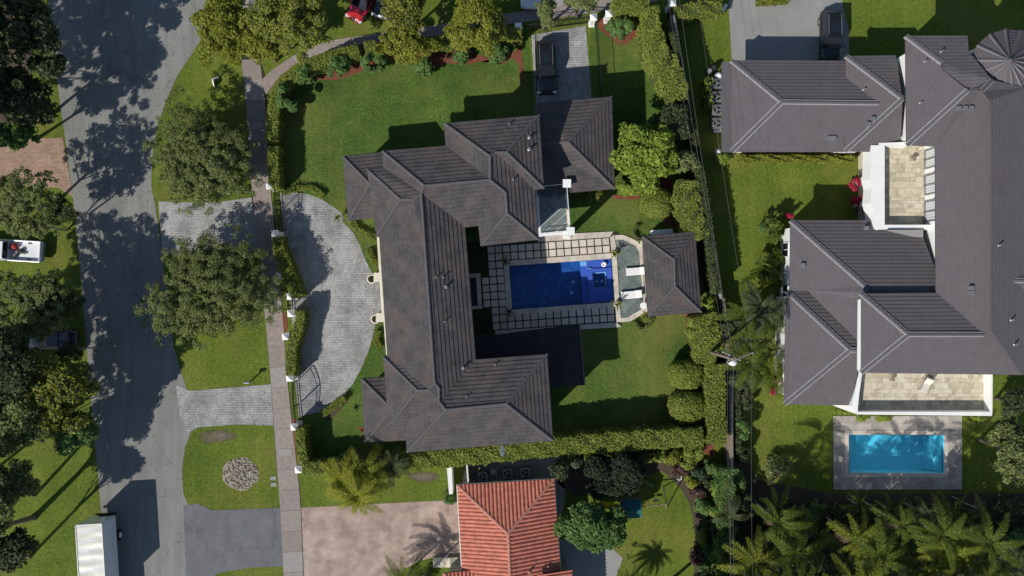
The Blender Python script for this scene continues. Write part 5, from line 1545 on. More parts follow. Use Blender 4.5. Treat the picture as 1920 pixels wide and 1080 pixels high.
topiary('clipped_dome', 1288, 703, 2.2, 1.60, 1.30, 2.8, L_hedge, 10000, .10, 'round clipped dome on the back lawn, the upper of the southern pair', 'clipped domes')
topiary('clipped_dome', 1291, 765, 2.2, 1.70, 1.50, 2.8, L_hedge, 11000, .10, 'round clipped dome on the back lawn, the lower of the southern pair', 'clipped domes')
hedge('clipped_hedge', [(1318, 592), (1326, 615), (1328, 650), (1322, 682)], [2.0, 2.5, 2.4, 1.5], 3.2, L_hedge, 'broad yellowish clipped hedge south east of the cabana roof', lsize=.11, rough=.2)
bush('shrub', 1332, 572, 2.2, .75, .75, 2.9, L_lime, 1500, .14, 'small bright bush at the north tip of the broad yellowish hedge')
hedge('clipped_hedge', [(1343, 684), (1343, 760), (1345, 832)], 1.75, 3.1, L_hedge, 'long rectangular clipped hedge beside the grey boundary wall', dens=180)
hedge('vine_hedge', [(1383, 700), (1384, 760), (1386, 850)], .5, 1.8, L_dark, 'narrow dark vine strip on the east side of the grey boundary wall')
hedge('vine_hedge', [(1362, 880), (1362, 950), (1364, 1020), (1368, 1100)], [1.8, 1.4, 1.5, 1.8], 3.0, L_green, 'loose vine covered hedge below the power lines near the bottom edge', rough=.4, lsize=.13)
hedge('house_hedge', [(1388, 296), (1500, 297), (1606, 297)], .55, 1.1, L_yellow, 'low yellow hedge along the south wall of the north west wing of the white house', dens=220, lsize=.10, rough=.3)
hedge('roadside_hedge', [(1262, 22), (1300, 17), (1354, 12)], 1.3, 1.6, L_hedge, 'low broad hedge at the top between the power lines and the neighbour driveway', rough=.25)
hedge('roadside_hedge', [(1424, -3), (1480, -6)], .8, 1.2, L_yellow, 'yellow hedge clipped by the top edge beside the grey neighbour driveway')
topiary('clipped_ball', 1105, 368, .8, .38, .62, 1.1, L_green, 500, .08, 'small dark clipped ball south of the garage wing, the western one', 'clipped balls')
topiary('clipped_ball', 1124, 368, .8, .48, .52, 1.1, L_hedge, 500, .08, 'small clipped ball south of the garage wing, the eastern one', 'clipped balls')
hedge('low_hedge', [(1196, 422), (1187, 434), (1194, 448), (1203, 450)], .3, .5, L_olive, 'low curled hedge ring at the north west corner of the cabana', dens=260, lsize=.07)
hedge('low_hedge', [(1190, 604), (1197, 615), (1208, 617), (1219, 608), (1224, 594)], .3, .5, L_olive, 'low curled hedge ring at the south west corner of the cabana', dens=260, lsize=.07)
hedge('low_hedge', [(1208, 596), (1213, 601), (1221, 596)], .4, .55, L_hedge, 'tiny clipped clump inside the ring at the cabana corner', dens=260, lsize=.07)
for (x, y, r, hh, n, lab) in ((533, 181, 1.5, 3.2, 3600, 'largest dark green round bush at the bend of the sidewalk'), (570, 136, 1.1, 2.8, 2100, 'dark green round bush, second from the sidewalk fork'),
                      (632, 122, 1.32, 3.0, 3000, 'dark green round bush at the west tip of the red mulch'), (700, 113, 1.25, 3.2, 3000, 'tall dark green bush on the mulch west of the yellow green tree'),
                      (794, 119, 1.0, 2.6, 1500, 'dark green bush on the red mulch, below the large yellow green tree'), (863, 101, .75, 2.6, 1200, 'small dark green bush in the middle of the mulch bed'),
                      (931, 96, 1.25, 2.9, 2000, 'dark green bush at the east end of the mulch bed, by the garage drive'), (1163, 49, 1.4, 3.0, 3400, 'round dark green bush between the white pillars and the broad hedge')):
    bush('round_bush', x, y, 2.0, r, r * 1.02, hh, L_green, n, .15, lab, 'dark green bushes along the north bed')

# ------------------------------------------------------------------ trees
G1 = 'street trees on the grass verge'
tree('verge_tree', 380, 294, 3.2, 5.0, 4.7, 2.1, L_olive, 80000, .080, 'wide fine leaved tree on the grass verge, north of the grey paver aprons', G1, base=(412, 300), nclump=700, clump_r=.38, trunk_r=.18, lob=1.1, dome=.8, up=.35, inner=.10, ragged=1)
tree('verge_tree', 396, 543, 3.2, 5.8, 5.5, 2.1, L_olive, 100000, .080, 'widest fine leaved tree on the verge, hiding the road edge between the two aprons', G1, base=(434, 540), nclump=900, clump_r=.38, trunk_r=.2, lob=1.1, dome=.8, up=.35, inner=.10, ragged=1)
G2 = 'yellow green trees by the top sidewalk'
tree('leafy_tree', 420, 48, 5.0, 2.9, 3.6, 2.2, L_yellow, 14688, .12, 'yellow green tree left of the sidewalk at the top edge', G2, nclump=118, clump_r=0.54, ragged=1)
tree('leafy_tree', 545, 42, 6.4, 4.1, 2.9, 2.2, L_yellow, 17625, .12, 'yellow green tree right of the upper sidewalk fork, beside the red car', G2, nclump=145, clump_r=0.54, ragged=1, tone2=L_olive)
tree('leafy_tree', 488, 85, 4.6, 2.2, 1.8, 1.6, L_yellow, 6854, .12, 'small yellow green tree above the fork of the sidewalks', G2, nclump=66, clump_r=0.47, ragged=1)
tree('leafy_tree', 762, 84, 4.8, 2.9, 1.6, 1.6, L_yellow, 9792, .12, 'yellow green tree overhanging the arc sidewalk, with bare pale branches', G2, base=(790, 75), nclump=92, clump_r=0.43, ragged=1, bark=M_palebark)
tree('leafy_tree', 757, 22, 5.2, 2.2, 2.0, 1.8, L_yellow, 8812, .12, 'yellow green tree between the dark parked car and the north grass', G2, nclump=79, clump_r=0.50, ragged=1, tone2=L_dark, bark=M_palebark)
tree('leafy_tree', 895, 36, 5.0, 2.7, 2.8, 2.0, L_yellow, 13708, .12, 'large yellow green tree left of the white pillar at the top', G2, nclump=118, clump_r=0.50, ragged=1)
tree('leafy_tree', 878, 72, 4.2, 1.8, 1.0, 1.2, L_yellow, 4896, .12, 'small yellow green tree hanging over the long mulch bed', G2, nclump=46, clump_r=0.40, ragged=1)
tree('leafy_tree', 1022, 22, 4.6, 1.0, 1.5, 1.2, L_olive, 3524, .12, 'small tree leaning over the white parked van at the top', G2, nclump=34, clump_r=0.36, ragged=1)
tree('leafy_tree', 1090, 2, 4.6, 1.8, 1.0, 1.2, L_olive, 3916, .12, 'tree clipped by the top edge above the garage driveway gate', G2, nclump=39, clump_r=0.40, ragged=1)
tree('lime_tree', 1212, 290, 3.9, 3.0, 3.3, 2.3, L_lime, 15000, .20, 'bright lime green tree filling the corner east of the garage wing', nclump=95, clump_r=.7, inner=.15)
bush('shrub', 1180, 352, 1.6, 1.6, .7, 2.0, L_lime, 2400, .15, 'lime shrub below the bright lime tree, over the mulch strip')
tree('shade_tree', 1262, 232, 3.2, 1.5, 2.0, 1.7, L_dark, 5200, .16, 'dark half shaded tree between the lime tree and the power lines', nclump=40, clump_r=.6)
tree('shade_tree', 1280, 305, 3.0, 1.1, 1.3, 1.5, L_olive, 3000, .15, 'small grey green tree squeezed between lime tree and clipped hedge', nclump=26, clump_r=.5)
tree('yard_tree', 1112, 986, 3.6, 3.1, 2.3, 2.0, L_green, 12500, .19, 'bushy green tree at the north east corner of the red roof', nclump=80, clump_r=.65)
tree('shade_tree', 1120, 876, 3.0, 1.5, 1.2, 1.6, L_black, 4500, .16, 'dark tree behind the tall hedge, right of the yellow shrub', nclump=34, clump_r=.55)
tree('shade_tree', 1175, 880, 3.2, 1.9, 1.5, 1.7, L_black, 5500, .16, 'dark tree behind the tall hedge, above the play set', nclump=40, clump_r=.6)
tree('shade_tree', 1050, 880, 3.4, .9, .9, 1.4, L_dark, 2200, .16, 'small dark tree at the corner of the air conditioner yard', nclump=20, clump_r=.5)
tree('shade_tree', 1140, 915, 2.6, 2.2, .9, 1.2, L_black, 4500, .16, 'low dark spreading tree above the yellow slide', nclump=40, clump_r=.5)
bush('yellow_shrub', 1108, 862, 2.4, .75, .72, 3.0, L_yellow, 1400, .13, 'bright yellow shrub against the tall hedge')
bush('shrub', 1080, 866, 1.8, .8, .6, 2.2, L_bluegreen, 900, .13, 'grey green shrub left of the bright yellow shrub')
random.seed(77)
labs = ['yellowish shrub under the east end of the tall hedge', 'loose green shrub right of the play lawn corner', 'maroon leaved shrub on the bed above the swing frame', 'pale green shrub where the hedge meets the vine strip', 'dusty shrub beside the small white pot',
        'maroon shrub on the soil bed east of the play lawn', 'green shrub halfway down the soil bed', 'dark shrub against the vine covered hedge', 'bright shrub near the lower end of the bed', 'maroon shrub at the bottom of the bed', 'green shrub at the bottom right of the play lawn', 'dull shrub at the lower edge by the vines']
sp_ = [(1235, 855, 1.3, .8, L_hedge), (1262, 860, 1.0, .9, L_yellow), (1280, 885, .9, .8, L_maroon), (1300, 850, 1.1, .9, L_hedge), (1312, 892, .8, .9, L_bluegreen), (1310, 925, .8, .8, L_maroon),
       (1322, 950, .9, 1.0, L_green), (1335, 985, .9, 1.0, L_dark), (1318, 1010, .7, .7, L_lime), (1312, 1045, .8, .9, L_maroon), (1330, 1040, .9, 1.2, L_green), (1345, 1075, .9, .8, L_olive)]
for (x, y, a, b, m), lab in zip(sp_, labs):
    bush('bed_shrub', x, y, 1.4, a, b, random.uniform(1.5, 2.4), m, int(1500 * a * b), .14, lab, 'mixed shrubs on the east bed')
bush('round_shrub', 845, 934, 1.2, .85, .75, 1.8, L_green, 1300, .12, 'round dark green shrub at the south end of the white garden wall')

# far left trees, thin crowns over the verge
G3 = 'trees along the west side of the road'
tree('roadside_tree', 32, 70, 7.5, 4.6, 5.0, 2.6, L_dark, 21000, .20, 'dark dense tree in the top left corner', G3, base=(60, 90), nclump=85, clump_r=.8)
tree('roadside_tree', 45, 185, 6.2, 2.6, 2.8, 2.2, L_dark, 10000, .19, 'dark tree below the top left corner, beside the road', G3, base=(95, 215), nclump=60, clump_r=.75)
tree('roadside_tree', 30, 255, 5.0, 2.5, 1.2, 1.5, L_green, 4200, .18, 'low leafy tree over the tan paved drive', G3, base=(70, 260), nclump=30, clump_r=.6)
tree('tall_tree', -150, 235, 10.5, 5.8, 6.2, 2.6, L_dark, 18360, .15, 'tall tree just outside the left edge, its shade lies on the upper road', G3, base=(-60, 240), nclump=247, clump_r=.42)
tree('tall_tree', -120, 60, 12.0, 5.5, 5.5, 2.6, L_dark, 14040, .15, 'tall tree outside the upper left corner, its shade reaches the top of the road', G3, base=(-60, 100), nclump=208, clump_r=.42)
tree('tall_tree', -230, 130, 11.0, 5.0, 5.0, 2.6, L_dark, 11880, .15, 'tall tree further outside the upper left corner', G3, base=(-120, 170), nclump=182, clump_r=.42)
tree('thin_tree', 28, 375, 6.0, 4.0, 3.2, 2.2, L_olive, 15000, .10, 'thin feathery tree left of the road, above the white pickup', G3, base=(95, 390), nclump=260, clump_r=.32, bark=M_palebark)
tree('thin_tree', 35, 560, 6.0, 4.6, 3.3, 1.9, L_olive, 15000, .10, 'thin feathery tree left of the road, below the white pickup', G3, base=(95, 565), nclump=260, clump_r=.32, bark=M_palebark, nlimb=24)
tree('roadside_tree', 92, 735, 6.8, 3.8, 4.0, 2.3, L_yellow, 17000, .18, 'broad sunlit tree at the left road edge, below the dark sedan', G3, base=(160, 730), nclump=90, clump_r=.75, tone2=L_dark)
tree('roadside_tree', 140, 808, 5.2, 1.9, 2.2, 1.8, L_green, 6500, .17, 'small leafy tree touching the left road edge above the curved trunk shadow', G3, base=(168, 800), nclump=46, clump_r=.65)
tree('roadside_tree', 20, 790, 7.5, 3.0, 3.0, 2.2, L_olive, 9000, .18, 'sunlit tree at the left edge, lower half of the view', G3, base=(30, 790), nclump=60, clump_r=.75)
tree('roadside_tree', 10, 690, 8.6, 3.4, 3.0, 2.4, L_dark, 9000, .19, 'tall dark tree at the left edge beside the dark sedan', G3, base=(30, 700), nclump=60, clump_r=.8)
tree('leaning_tree', -35, 985, 8.4, 3.4, 3.4, 2.0, L_olive, 9000, .20, 'leaning tree at the lower left edge whose forked trunk throws a long shadow', G3, base=(64, 970), nclump=60, clump_r=.75, trunk_r=.26)
tree('leaning_tree', 22, 1030, 6.5, 2.2, 2.0, 1.8, L_dark, 5200, .19, 'dark leaning tree in the lower left corner', G3, base=(55, 1045), nclump=36, clump_r=.7)
tree('tall_tree', -190, 800, 10.5, 5.5, 4.5, 2.6, L_dark, 14040, .15, 'tall tree outside the left edge, its shade crosses the middle of the road', G3, base=(-60, 800), nclump=208, clump_r=.42)
tree('tall_tree', -190, 811, 8.5, 3.8, 3.6, 2.4, L_dark, 9000, .2, 'tall tree outside the left edge, its shade hides the dark sedan', G3, base=(-70, 800), nclump=110, clump_r=.6)
tree('tall_tree', -60, 900, 9.5, 4.4, 3.8, 2.4, L_dark, 11880, .15, 'tall tree outside the left edge beside the leaning tree', G3, base=(-40, 905), nclump=195, clump_r=.42, trunk_r=.15)
tree('tall_tree', 25, 905, 7.0, 2.4, 1.9, 1.5, L_olive, 6500, .14, 'small crown above the forked trunk at lower left', G3, base=(64, 930), nclump=28, clump_r=.6)

# right side plants
for (x, y, r1, r2, lab) in ((1450, 428, 1.25, 1.35, 'broad leaved bright shrub at the north west corner of the middle wing'), (1447, 485, 1.2, 1.1, 'broad leaved shrub against the white west wall, upper'), (1441, 520, 1.25, 1.1, 'broad leaved shrub against the white west wall, lower')):
    bush('broadleaf_shrub', x, y, 1.5, r1, r2, 2.4, L_palm, 850, .30, lab, 'broad leaved shrubs by the white house', nclump=16)
for i, (x, y, hh, sc, kk, lab) in enumerate(((1400, 590, 4.2, 1.05, 'green', 'dark feathery palm left of the white house, the northern one'), (1430, 640, 3.8, 1.0, 'green', 'feathery palm against the west wing corner'),
                              (1405, 680, 4.0, 1.0, 'green', 'bright palm beside the power pole'), (1440, 690, 3.2, .8, 'green', 'small palm right of the power pole'), (1380, 625, 3.4, .8, 'dark', 'dark palm under the power lines'),
                              (1425, 575, 5.2, 1.1, 'dark', 'tall dark palm whose fronds shade the lawn by the west wall'), (1385, 655, 3.0, .8, 'green', 'low palm right of the boundary wall'), (1412, 620, 3.4, .9, 'dark', 'dark palm in the middle of the strip'), (1440, 605, 3.0, .7, 'green', 'low palm against the terrace strip'), (1395, 715, 2.8, .8, 'dark', 'low dark palm south of the pole'), (1450, 720, 2.4, .6, 'green', 'small palm at the south west wing corner'))):
    palm('palm', x, y, hh, kk, 11, sc, lab, 'palms between the pole and the white house', seed=40 + i)
for (x, y, r, lab) in ((1608, 341, .62, 'crimson bougainvillea by the upper porch pillar'), (1612, 378, .66, 'crimson bougainvillea by the lower porch pillar'), (1483, 404, .32, 'tiny red flowering plant at the corner of the middle wing'),
                       (1468, 570, .35, 'red flowering plant beside the western wing'), (1466, 592, .3, 'second red flowering plant beside the western wing'), (1458, 712, .42, 'red leaved plant near the south west wing corner'), (1453, 735, .4, 'dull red plant at the south west wing corner')):
    bush('red_flowers', x, y, 1.4, r, r * 1.1, 1.9, L_red, int(900 * r), .09, lab, 'red flowering plants by the white house', nclump=9, clump_r=.25)
bush('shrub', 1462, 650, .8, .3, .8, 1.0, L_olive, 300, .1, 'low olive shrub on the strip beside the western wing')
bush('shrub', 1458, 882, 1.3, 1.3, 1.6, 1.8, L_olive, 900, .13, 'thin loose shrub on the dark lawn left of the turquoise pool', nclump=26)
bush('shrub', 1433, 425, 1.2, .35, .5, 1.4, L_green, 250, .12, 'small shrub beside the broad leaved shrub')
for (x, y, lab) in ((1583, 772, 'trailing lime plant at the west end of the terrace parapet'), (1620, 783, 'trailing lime plant below the terrace parapet'), (1660, 785, 'third trailing plant below the terrace parapet'), (1838, 784, 'trailing plant at the east end of the terrace parapet')):
    bush('trailing_plant', x, y, 1.0, 1.0, .35, 1.3, L_lime, 350, .13, lab, 'plants trailing over the pool deck', nclump=10, clump_r=.25)
bush('corner_shrub', 1355, 296, 1.0, .8, .6, 1.5, L_lime, 900, .12, 'lime shrub at the south west corner of the air conditioner wing')
hedge('side_hedge', [(1328, 145), (1330, 200)], .7, 1.6, L_lime, 'bright loose hedge left of the air conditioner units', rough=.5, dens=70)
tree('east_tree', 1898, 845, 5.0, 2.4, 3.0, 2.0, L_olive, 8000, .16, 'grey green tree at the right edge beside the turquoise pool', nclump=60, clump_r=.65, tone2=L_dark)
tree('east_tree', 1905, 752, 5.4, 1.4, 1.2, 1.2, L_dark, 2200, .16, 'dark small tree at the right edge, its trunk shadow on the grass', base=(1868, 748), nclump=20, clump_r=.5)

# palm grove at the lower right
pl_ = [(1458, 979, 7.0, 1.05, 'green'), (1491, 1037, 6.5, 1.15, 'green'), (1416, 1056, 6.0, 1.2, 'yellow'), (1606, 1012, 7.0, 1.0, 'yellow'), (1648, 1045, 6.8, 1.2, 'green'), (1692, 985, 7.2, .95, 'green'), (1766, 1004, 7.0, 1.15, 'green'),
       (1768, 1030, 5.6, 1.1, 'yellow'), (1853, 1018, 7.2, 1.05, 'green'), (1800, 1062, 5.6, 1.2, 'yellow'), (1726, 1060, 5.4, 1.15, 'green'), (1655, 1078, 5.0, 1.1, 'yellow'), (1530, 1075, 4.6, 1.0, 'dark'), (1865, 1072, 5.2, 1.0, 'green'), (1445, 1030, 4.6, 1.0, 'dark'),
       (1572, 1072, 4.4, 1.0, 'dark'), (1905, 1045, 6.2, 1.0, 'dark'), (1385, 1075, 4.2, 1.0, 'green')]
wh = ['nearest the dark lawn corner', 'above the bottom edge, left part', 'yellowish, beside the vine hedge', 'yellowish, west of the grove middle', 'with long arching fronds in the grove middle', 'highest standing in the grove middle', 'crown right of the grove middle',
      'low and yellowish right of the middle', 'near the right end of the grove', 'low yellowish crown on the bottom edge, right part', 'low green crown on the bottom edge', 'yellow crown cut by the bottom edge', 'dark crown cut by the bottom edge, left part', 'green crown cut by the bottom right edge', 'dark low crown behind the left palms',
      'dark low crown between two palm groups', 'dark crown at the far right', 'green crown under the power lines']
for i, (x, y, hh, sc, kk) in enumerate(pl_):
    palm('palm', x, y, hh + (i * 37 % 5) * .3 + .2, kk, 11 + i % 4, sc * 1.0, 'palm %s' % wh[i], 'palms in the lower right grove', seed=60 + i, tilt=(-.1, .95))
rr_ = random.Random(21); k_ = 0
ORD = ['first', 'second', 'third', 'fourth', 'fifth', 'sixth', 'seventh', 'eighth', 'ninth', 'tenth', 'eleventh', 'twelfth', 'thirteenth']
for gy, row in ((960, 'upper'), (1010, 'middle'), (1058, 'lower')):
    c1 = c2 = 0
    for gx in range(1380, 1930, 46):
        x_, y_ = gx + rr_.uniform(-18, 18), gy + rr_.uniform(-16, 16)
        if gy == 960 and rr_.random() < .35: continue
        k_ += 1
        if rr_.random() < .66:
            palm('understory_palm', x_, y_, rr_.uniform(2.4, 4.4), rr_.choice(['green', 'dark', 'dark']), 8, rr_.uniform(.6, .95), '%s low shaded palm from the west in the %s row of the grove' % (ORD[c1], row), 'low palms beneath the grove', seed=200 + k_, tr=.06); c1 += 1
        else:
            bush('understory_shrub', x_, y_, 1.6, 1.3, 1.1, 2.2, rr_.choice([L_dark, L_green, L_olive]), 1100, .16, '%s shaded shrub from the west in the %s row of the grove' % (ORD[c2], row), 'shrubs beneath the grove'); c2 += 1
for k_, x_ in enumerate((1400, 1478, 1545, 1610, 1672, 1738, 1800, 1862)):
    palm('tall_palm', x_, 1108 + (k_ * 13) % 17, 8.2 + (k_ * 7 % 4) * .35, ('dark', 'green', 'dark', 'yellow')[k_ % 4], 14 + k_ * 5 % 7, .85 + (k_ * 3 % 5) * .1, '%s tall palm from the west on the bottom edge, its shade reaching the pool deck' % ORD[k_], 'tall palms on the bottom edge', seed=300 + k_, tr=.12)
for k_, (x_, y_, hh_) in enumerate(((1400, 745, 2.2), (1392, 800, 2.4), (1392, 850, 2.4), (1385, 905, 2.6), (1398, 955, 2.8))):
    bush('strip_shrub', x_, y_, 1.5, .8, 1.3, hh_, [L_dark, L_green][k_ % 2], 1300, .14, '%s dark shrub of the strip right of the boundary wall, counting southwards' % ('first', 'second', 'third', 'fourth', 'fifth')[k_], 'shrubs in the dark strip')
G4 = 'tall trees beyond the bottom edge'
for i, (x, y, hh) in enumerate(((1330, 1185, 8.5), (1440, 1200, 9.0), (1555, 1210, 9.0), (1665, 1200, 9.0), (1775, 1210, 9.0), (1890, 1200, 8.0), (1290, 1130, 6.0))):
    tree('grove_tree', x, y, hh, 3.6, 3.0, 2.2, L_dark, 6500, .26, 'tall dark tree below the bottom edge, %s in its row' % ('second from the west', 'third from the west', 'middle one', 'third from the east', 'second from the east', 'easternmost', 'westernmost and lowest')[i], G4, nclump=46, clump_r=.95)
rng = np.random.default_rng(5)
n = 16000
P_ = np.stack([rng.uniform(22.5, 62, n), rng.uniform(-33, -20.0, n), rng.uniform(.1, 1.6, n)], 1)
leaves_object('undergrowth', P_, rng.uniform(.12, .28, n), unit(rng.normal(size=(n, 3)) * .6 + np.array([0, 0, 1])), L_dark, None, rng, kind='stuff', label='dark low undergrowth beneath the palm grove')
# the big clumping palm beside the brick driveway
for i, (x, y, hh, n_, sc, kk, lab) in enumerate(((640, 898, 5.2, 16, 1.05, 'bright', 'yellow green clumping palm left of the tall hedge, western crown'), (672, 930, 5.6, 18, 1.05, 'bright', 'yellow green clumping palm overhanging the brick driveway, southern crown'),
                                  (682, 885, 5.0, 14, .95, 'yellow', 'green clumping palm touching the hedge, eastern crown'), (655, 872, 4.4, 12, .9, 'dark', 'dark clumping palm against the shadow of the hedge'), (735, 872, 4.4, 12, .85, 'dark', 'dark low palm right of the clumping palms'))):
    palm('clumping_palm', x, y, hh, kk, n_, sc, lab, 'clumping palms by the brick driveway', seed=20 + i, tilt=(0, 1.1))
palm('date_palm', 764, 1088, 2.9, 'green', 18, .95, 'short palm at the bottom edge with its fan shadow on the brick driveway', seed=33)
palm('date_palm', 1190, 1098, 2.2, 'green', 44, .62, 'short palm below the play lawn, casting a round spiky shadow', seed=34)
bush('shrub', 800, 1082, 1.0, .6, .5, 1.2, L_bluegreen, 400, .12, 'pale shrub at the corner of the low porch')
rosette('garden_plant', 632, 408, .8, 20, .55, L_palmy, 'yellow edged spiky plant at the corner of the north west wing', seed=8)
rosette('garden_plant', 669, 762, .8, 24, .60, L_dark, 'dark spiky plant beside the south west wing, the upper one', seed=9)
rosette('garden_plant', 680, 806, .6, 14, .45, L_red, 'reddish spiky plant beside the south west wing', seed=10)
rosette('garden_plant', 1178, 1040, .9, 14, .35, L_olive, 'small spiky plant in a pot beside the side path', seed=12)

tree('roadside_tree', 38, 668, 6.0, 2.3, 1.5, 1.4, L_olive, 5000, .12, 'ragged crown hanging over the tail of the dark sedan', G3, base=(30, 690), nclump=60, clump_r=.4)

for x_, y_, hh_, rx_, ry_, m_, lab_ in ((70, 425, 4.6, 2.4, 1.1, L_olive, 'feathery crown overhanging the upper side of the white pickup'), (118, 392, 4.4, 1.4, 1.3, L_dark, 'dark feathery crown beside the road above the white pickup'),
        (95, 560, 5.0, 2.6, 2.2, L_dark, 'dark feathery crown between the white pickup and the dark sedan'), (60, 618, 5.4, 2.6, 1.2, L_olive, 'feathery crown along the upper side of the dark sedan'),
        (130, 660, 5.0, 1.3, 1.0, L_dark, 'dark small crown at the rear of the dark sedan')):
    tree('thin_tree', x_, y_, hh_, rx_, ry_, 1.3, m_, int(1500 * rx_ * ry_), .10, lab_, G3, nclump=int(26 * rx_ * ry_), clump_r=.34, bark=M_palebark, trunk_r=.09, ragged=1)
for k_, (x_, y_, a_, m_) in enumerate(((1290, 868, .8, L_hedge), (1340, 880, .9, L_green), (1345, 920, .7, L_lime), (1298, 905, .6, L_yellow), (1325, 905, .7, L_dark), (1342, 955, .7, L_hedge), (1325, 1075, .8, L_green), (1075, 852, .7, L_hedge), (1150, 850, .8, L_hedge), (1205, 862, .9, L_green))):
    bush('tangled_shrub', x_, y_, 1.4, a_, a_ * 1.1, 2.0, m_, int(1600 * a_), .13, 'tangled %s shrub %s' % ({0: 'lime green', 1: 'mid green', 2: 'bright', 3: 'yellow', 4: 'dark'}[[L_hedge, L_green, L_lime, L_yellow, L_dark].index(m_)],
        ('below the end of the tall hedge', 'at the upper end of the vine hedge', 'against the vine hedge', 'near the small white pot', 'between bed and vine hedge', 'halfway along the vine hedge', 'by the bottom edge of the east bed', 'left of the bright yellow shrub', 'behind the very dark trees', 'above the play set')[k_]), 'tangled shrubs along the boundary', nclump=16, clump_r=.3)

# ------------------------------------------------------------------ vehicles
def car_paint(name, col, rough=.25, spec=.6):
    return plain(name, col, rough, var=.03, spec=spec, coat=.6)
P_black = car_paint('black_paint', (.008, .009, .011)); P_red = car_paint('red_paint', (.42, .012, .02)); P_white = car_paint('white_paint', (.72, .74, .77)); P_dark = car_paint('charcoal_paint', (.022, .024, .034))
M_glass = plain('car_glass', (.012, .016, .022), .06, spec=.9, var=.05)
M_lamp = plain('lamp_lens', (.65, .66, .68), .15, spec=.8)
M_tail = plain('tail_lens', (.35, .01, .01), .2)
def section_loft(mb, secs):
    """secs: list of lists of points with equal length, joined into a skin"""
    n = len(secs[0]); vs = [p for s in secs for p in s]; fs = []
    for i in range(len(secs) - 1):
        for k in range(n - 1): fs.append((i * n + k, (i + 1) * n + k, (i + 1) * n + k + 1, i * n + k + 1))
    fs.append(tuple(range(n))); fs.append(tuple((len(secs) - 1) * n + k for k in range(n))[::-1])
    mb.add(vs, fs)
def wheel(t, x, y, r=.36, w=.24, rimmat=None):
    side = 1 if y > 0 else -1
    mb = MB(); mb.tube([(x, y - w / 2, r), (x, y + w / 2, r)], r, 18)
    o = mb.build('wheel', M_rubber, t, smooth=False)
    mb = MB(); mb.tube([(x, y + side * (w / 2 - .01), r), (x, y + side * (w / 2 + .015), r)], r * .62, 12); mb.build('rim', rimmat or M_grey_metal, o)
def car(name, px, py, rz, paint, kind, label, L=4.7, W=1.9, H=1.7, cat='car', group=None):
    c = G(px, py, .9)
    t = empty(name, (c.x, c.y, .02), rz, label, cat, group)
    h = L / 2; w = W / 2
    zb = .95 if kind == 'suv' else .82
    hood = zb - .02 if kind == 'suv' else zb - .08
    # (x, half width, lower z, belt z)
    st = [(-h, w * .80, .42, zb - .12), (-h + .12, w * .92, .30, zb), (-h + .6, w * .99, .26, zb + .03), (-h * .3, w, .26, zb), (h * .25, w, .26, zb - .01), (h * .55, w * .99, .26, hood), (h - .35, w * .93, .28, hood - .10), (h - .08, w * .80, .34, hood - .24), (h, w * .62, .42, hood - .34)]
    secs = []
    for (x, ww, z0, z1) in st:
        secs.append([(x, -ww * .9, z0), (x, -ww, z0 + .18), (x, -ww, z1 - .16), (x, -ww * .94, z1 - .03), (x, -ww * .6, z1 + .03), (x, 0, z1 + .05), (x, ww * .6, z1 + .03), (x, ww * .94, z1 - .03), (x, ww, z1 - .16), (x, ww, z0 + .18), (x, ww * .9, z0)])
    mb = MB(); section_loft(mb, secs); body = mb.build('body', paint, t, smooth=True)
    # cabin
    back = -h + (.12 if kind == 'suv' else .75); bt = back + (.30 if kind == 'suv' else .55)
    f0 = h * .42; f1 = h * .10
    def ring_(z, xb, xf, hw): return [(xb, -hw, z), (xf, -hw * .97, z), (xf + .08, 0, z), (xf, hw * .97, z), (xb, hw, z), (xb - .03, 0, z)]
    lo = ring_(zb - .02, back, f0, w * .90); hi = ring_(H - .06, bt, f1, w * .72)
    mb = MB(); mb.add(lo + hi, [(i, (i + 1) % 6, 6 + (i + 1) % 6, 6 + i) for i in range(6)]); mb.build('windows', M_glass, t)
    rf = ring_(H - .055, bt - .02, f1 + .02, w * .735); rt = ring_(H, bt + .12, f1 - .12, w * .66)
    mb = MB(); mb.add(rf + rt, [(i, (i + 1) % 6, 6 + (i + 1) % 6, 6 + i) for i in range(6)] + [(6, 7, 8, 9, 10, 11), (5, 4, 3, 2, 1, 0)]); roof = mb.build('roof', paint, t, bevel=.02)
    for s in (-1, 1):
        for pa, pb, pr_ in (((f0, s * w * .86, zb), (f1, s * w * .715, H - .04), .035), ((back, s * w * .88, zb), (bt, s * w * .71, H - .04), .045), ((.0, s * w * .90, zb), (-.05, s * w * .73, H - .04), .03)):
            mb = MB(); mb.tube([pa, pb], pr_, 5); mb.build('pillar', paint, t)
        mb = MB(); mb.box((f0 - .12, s * (w + .12), zb + .08), (.16, .22, .15)); mb.build('mirror', paint, t, bevel=.03)
        mb = MB(); mb.box((h - .22, s * w * .72, hood - .22), (.3, .34, .12), -s * .35); mb.build('headlight', M_lamp, t)
        mb = MB(); mb.box((-h + .04, s * w * .74, zb - .18), (.12, .28, .16)); mb.build('tail_light', M_tail, t)
        for x in (-h + .85, h - .85): wheel(t, x, s * (w - .13))
    if kind == 'suv':
        mb = MB()
        for s in (-1, 1): mb.tube([(bt + .2, s * w * .6, H + .05), (f1 - .2, s * w * .6, H + .05)], .022, 5)
        mb.build('roof_rail', M_grey_metal, t)
        mb = MB(); mb.box(((bt + f1) / 2 + .25, 0, H + .004), (.8, .8, .012)); mb.build('sunroof', M_glass, roof)
    mb = MB(); mb.tube([(f0 + .03, -.45, zb + .05), (f0 - .14, .1, zb + .17)], .012, 4); mb.tube([(f0 + .03, .1, zb + .05), (f0 - .14, .6, zb + .17)], .012, 4); mb.build('wipers', M_black, t)
    return t
R_ = math.radians
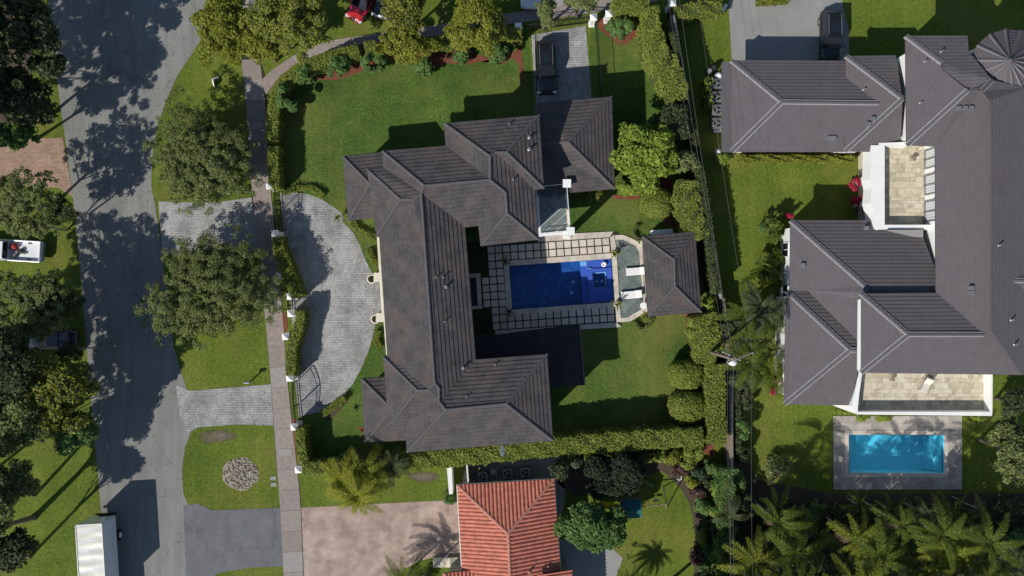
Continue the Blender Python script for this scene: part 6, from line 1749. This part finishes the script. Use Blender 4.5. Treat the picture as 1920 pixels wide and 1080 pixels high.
car('black_suv', 1024, 126, R_(-88), P_black, 'suv', 'black suv parked nose in on the pavers before the garage wing', L=4.9, W=1.95, H=1.75, group='black suvs')
car('black_suv', 1559, 70, R_(-89), P_black, 'suv', 'black suv parked on the grey neighbour driveway beside the white house', L=4.9, W=1.95, H=1.78, group='black suvs')
car('red_car', 681, -4, R_(-118), P_red, 'sedan', 'red car on the grass with only its nose out of the shade', L=4.5, W=1.8, H=1.42)
car('dark_car', 726, -12, R_(-110), P_dark, 'sedan', 'dark car beside the red one, half under the yellow green tree', L=4.6, W=1.82, H=1.45)
car('white_van', 996, -34, R_(-92), P_white, 'suv', 'white vehicle cut by the top edge above the garage driveway', L=4.9, W=1.95, H=1.9, cat='van')
car('dark_sedan', 96, 637, R_(178), P_dark, 'sedan', 'dark sedan in deep shade under the roadside trees', L=4.6, W=1.84, H=1.45)

# white pickup with a loaded bed
def pickup(px, py, rz):
    c = G(px, py, 1.0)
    t = empty('pickup_truck', (c.x, c.y, .01), rz, 'white pickup truck with red and dark gear in its open bed', 'pickup truck')
    L, W = 5.7, 1.95; h = L / 2; w = W / 2
    mb = MB()
    secs = []
    for (x, ww, z0, z1) in ((.25, w, .4, 1.05), (h * .35, w, .4, 1.06), (h * .72, w * .98, .4, 1.03), (h - .15, w * .9, .45, .98), (h, w * .82, .5, .82)):
        secs.append([(x, -ww * .95, z0), (x, -ww, z0 + .2), (x, -ww, z1 - .12), (x, -ww * .94, z1), (x, 0, z1 + .06), (x, ww * .94, z1), (x, ww, z1 - .12), (x, ww, z0 + .2), (x, ww * .95, z0)])
    section_loft(mb, secs); mb.build('body', P_white, t, smooth=True)
    # bed
    mb = MB(); bx0, bx1 = -h, .10
    mb.box(((bx0 + bx1) / 2, 0, .66), (bx1 - bx0, W - .1, .12)); mb.build('bed_floor', P_white, t)
    for s in (-1, 1):
        mb = MB(); mb.box(((bx0 + bx1) / 2, s * (w - .05), .82), (bx1 - bx0, .12, .52)); mb.build('bed_side', P_white, t, bevel=.02)
        mb = MB(); mb.box((bx0 + .35, s * (w - .03), .82), (.16, .05, .2)); mb.build('tail_light', M_tail, t)
    mb = MB(); mb.box((bx0 + .04, 0, .84), (.09, W - .2, .5)); mb.build('tailgate', P_white, t, bevel=.02)
    mb = MB(); mb.box((bx1 + .0, 0, .88), (.08, W - .14, .48)); mb.build('bulkhead', P_white, t)
    # cab
    mb = MB(); lo = [(.15, -w * .93, 1.0), (1.55, -w * .9, 1.0), (1.62, 0, 1.0), (1.55, w * .9, 1.0), (.15, w * .93, 1.0)]; hi = [(.25, -w * .78, 1.72), (.95, -w * .76, 1.72), (1.0, 0, 1.72), (.95, w * .76, 1.72), (.25, w * .78, 1.72)]
    mb.add(lo + hi, [(i, (i + 1) % 5, 5 + (i + 1) % 5, 5 + i) for i in range(5)]); mb.build('windows', M_glass, t)
    mb = MB(); mb.prism([(.17, -w * .80), (.95, -w * .78), (1.04, 0), (.95, w * .78), (.17, w * .80)], 1.722, 1.80); mb.build('roof', P_white, t, bevel=.03)
    for s in (-1, 1):
        mb = MB(); mb.tube([(1.56, s * w * .88, 1.0), (.95, s * w * .765, 1.74)], .04, 5); mb.build('pillar', P_white, t)
        mb = MB(); mb.tube([(.16, s * w * .9, 1.0), (.24, s * w * .78, 1.74)], .06, 5); mb.build('pillar', P_white, t)
        mb = MB(); mb.box((1.35, s * (w + .16), 1.15), (.14, .26, .2)); mb.build('mirror', M_black, t, bevel=.02)
        mb = MB(); mb.box((h - .12, s * w * .7, .85), (.14, .32, .16)); mb.build('headlight', M_lamp, t)
        for x in (-h + 1.15, h - .95): wheel(t, x, s * (w - .14), .39, .26)
    mb = MB(); mb.box((-h - .08, 0, .55), (.14, W * .9, .16)); mb.build('bumper', M_grey_metal, t, bevel=.02)
    return t, c
pk, pc = pickup(18, 469, R_(176.5))
def on_truck(x, y, z): v = Matrix.Rotation(R_(176.5), 3, 'Z') @ Vector((x, y, 0)); return Vector((pc.x + v.x, pc.y + v.y, z))
p_ = on_truck(-.35, -.35, .74); mb = MB(); mb.box((p_.x, p_.y, .95), (.45, .5, .42), .3); mb.box((p_.x + .05, p_.y, 1.2), (.3, .3, .1), .6)
tag(mb.build('tool_crate', plain('red_plastic', (.38, .03, .03), .5), None, bevel=.03), 'red crate in the bed of the white pickup', 'crate')
for k, (x, y, l, a, z) in enumerate(((-.7, .3, .9, .3, .80), (-.9, .15, 1.1, -.2, .88), (-.6, .45, .8, .9, .96))):
    p_ = on_truck(x, y, z); mb = MB(); mb.box((p_.x, p_.y, z), (l, .16, .07), a)
    tag(mb.build('plank', [M_grey_metal, M_wood, M_black][k], None), ['grey metal bar lying in the pickup bed', 'weathered board lying in the pickup bed', 'short black bar on top of the pile in the pickup bed'][k], 'board', 'boards in the pickup bed')
p_ = on_truck(-1.0, .0, .74)
mb = MB(); mb.lathe((p_.x, p_.y, .72), [(.22, 0), (.24, .25), (.2, .3), (.05, .32)], 12); tag(mb.build('bucket', M_black, None), 'dark bucket in the bed of the white pickup', 'bucket')

# white box truck
def box_truck():
    a = G(141, 984, 3.6); b = G(191, 983, 3.6); rz = R_(3.4)
    W = (b - a).length
    c = a.lerp(b, .5)
    t = empty('box_truck', (c.x, c.y, .012), rz, 'white box truck parked along the left side of the road at the bottom edge', 'truck')
    LB = 6.4
    m, nt, bb, out = new_mat('scuffed_white_roof')
    co = coords(nt); wv = nt.nodes.new('ShaderNodeTexWave'); wv.bands_direction = 'Y'; wv.inputs['Scale'].default_value = .28; wv.inputs['Distortion'].default_value = 5; wv.inputs['Detail'].default_value = 2; wv.inputs['Detail Scale'].default_value = .6
    nt.links.new(co, wv.inputs['Vector']); bb.inputs['Base Color'].default_value = (.62, .62, .55, 1); bb.inputs['Roughness'].default_value = .45
    nt.links.new(ramp(nt, noise(nt, co, 1.2, 4), [(.3, (.56, .56, .49)), (.7, (.68, .68, .61))]), bb.inputs['Base Color'])
    bump(nt, bb, wv.outputs['Fac'], .22, .10)
    mb = MB(); mb.box((0, -LB / 2, 2.33), (W - .05, LB, 2.46)); mb.build('cargo_box', plain('pale_blue_panel', (.62, .66, .72), .5, var=.03), t)
    mb = MB(); nx_, ny_ = 6, 40; vs = []; rr = random.Random(3)
    for j in range(ny_ + 1):
        for i in range(nx_ + 1):
            vs.append(((i / nx_ - .5) * (W - .12), -.05 - (LB - .1) * j / ny_, 3.575 + (.02 * math.sin(j * 1.1 + i * .5) + .012 * math.sin(j * 2.7 + i * 1.3) if 0 < i < nx_ and 0 < j < ny_ else 0)))
    mb.add(vs, [(j * (nx_ + 1) + i, (j + 1) * (nx_ + 1) + i, (j + 1) * (nx_ + 1) + i + 1, j * (nx_ + 1) + i + 1) for j in range(ny_) for i in range(nx_)])
    mb.build('roof_sheet', m, t, smooth=True)
    for s in (-1, 1):
        mb = MB(); mb.box((s * (W / 2 - .02), -LB / 2, 3.585), (.07, LB + .04, .07)); mb.build('roof_rail', M_grey_metal, t)
    mb = MB(); mb.box((0, .0, 3.585), (W, .07, .07)); mb.build('roof_rail', M_grey_metal, t)
    mb = MB(); mb.box((0, .02, 2.3), (W - .2, .05, 2.3)); mb.build('rear_door', P_white, t)
    mb = MB(); mb.box((0, .12, .65), (W - .3, .16, .14)); mb.build('bumper', M_black, t)
    mb = MB(); mb.box((0, -LB / 2 - .9, .85), (.9, LB + 2.2, .3)); mb.build('chassis', M_black, t)
    for x in (-W / 2 + .18, W / 2 - .18):
        for y in (-1.95, -LB - 1.3):
            s = 1 if x > 0 else -1
            mb = MB(); mb.tube([(x - .19, y, .48), (x + .19, y, .48)], .48, 20); o = mb.build('wheel', M_rubber, t)
            mb = MB(); mb.tube([(x + s * .18, y, .48), (x + s * .24, y, .48)], .27, 14); mb.build('rim', P_white, o)
    mb = MB(); mb.box((0, -LB - 1.1, 1.4), (2.1, 1.9, 1.7), taper=.9); mb.build('cab', P_white, t, bevel=.08)
    mb = MB(); mb.box((0, -LB - 2.05, 1.75), (1.75, .06, .7)); mb.build('windscreen', M_glass, t)
    mb = MB(); mb.box((0, -LB - 2.3, .95), (1.9, .7, .8)); mb.build('bonnet', P_white, t, bevel=.08)
    for s in (-1, 1):
        mb = MB(); mb.box((s * 1.3, -LB - 1.6, 1.9), (.2, .08, .45)); mb.build('mirror', M_black, t)
        mb = MB(); mb.box((s * .75, -LB - 2.66, .95), (.3, .04, .2)); mb.build('headlight', M_lamp, t)
box_truck()

# ------------------------------------------------------------------ gate pillars, gates and fences
PILL = [(505, 348, 'white capped gate pillar at the end of the straight front hedge'), (515, 438, 'white gate pillar south of the north gate, shaded by the widest tree'), (524, 517, 'white pillar half hidden beneath the edge of the widest tree'),
        (543, 556, 'white pillar north of the short walkway gate'), (545, 588, 'white pillar south of the short walkway gate, beside red mulch'), (535, 631, 'white pillar at the kink of the southern curved hedge'),
        (543, 709, 'white pillar north of the southern gate'), (551, 801, 'white pillar south of the southern gate'), (559, 881, 'white pillar at the last corner of the front boundary'),
        (972, 49, 'white pillar west of the garage driveway gate'), (1113, 32, 'white pillar east of the garage driveway gate'), (1142, 25, 'white pillar beside the tall hedge at the top'), (1261, 5, 'white pillar at the top edge near the power lines')]
g0 = None
for x, y, lab in PILL:
    c = G(x, y, 2.1)
    t = empty('gate_pillar', (c.x, c.y, 0), R_(4), lab, 'gate pillar', 'white pillars of the front boundary')
    mb = MB(); mb.box((0, 0, 1.0), (.44, .44, 2.0)); mb.box((0, 0, .12), (.54, .54, .24)); mb.build('shaft', M_white, t, bevel=.012)
    mb = MB(); mb.box((0, 0, 2.03), (.62, .62, .07)); mb.add([(-.29, -.29, 2.065), (.29, -.29, 2.065), (.29, .29, 2.065), (-.29, .29, 2.065), (0, 0, 2.30)], [(0, 1, 4), (1, 2, 4), (2, 3, 4), (3, 0, 4)]); mb.build('cap', M_white, t)
def gate(a, b, label, bow=.35, h=1.7, arch=.45, gapn=.17):
    A = G(*a, .1); B = G(*b, .1); d = B - A; L = d.length; ang = math.atan2(d.y, d.x)
    t = empty('driveway_gate', (A.x, A.y, .03), ang, label, 'gate', 'black iron driveway gates')
    def top(s): return h + arch * math.sin(math.pi * s)
    mb = MB()
    mb.tube([(L * i / 14, 0, top(i / 14)) for i in range(15)], .045, 5); mb.tube([(L * i / 14, 0, top(i / 14) - .35) for i in range(15)], .03, 5)
    mb.tube([(0, 0, .15), (L, 0, .15)], .045, 5); mb.tube([(0, 0, 0), (0, 0, top(0))], .05, 6); mb.tube([(L, 0, 0), (L, 0, top(1))], .05, 6); mb.tube([(L / 2, 0, .1), (L / 2, 0, top(.5))], .05, 6)
    mb.build('gate_frame', M_iron, t)
    n = int(L / gapn); pm = MB(); pm.tube([(0, 0, .15), (0, 0, 1.0)], .017, 4); o0 = pm.build('picket', M_iron, None); me = o0.data; bpy.data.objects.remove(o0)
    for i in range(1, n):
        o = bpy.data.objects.new('picket', me); s = i / n; o.location = (L * s, 0, 0); o.scale = (1, 1, top(s) - .02); link(o, t)
gate((524, 356), (531, 432), 'black iron gate across the northern opening of the courtyard')
gate((557, 714), (565, 800), 'black iron gate across the southern opening of the courtyard')
gate((984, 58), (1108, 42), 'wide black iron gate across the garage driveway at the top', arch=.3)
gate((549, 560), (550, 584), 'narrow iron gate between the two walkway pillars', arch=.15)
def rail_fence(a, b, label, h=1.3):
    A = G(*a, .1); B = G(*b, .1); d = B - A; L = d.length; ang = math.atan2(d.y, d.x)
    t = empty('iron_fence', (A.x, A.y, .01), ang, label, 'fence')
    mb = MB(); mb.tube([(0, 0, h), (L, 0, h)], .025, 5); mb.tube([(0, 0, .2), (L, 0, .2)], .025, 5); mb.build('rail', M_iron, t)
    n = int(L / .2); pm = MB(); pm.tube([(0, 0, 0), (0, 0, h + .1)], .014, 4); o0 = pm.build('picket', M_iron, None); me = o0.data; bpy.data.objects.remove(o0)
    for i in range(n + 1):
        o = bpy.data.objects.new('picket', me); o.location = (L * i / n, 0, 0); link(o, t)
rail_fence((1003, 68), (1006, 172), 'low iron fence on the west side of the garage driveway')
rail_fence((1116, 45), (1126, 190), 'iron fence east of the garage driveway, its shadow a dark band on the grass', 1.6)
# grey boundary wall
def wall_line(pts, w_, h, mat, nm, label):
    for k in range(len(pts) - 1): pass
    L = [G(*p, h) for p in pts]
    n = len(L); lft = []; rgt = []
    for i in range(n):
        d = (L[min(i + 1, n - 1)] - L[max(i - 1, 0)]); d.z = 0; d.normalize(); nn = Vector((-d.y, d.x, 0)) * w_ / 2
        lft.append((L[i] + nn).xy.to_tuple()); rgt.append((L[i] - nn).xy.to_tuple())
    mb = MB(); mb.prism(lft + rgt[::-1], 0, h)
    return tag(mb.build(nm, mat, None), label, 'wall')
wall_line([(1356, 560), (1362, 620), (1368, 690), (1371, 780), (1372, 875)], .32, 2.0, M_wood, 'boundary_wall', 'weathered grey brown boundary wall right of the long rectangular hedge')
wall_line([(1262, 28), (1280, 120), (1300, 250), (1325, 420), (1352, 560)], .2, 1.9, M_concgrey, 'boundary_wall', 'thin grey boundary wall in shade under the power lines')
wall_line([(1362, 8), (1358, 18), (1345, 24)], .3, .6, M_white, 'kerb_wall', 'small white wedge of wall at the corner of the neighbour driveway')
wall_line([(1266, 30), (1300, 28), (1352, 23)], .12, .35, M_cream, 'kerb_wall', 'thin cream kerb along the foot of the low broad hedge')
wall_line([(875, 868), (878, 907)], .12, 1.9, M_white, 'yard_wall', 'thin white wall at the west side of the air conditioner yard')
wall_line([(1463, 640), (1463, 690)], .1, .3, M_cream, 'kerb_wall', 'cream kerb beside the western wing')

# ------------------------------------------------------------------ power pole and lines
def pt(px, py, h): return G(px, py, h)
pole_top = pt(1376, 674, 10.4)
t = empty('power_pole', (pole_top.x, pole_top.y, 0), 0, 'grey wooden power pole with two crossarms and a white lamp dome', 'utility pole')
mb = MB(); mb.tube([(0, 0, -.1), (0, 0, 5), (0, 0, 10.4)], [.17, .145, .11], 10); mb.build('pole_shaft', M_wood, t, smooth=True)
def rel(v): return Vector((v.x - pole_top.x, v.y - pole_top.y, v.z))
for (a, b, h) in (((1362, 680), (1412, 661), 9.9), ((1354, 659), (1388, 675), 9.4)):
    mb = MB(); A_, B_ = rel(pt(*a, h)), rel(pt(*b, h)); mb.tube([A_, B_], .07, 4); o = mb.build('crossarm', M_wood, t)
    for f in (.03, .35, .97):
        p_ = A_.lerp(B_, f); mb = MB(); mb.lathe((p_.x, p_.y, p_.z + .05), [(.05, 0), (.09, .08), (.05, .14), (.07, .2), (.02, .24)], 8); mb.build('insulator', M_grey_metal, o)
mb = MB(); q = rel(pt(1376, 680, 9.2)); mb.lathe((q.x, q.y, 9.0), [(.26, -.75), (.3, -.7), (.3, .1), (.22, .22), (.05, .3)], 14); mb.build('transformer', M_white_metal, t, smooth=True)
def wire(pts, label, r=.009):
    P_ = []
    for k in range(len(pts) - 1):
        a = pt(*pts[k]); b = pt(*pts[k + 1])
        for i in range(8):
            f = i / 8; p_ = a.lerp(b, f); p_.z -= .5 * 4 * f * (1 - f); P_.append(p_)
    P_.append(pt(*pts[-1]))
    mb = MB(); mb.tube(P_, r, 4, cap=False)
    tag(mb.build('power_line', M_wire, None), label, 'power line', 'overhead power lines')
wire([(1244, -60, 10.2), (1364, 679, 10.2), (1375, 1200, 10.2)], 'overhead line on the west end of the crossarm')
wire([(1252, -60, 10.6), (1376, 674, 10.6), (1379, 1200, 10.6)], 'overhead line running over the middle of the pole', .010)
wire([(1300, -60, 10.2), (1411, 661, 10.2), (1414, 1200, 10.2)], 'overhead line on the east end of the crossarm')
wire([(1266, -60, 8.0), (1375, 676, 8.4), (1372, 1200, 8.0)], 'lowest overhead cable below the crossarms', .011)

# ------------------------------------------------------------------ small things
def ac_unit(x, y, label, s=.9, h=.9, rz=0):
    c = G(x, y, h)
    t = empty('air_conditioner', (c.x, c.y, .02), rz, label, 'air conditioner', 'outdoor air conditioner units')
    mb = MB(); mb.box((0, 0, h / 2), (s, s, h)); mb.build('casing', M_grey_metal, t, bevel=.02)
    mb = MB(); mb.lathe((0, 0, h), [(s * .40, .0), (s * .42, .03), (s * .38, .035), (s * .38, .005)], 18)
    mb.build('fan_ring', M_grey_metal, t)
    mb = MB(); mb.lathe((0, 0, h + .004), [(s * .37, 0), (s * .37, .004)], 18); o = mb.build('fan_well', M_black, t)
    mb = MB()
    for k in range(3):
        a = k * 2.09; mb.box((math.cos(a) * s * .18, math.sin(a) * s * .18, h + .02), (s * .32, s * .15, .01), a)
    mb.lathe((0, 0, h + .01), [(s * .08, 0), (s * .08, .025)], 10); mb.build('fan_blades', M_grey_metal, o)
for k, y in enumerate((156, 181, 206, 231)):
    ac_unit(1345, y, ['northernmost of four air conditioners along the low wing', 'second air conditioner from the north along the low wing', 'third air conditioner from the north along the low wing', 'southernmost of four air conditioners along the low wing'][k], .95, 1.0)
for k, (x, y) in enumerate(((905, 894), (952, 888), (985, 886))):
    ac_unit(x, y, ['western air conditioner north of the red roof', 'middle air conditioner north of the red roof', 'eastern air conditioner north of the red roof'][k], .9, .9, R_(4))
for k, (x, y, r, m, lab) in enumerate(((1340, 125, .30, M_black, 'round dark tank at the north end of the air conditioner row'), (1332, 131, .26, M_grey_metal, 'round grey tank beside the dark tank'), (1349, 141, .34, M_white_metal, 'round white tank at the head of the air conditioner row'), (1347, 284, .30, M_white_metal, 'white dome tank at the south west corner of the low wing'))):
    c = G(x, y, .9); mb = MB(); mb.lathe((c.x, c.y, 0), [(r * .7, 0), (r, .2), (r, .7), (r * .75, .95), (r * .25, 1.05), (.05, 1.1)], 16)
    tag(mb.build('storage_tank', m, None, smooth=True), lab, 'tank', 'round tanks by the low wing')
c = G(1347, 245, .3); mb = MB(); mb.box((c.x, c.y, .15), (.9, .25, .3)); tag(mb.build('concrete_step', M_white, None), 'white step at the south end of the air conditioner row', 'step')
# pool equipment and boards behind the red house
for k, (x0_, y0_, x1_, y1_, lab) in enumerate(((884, 898, 905, 870, 'long pale board leaning in the air conditioner yard'), (892, 903, 916, 872, 'second pale board leaning in the air conditioner yard'))):
    a_, b_ = G(x0_, y0_, .3), G(x1_, y1_, 1.2); mb = MB(); mb.tube([a_, b_], .07, 4); tag(mb.build('board', M_wood, None), lab, 'board', 'boards in the yard')
c = G(925, 886, .8); t = empty('pool_pump', (c.x, c.y, .02), 0, 'grey filter box with pipes between the air conditioners north of the red roof', 'filter')
mb = MB(); mb.lathe((0, 0, 0), [(.25, 0), (.28, .1), (.28, .7), (.1, .85)], 14); mb.build('filter_tank', M_beigewall, t); mb = MB(); mb.tube([(.3, -.4, .3), (.3, .3, .3), (-.3, .3, .3), (-.3, -.4, .3)], .04, 6); mb.build('pipe', M_white_metal, t)

# play set
c = G(1184, 956, 2.6)
t = empty('play_set', (c.x, c.y, 0), R_(3), 'wooden play tower with a dark teal canopy and a yellow slide', 'play set')
M_teal = plain('teal_canvas', (.015, .10, .105), .75, var=.25, scale=3); M_yel = plain('yellow_plastic', (.62, .47, .01), .35)
mb = MB(); mb.add([(-.95, -.85, 2.3), (.95, -.85, 2.3), (.95, .85, 2.3), (-.95, .85, 2.3), (-.9, 0, 2.85), (.9, 0, 2.85)], [(0, 1, 5, 4), (2, 3, 4, 5), (0, 4, 3), (1, 2, 5)]); mb.build('canopy', M_teal, t)
for sx in (-.85, .85):
    for sy in (-.78, .78): mb = MB(); mb.box((sx, sy, 1.2), (.1, .1, 2.4)); mb.build('post', M_wood, t)
mb = MB(); mb.box((0, 0, 1.25), (1.7, 1.55, .08)); mb.build('deck', M_wood, t)
mb = MB()
pr = [(-.9, 1.3), (-1.3, 1.2), (-1.8, .7), (-2.3, .3), (-2.7, .25)]
vs = []; fs = []
for x, z in pr: vs += [(x, -.32, z + .18), (x, -.26, z), (x, .26, z), (x, .32, z + .18)]
for i in range(len(pr) - 1):
    for k in range(3): fs.append((4 * i + k, 4 * i + 4 + k, 4 * i + 5 + k, 4 * i + 1 + k))
mb.add(vs, fs); mb.build('slide', M_yel, t)
for yy in (-.5, 0.1): mb = MB(); mb.box((.95, yy, .8), (.06, .06, 1.5)); mb.build('ladder_rail', M_wood, t)
a1_, a2_ = (1.0, .1), (3.6, .3)
mb = MB(); mb.tube([(1.0, .1, 2.2), (3.3, .25, 2.2)], .06, 6); mb.tube([(3.3, .25, 2.2), (3.6, -.8, 0)], .05, 6); mb.tube([(3.3, .25, 2.2), (3.4, 1.3, 0)], .05, 6); mb.build('swing_beam', M_wood, t)
for x in (1.7, 2.6):
    mb = MB(); mb.tube([(x - .2, .15, 2.2), (x - .2, .15, .5)], .01, 4); mb.tube([(x + .2, .15, 2.2), (x + .2, .15, .5)], .01, 4); ch = mb.build('swing_rope', M_grey_metal, t)
    mb = MB(); mb.box((x, .15, .48), (.5, .2, .04)); mb.build('swing_seat', M_yel if x < 2 else M_black, ch)
c = G(1213, 905, .6); mb = MB(); mb.box((c.x, c.y, .35), (1.5, .28, .25), R_(-35), .9); tag(mb.build('kayak_toy', plain('faded_green', (.18, .24, .08), .7), None, bevel=.05), 'faded green long toy lying on the grass above the swing', 'toy')
c = G(1274, 896, .5); mb = MB(); mb.lathe((c.x, c.y, 0), [(.16, 0), (.24, .4), (.26, .45), (.22, .45), (.2, .3)], 14); tag(mb.build('white_pot', M_white, None, smooth=True), 'small white pot at the top corner of the play lawn', 'pot')
# white folded yard sign
c = G(402, 153, .5); t = empty('yard_sign', (c.x, c.y, 0), R_(20), 'white folded sign standing on the grass verge near the road bend', 'sign')
mb = MB(); mb.add([(-.30, -.42, .04), (-.34, .22, .04), (-.02, .26, .62), (-.08, -.3, .62)], [(0, 1, 2, 3)]); mb.add([(-.31, -.42, .05), (-.35, .22, .05), (-.03, .26, .63), (-.09, -.3, .63)], [(3, 2, 1, 0)]); mb.build('panel', M_white, t)
mb = MB(); mb.box((.12, .28, .35), (.62, .03, .55), R_(12)); mb.build('panel', M_white, t)
# post lamp and covers
c = G(461, 718, 1.5); t = empty('mailbox', (c.x, c.y, .02), R_(5), 'mailbox on a post at the edge of the lower paver apron', 'mailbox')
mb = MB(); mb.box((0, 0, .55), (.1, .1, 1.1)); mb.build('post', M_wood, t); mb = MB(); mb.box((0, 0, 1.2), (.5, .22, .2)); mb.tube([(-.25, 0, 1.28), (.25, 0, 1.28)], .1, 10); mb.build('box', M_grey_metal, t, bevel=.02)
for (x, y, sx, sy, z, lab) in ((535, 848, 1.25, .62, .05, 'pale rectangular utility cover set in the sidewalk'), (491, 738, .5, .35, .03, 'small grey cover in the lower paver apron'), (512, 897, .55, .35, .02, 'upper small grey meter cover on the verge beside the sidewalk'), (513, 909, .55, .35, .02, 'lower small grey meter cover on the verge beside the sidewalk')):
    c = G(x, y, .05); mb = MB(); mb.box((c.x, c.y, z), (sx, sy, .03), R_(2)); tag(mb.build('utility_cover', M_concgrey, None), lab, 'utility cover')
# ring of rough rocks on the verge
c = G(450, 889, .1)
bed = MB(); bed.sheet([(c.x + 1.72 * math.cos(a * .39) * (1 + .06 * math.sin(a * 3)), c.y + 1.55 * math.sin(a * .39) * (1 + .08 * math.cos(a * 2))) for a in range(16)], .010); bedo = bed.build('rock_bed', plain('sandy_bed', (.30, .265, .21), .95, var=.3, scale=6), None); bedo['kind'] = 'structure'
M_rk = [plain('rock_a', (.33, .29, .23), .95, var=.3, scale=5), plain('rock_b', (.27, .235, .185), .95, var=.3, scale=5), plain('rock_c', (.38, .34, .27), .95, var=.3, scale=5)]
rr = random.Random(9); rocks = []
for k in range(5):
    bm = bmesh.new(); bmesh.ops.create_icosphere(bm, subdivisions=1, radius=1)
    for v_ in bm.verts: v_.co *= rr.uniform(.65, 1.2)
    for mt in M_rk[:1]:
        me = bpy.data.meshes.new('rock'); bm.to_mesh(me); me.materials.append(M_rk[k % 3]); rocks.append(me)
    bm.free()
for k in range(290):
    a = rr.uniform(0, 6.28); r = 1.55 * math.sqrt(rr.random())
    o = bpy.data.objects.new('rock', rocks[k % 5]); s = rr.uniform(.04, .10)
    o.location = (c.x + r * math.cos(a) * 1.03, c.y + r * .95 * math.sin(a), .01 + s * .3); o.scale = (s * rr.uniform(.8, 2.2), s, s * .8); o.rotation_euler = (rr.random(), rr.random(), rr.uniform(0, 6.28)); link(o, bedo)

# fallen leaves and twigs on road, verges and lawns
rng = np.random.default_rng(12)
n = 9000
cx = rng.choice([-37, -29, -27, -10, 14, -42], n, p=[.25, .2, .2, .12, .13, .1]); cy = rng.choice([8, 0, 20, -14, 12], n)
P_ = np.stack([cx + rng.normal(size=n) * 5, cy + rng.normal(size=n) * 9, np.full(n, .035)], 1)
n2 = 3000
Q_ = np.stack([rng.uniform(-48, -8, n2), rng.uniform(-27, 27, n2), np.full(n2, .035)], 1)
P_ = np.concatenate([P_, Q_]); n = len(P_)
leaves_object('fallen_leaves', P_, rng.uniform(.02, .055, n), unit(rng.normal(size=(n, 3)) * .25 + np.array([0, 0, 1])), leaf_mat('dead_leaf', [(0.1, (.07, .05, .03)), (0.5, (.15, .10, .05)), (0.9, (.27, .20, .10))], trans=.1), None, rng, kind='stuff', label='brown fallen leaves strewn over road and verge')

# rough grass over the lawn sheets, ragged along every path
rng = np.random.default_rng(31)
n = 230000
gx = rng.uniform(-49, 49, n); gy = rng.uniform(-28, 28, n)
NOGRASS.append(GP([(868, 462), (1003, 452), (1009, 441), (1150, 434), (1152, 441), (1203, 456), (1212, 585), (1187, 602), (1166, 613), (1085, 617), (925, 628), (868, 630)]))
NOGRASS.append(GP(deck)); NOGRASS.append(GP([(1615, 284), (1660, 284), (1660, 432), (1615, 432)]))
keep = np.ones(n, dtype=bool)
for pl_ in NOGRASS:
    px_ = np.array([p[0] for p in pl_]); py_ = np.array([p[1] for p in pl_])
    m_ = (gx > px_.min()) & (gx < px_.max()) & (gy > py_.min()) & (gy < py_.max())
    ix = np.nonzero(m_)[0]; ins = np.zeros(len(ix), dtype=bool)
    for k in range(len(pl_)):
        xa, ya, xb, yb = px_[k - 1], py_[k - 1], px_[k], py_[k]
        if ya == yb: continue
        c_ = ((ya > gy[ix]) != (yb > gy[ix])) & (gx[ix] < (xb - xa) * (gy[ix] - ya) / (yb - ya) + xa)
        ins ^= c_
    keep[ix[ins]] = False
gx, gy = gx[keep], gy[keep]; n = len(gx)
P_ = np.stack([gx, gy, rng.uniform(.015, .045, n)], 1)
leaves_object('grass', P_, rng.uniform(.025, .06, n), unit(rng.normal(size=(n, 3)) + np.array([0, 0, .35])), L_grass, None, rng, aspect=.4, kind='stuff', label='short rough grass blades over the lawns and verges')
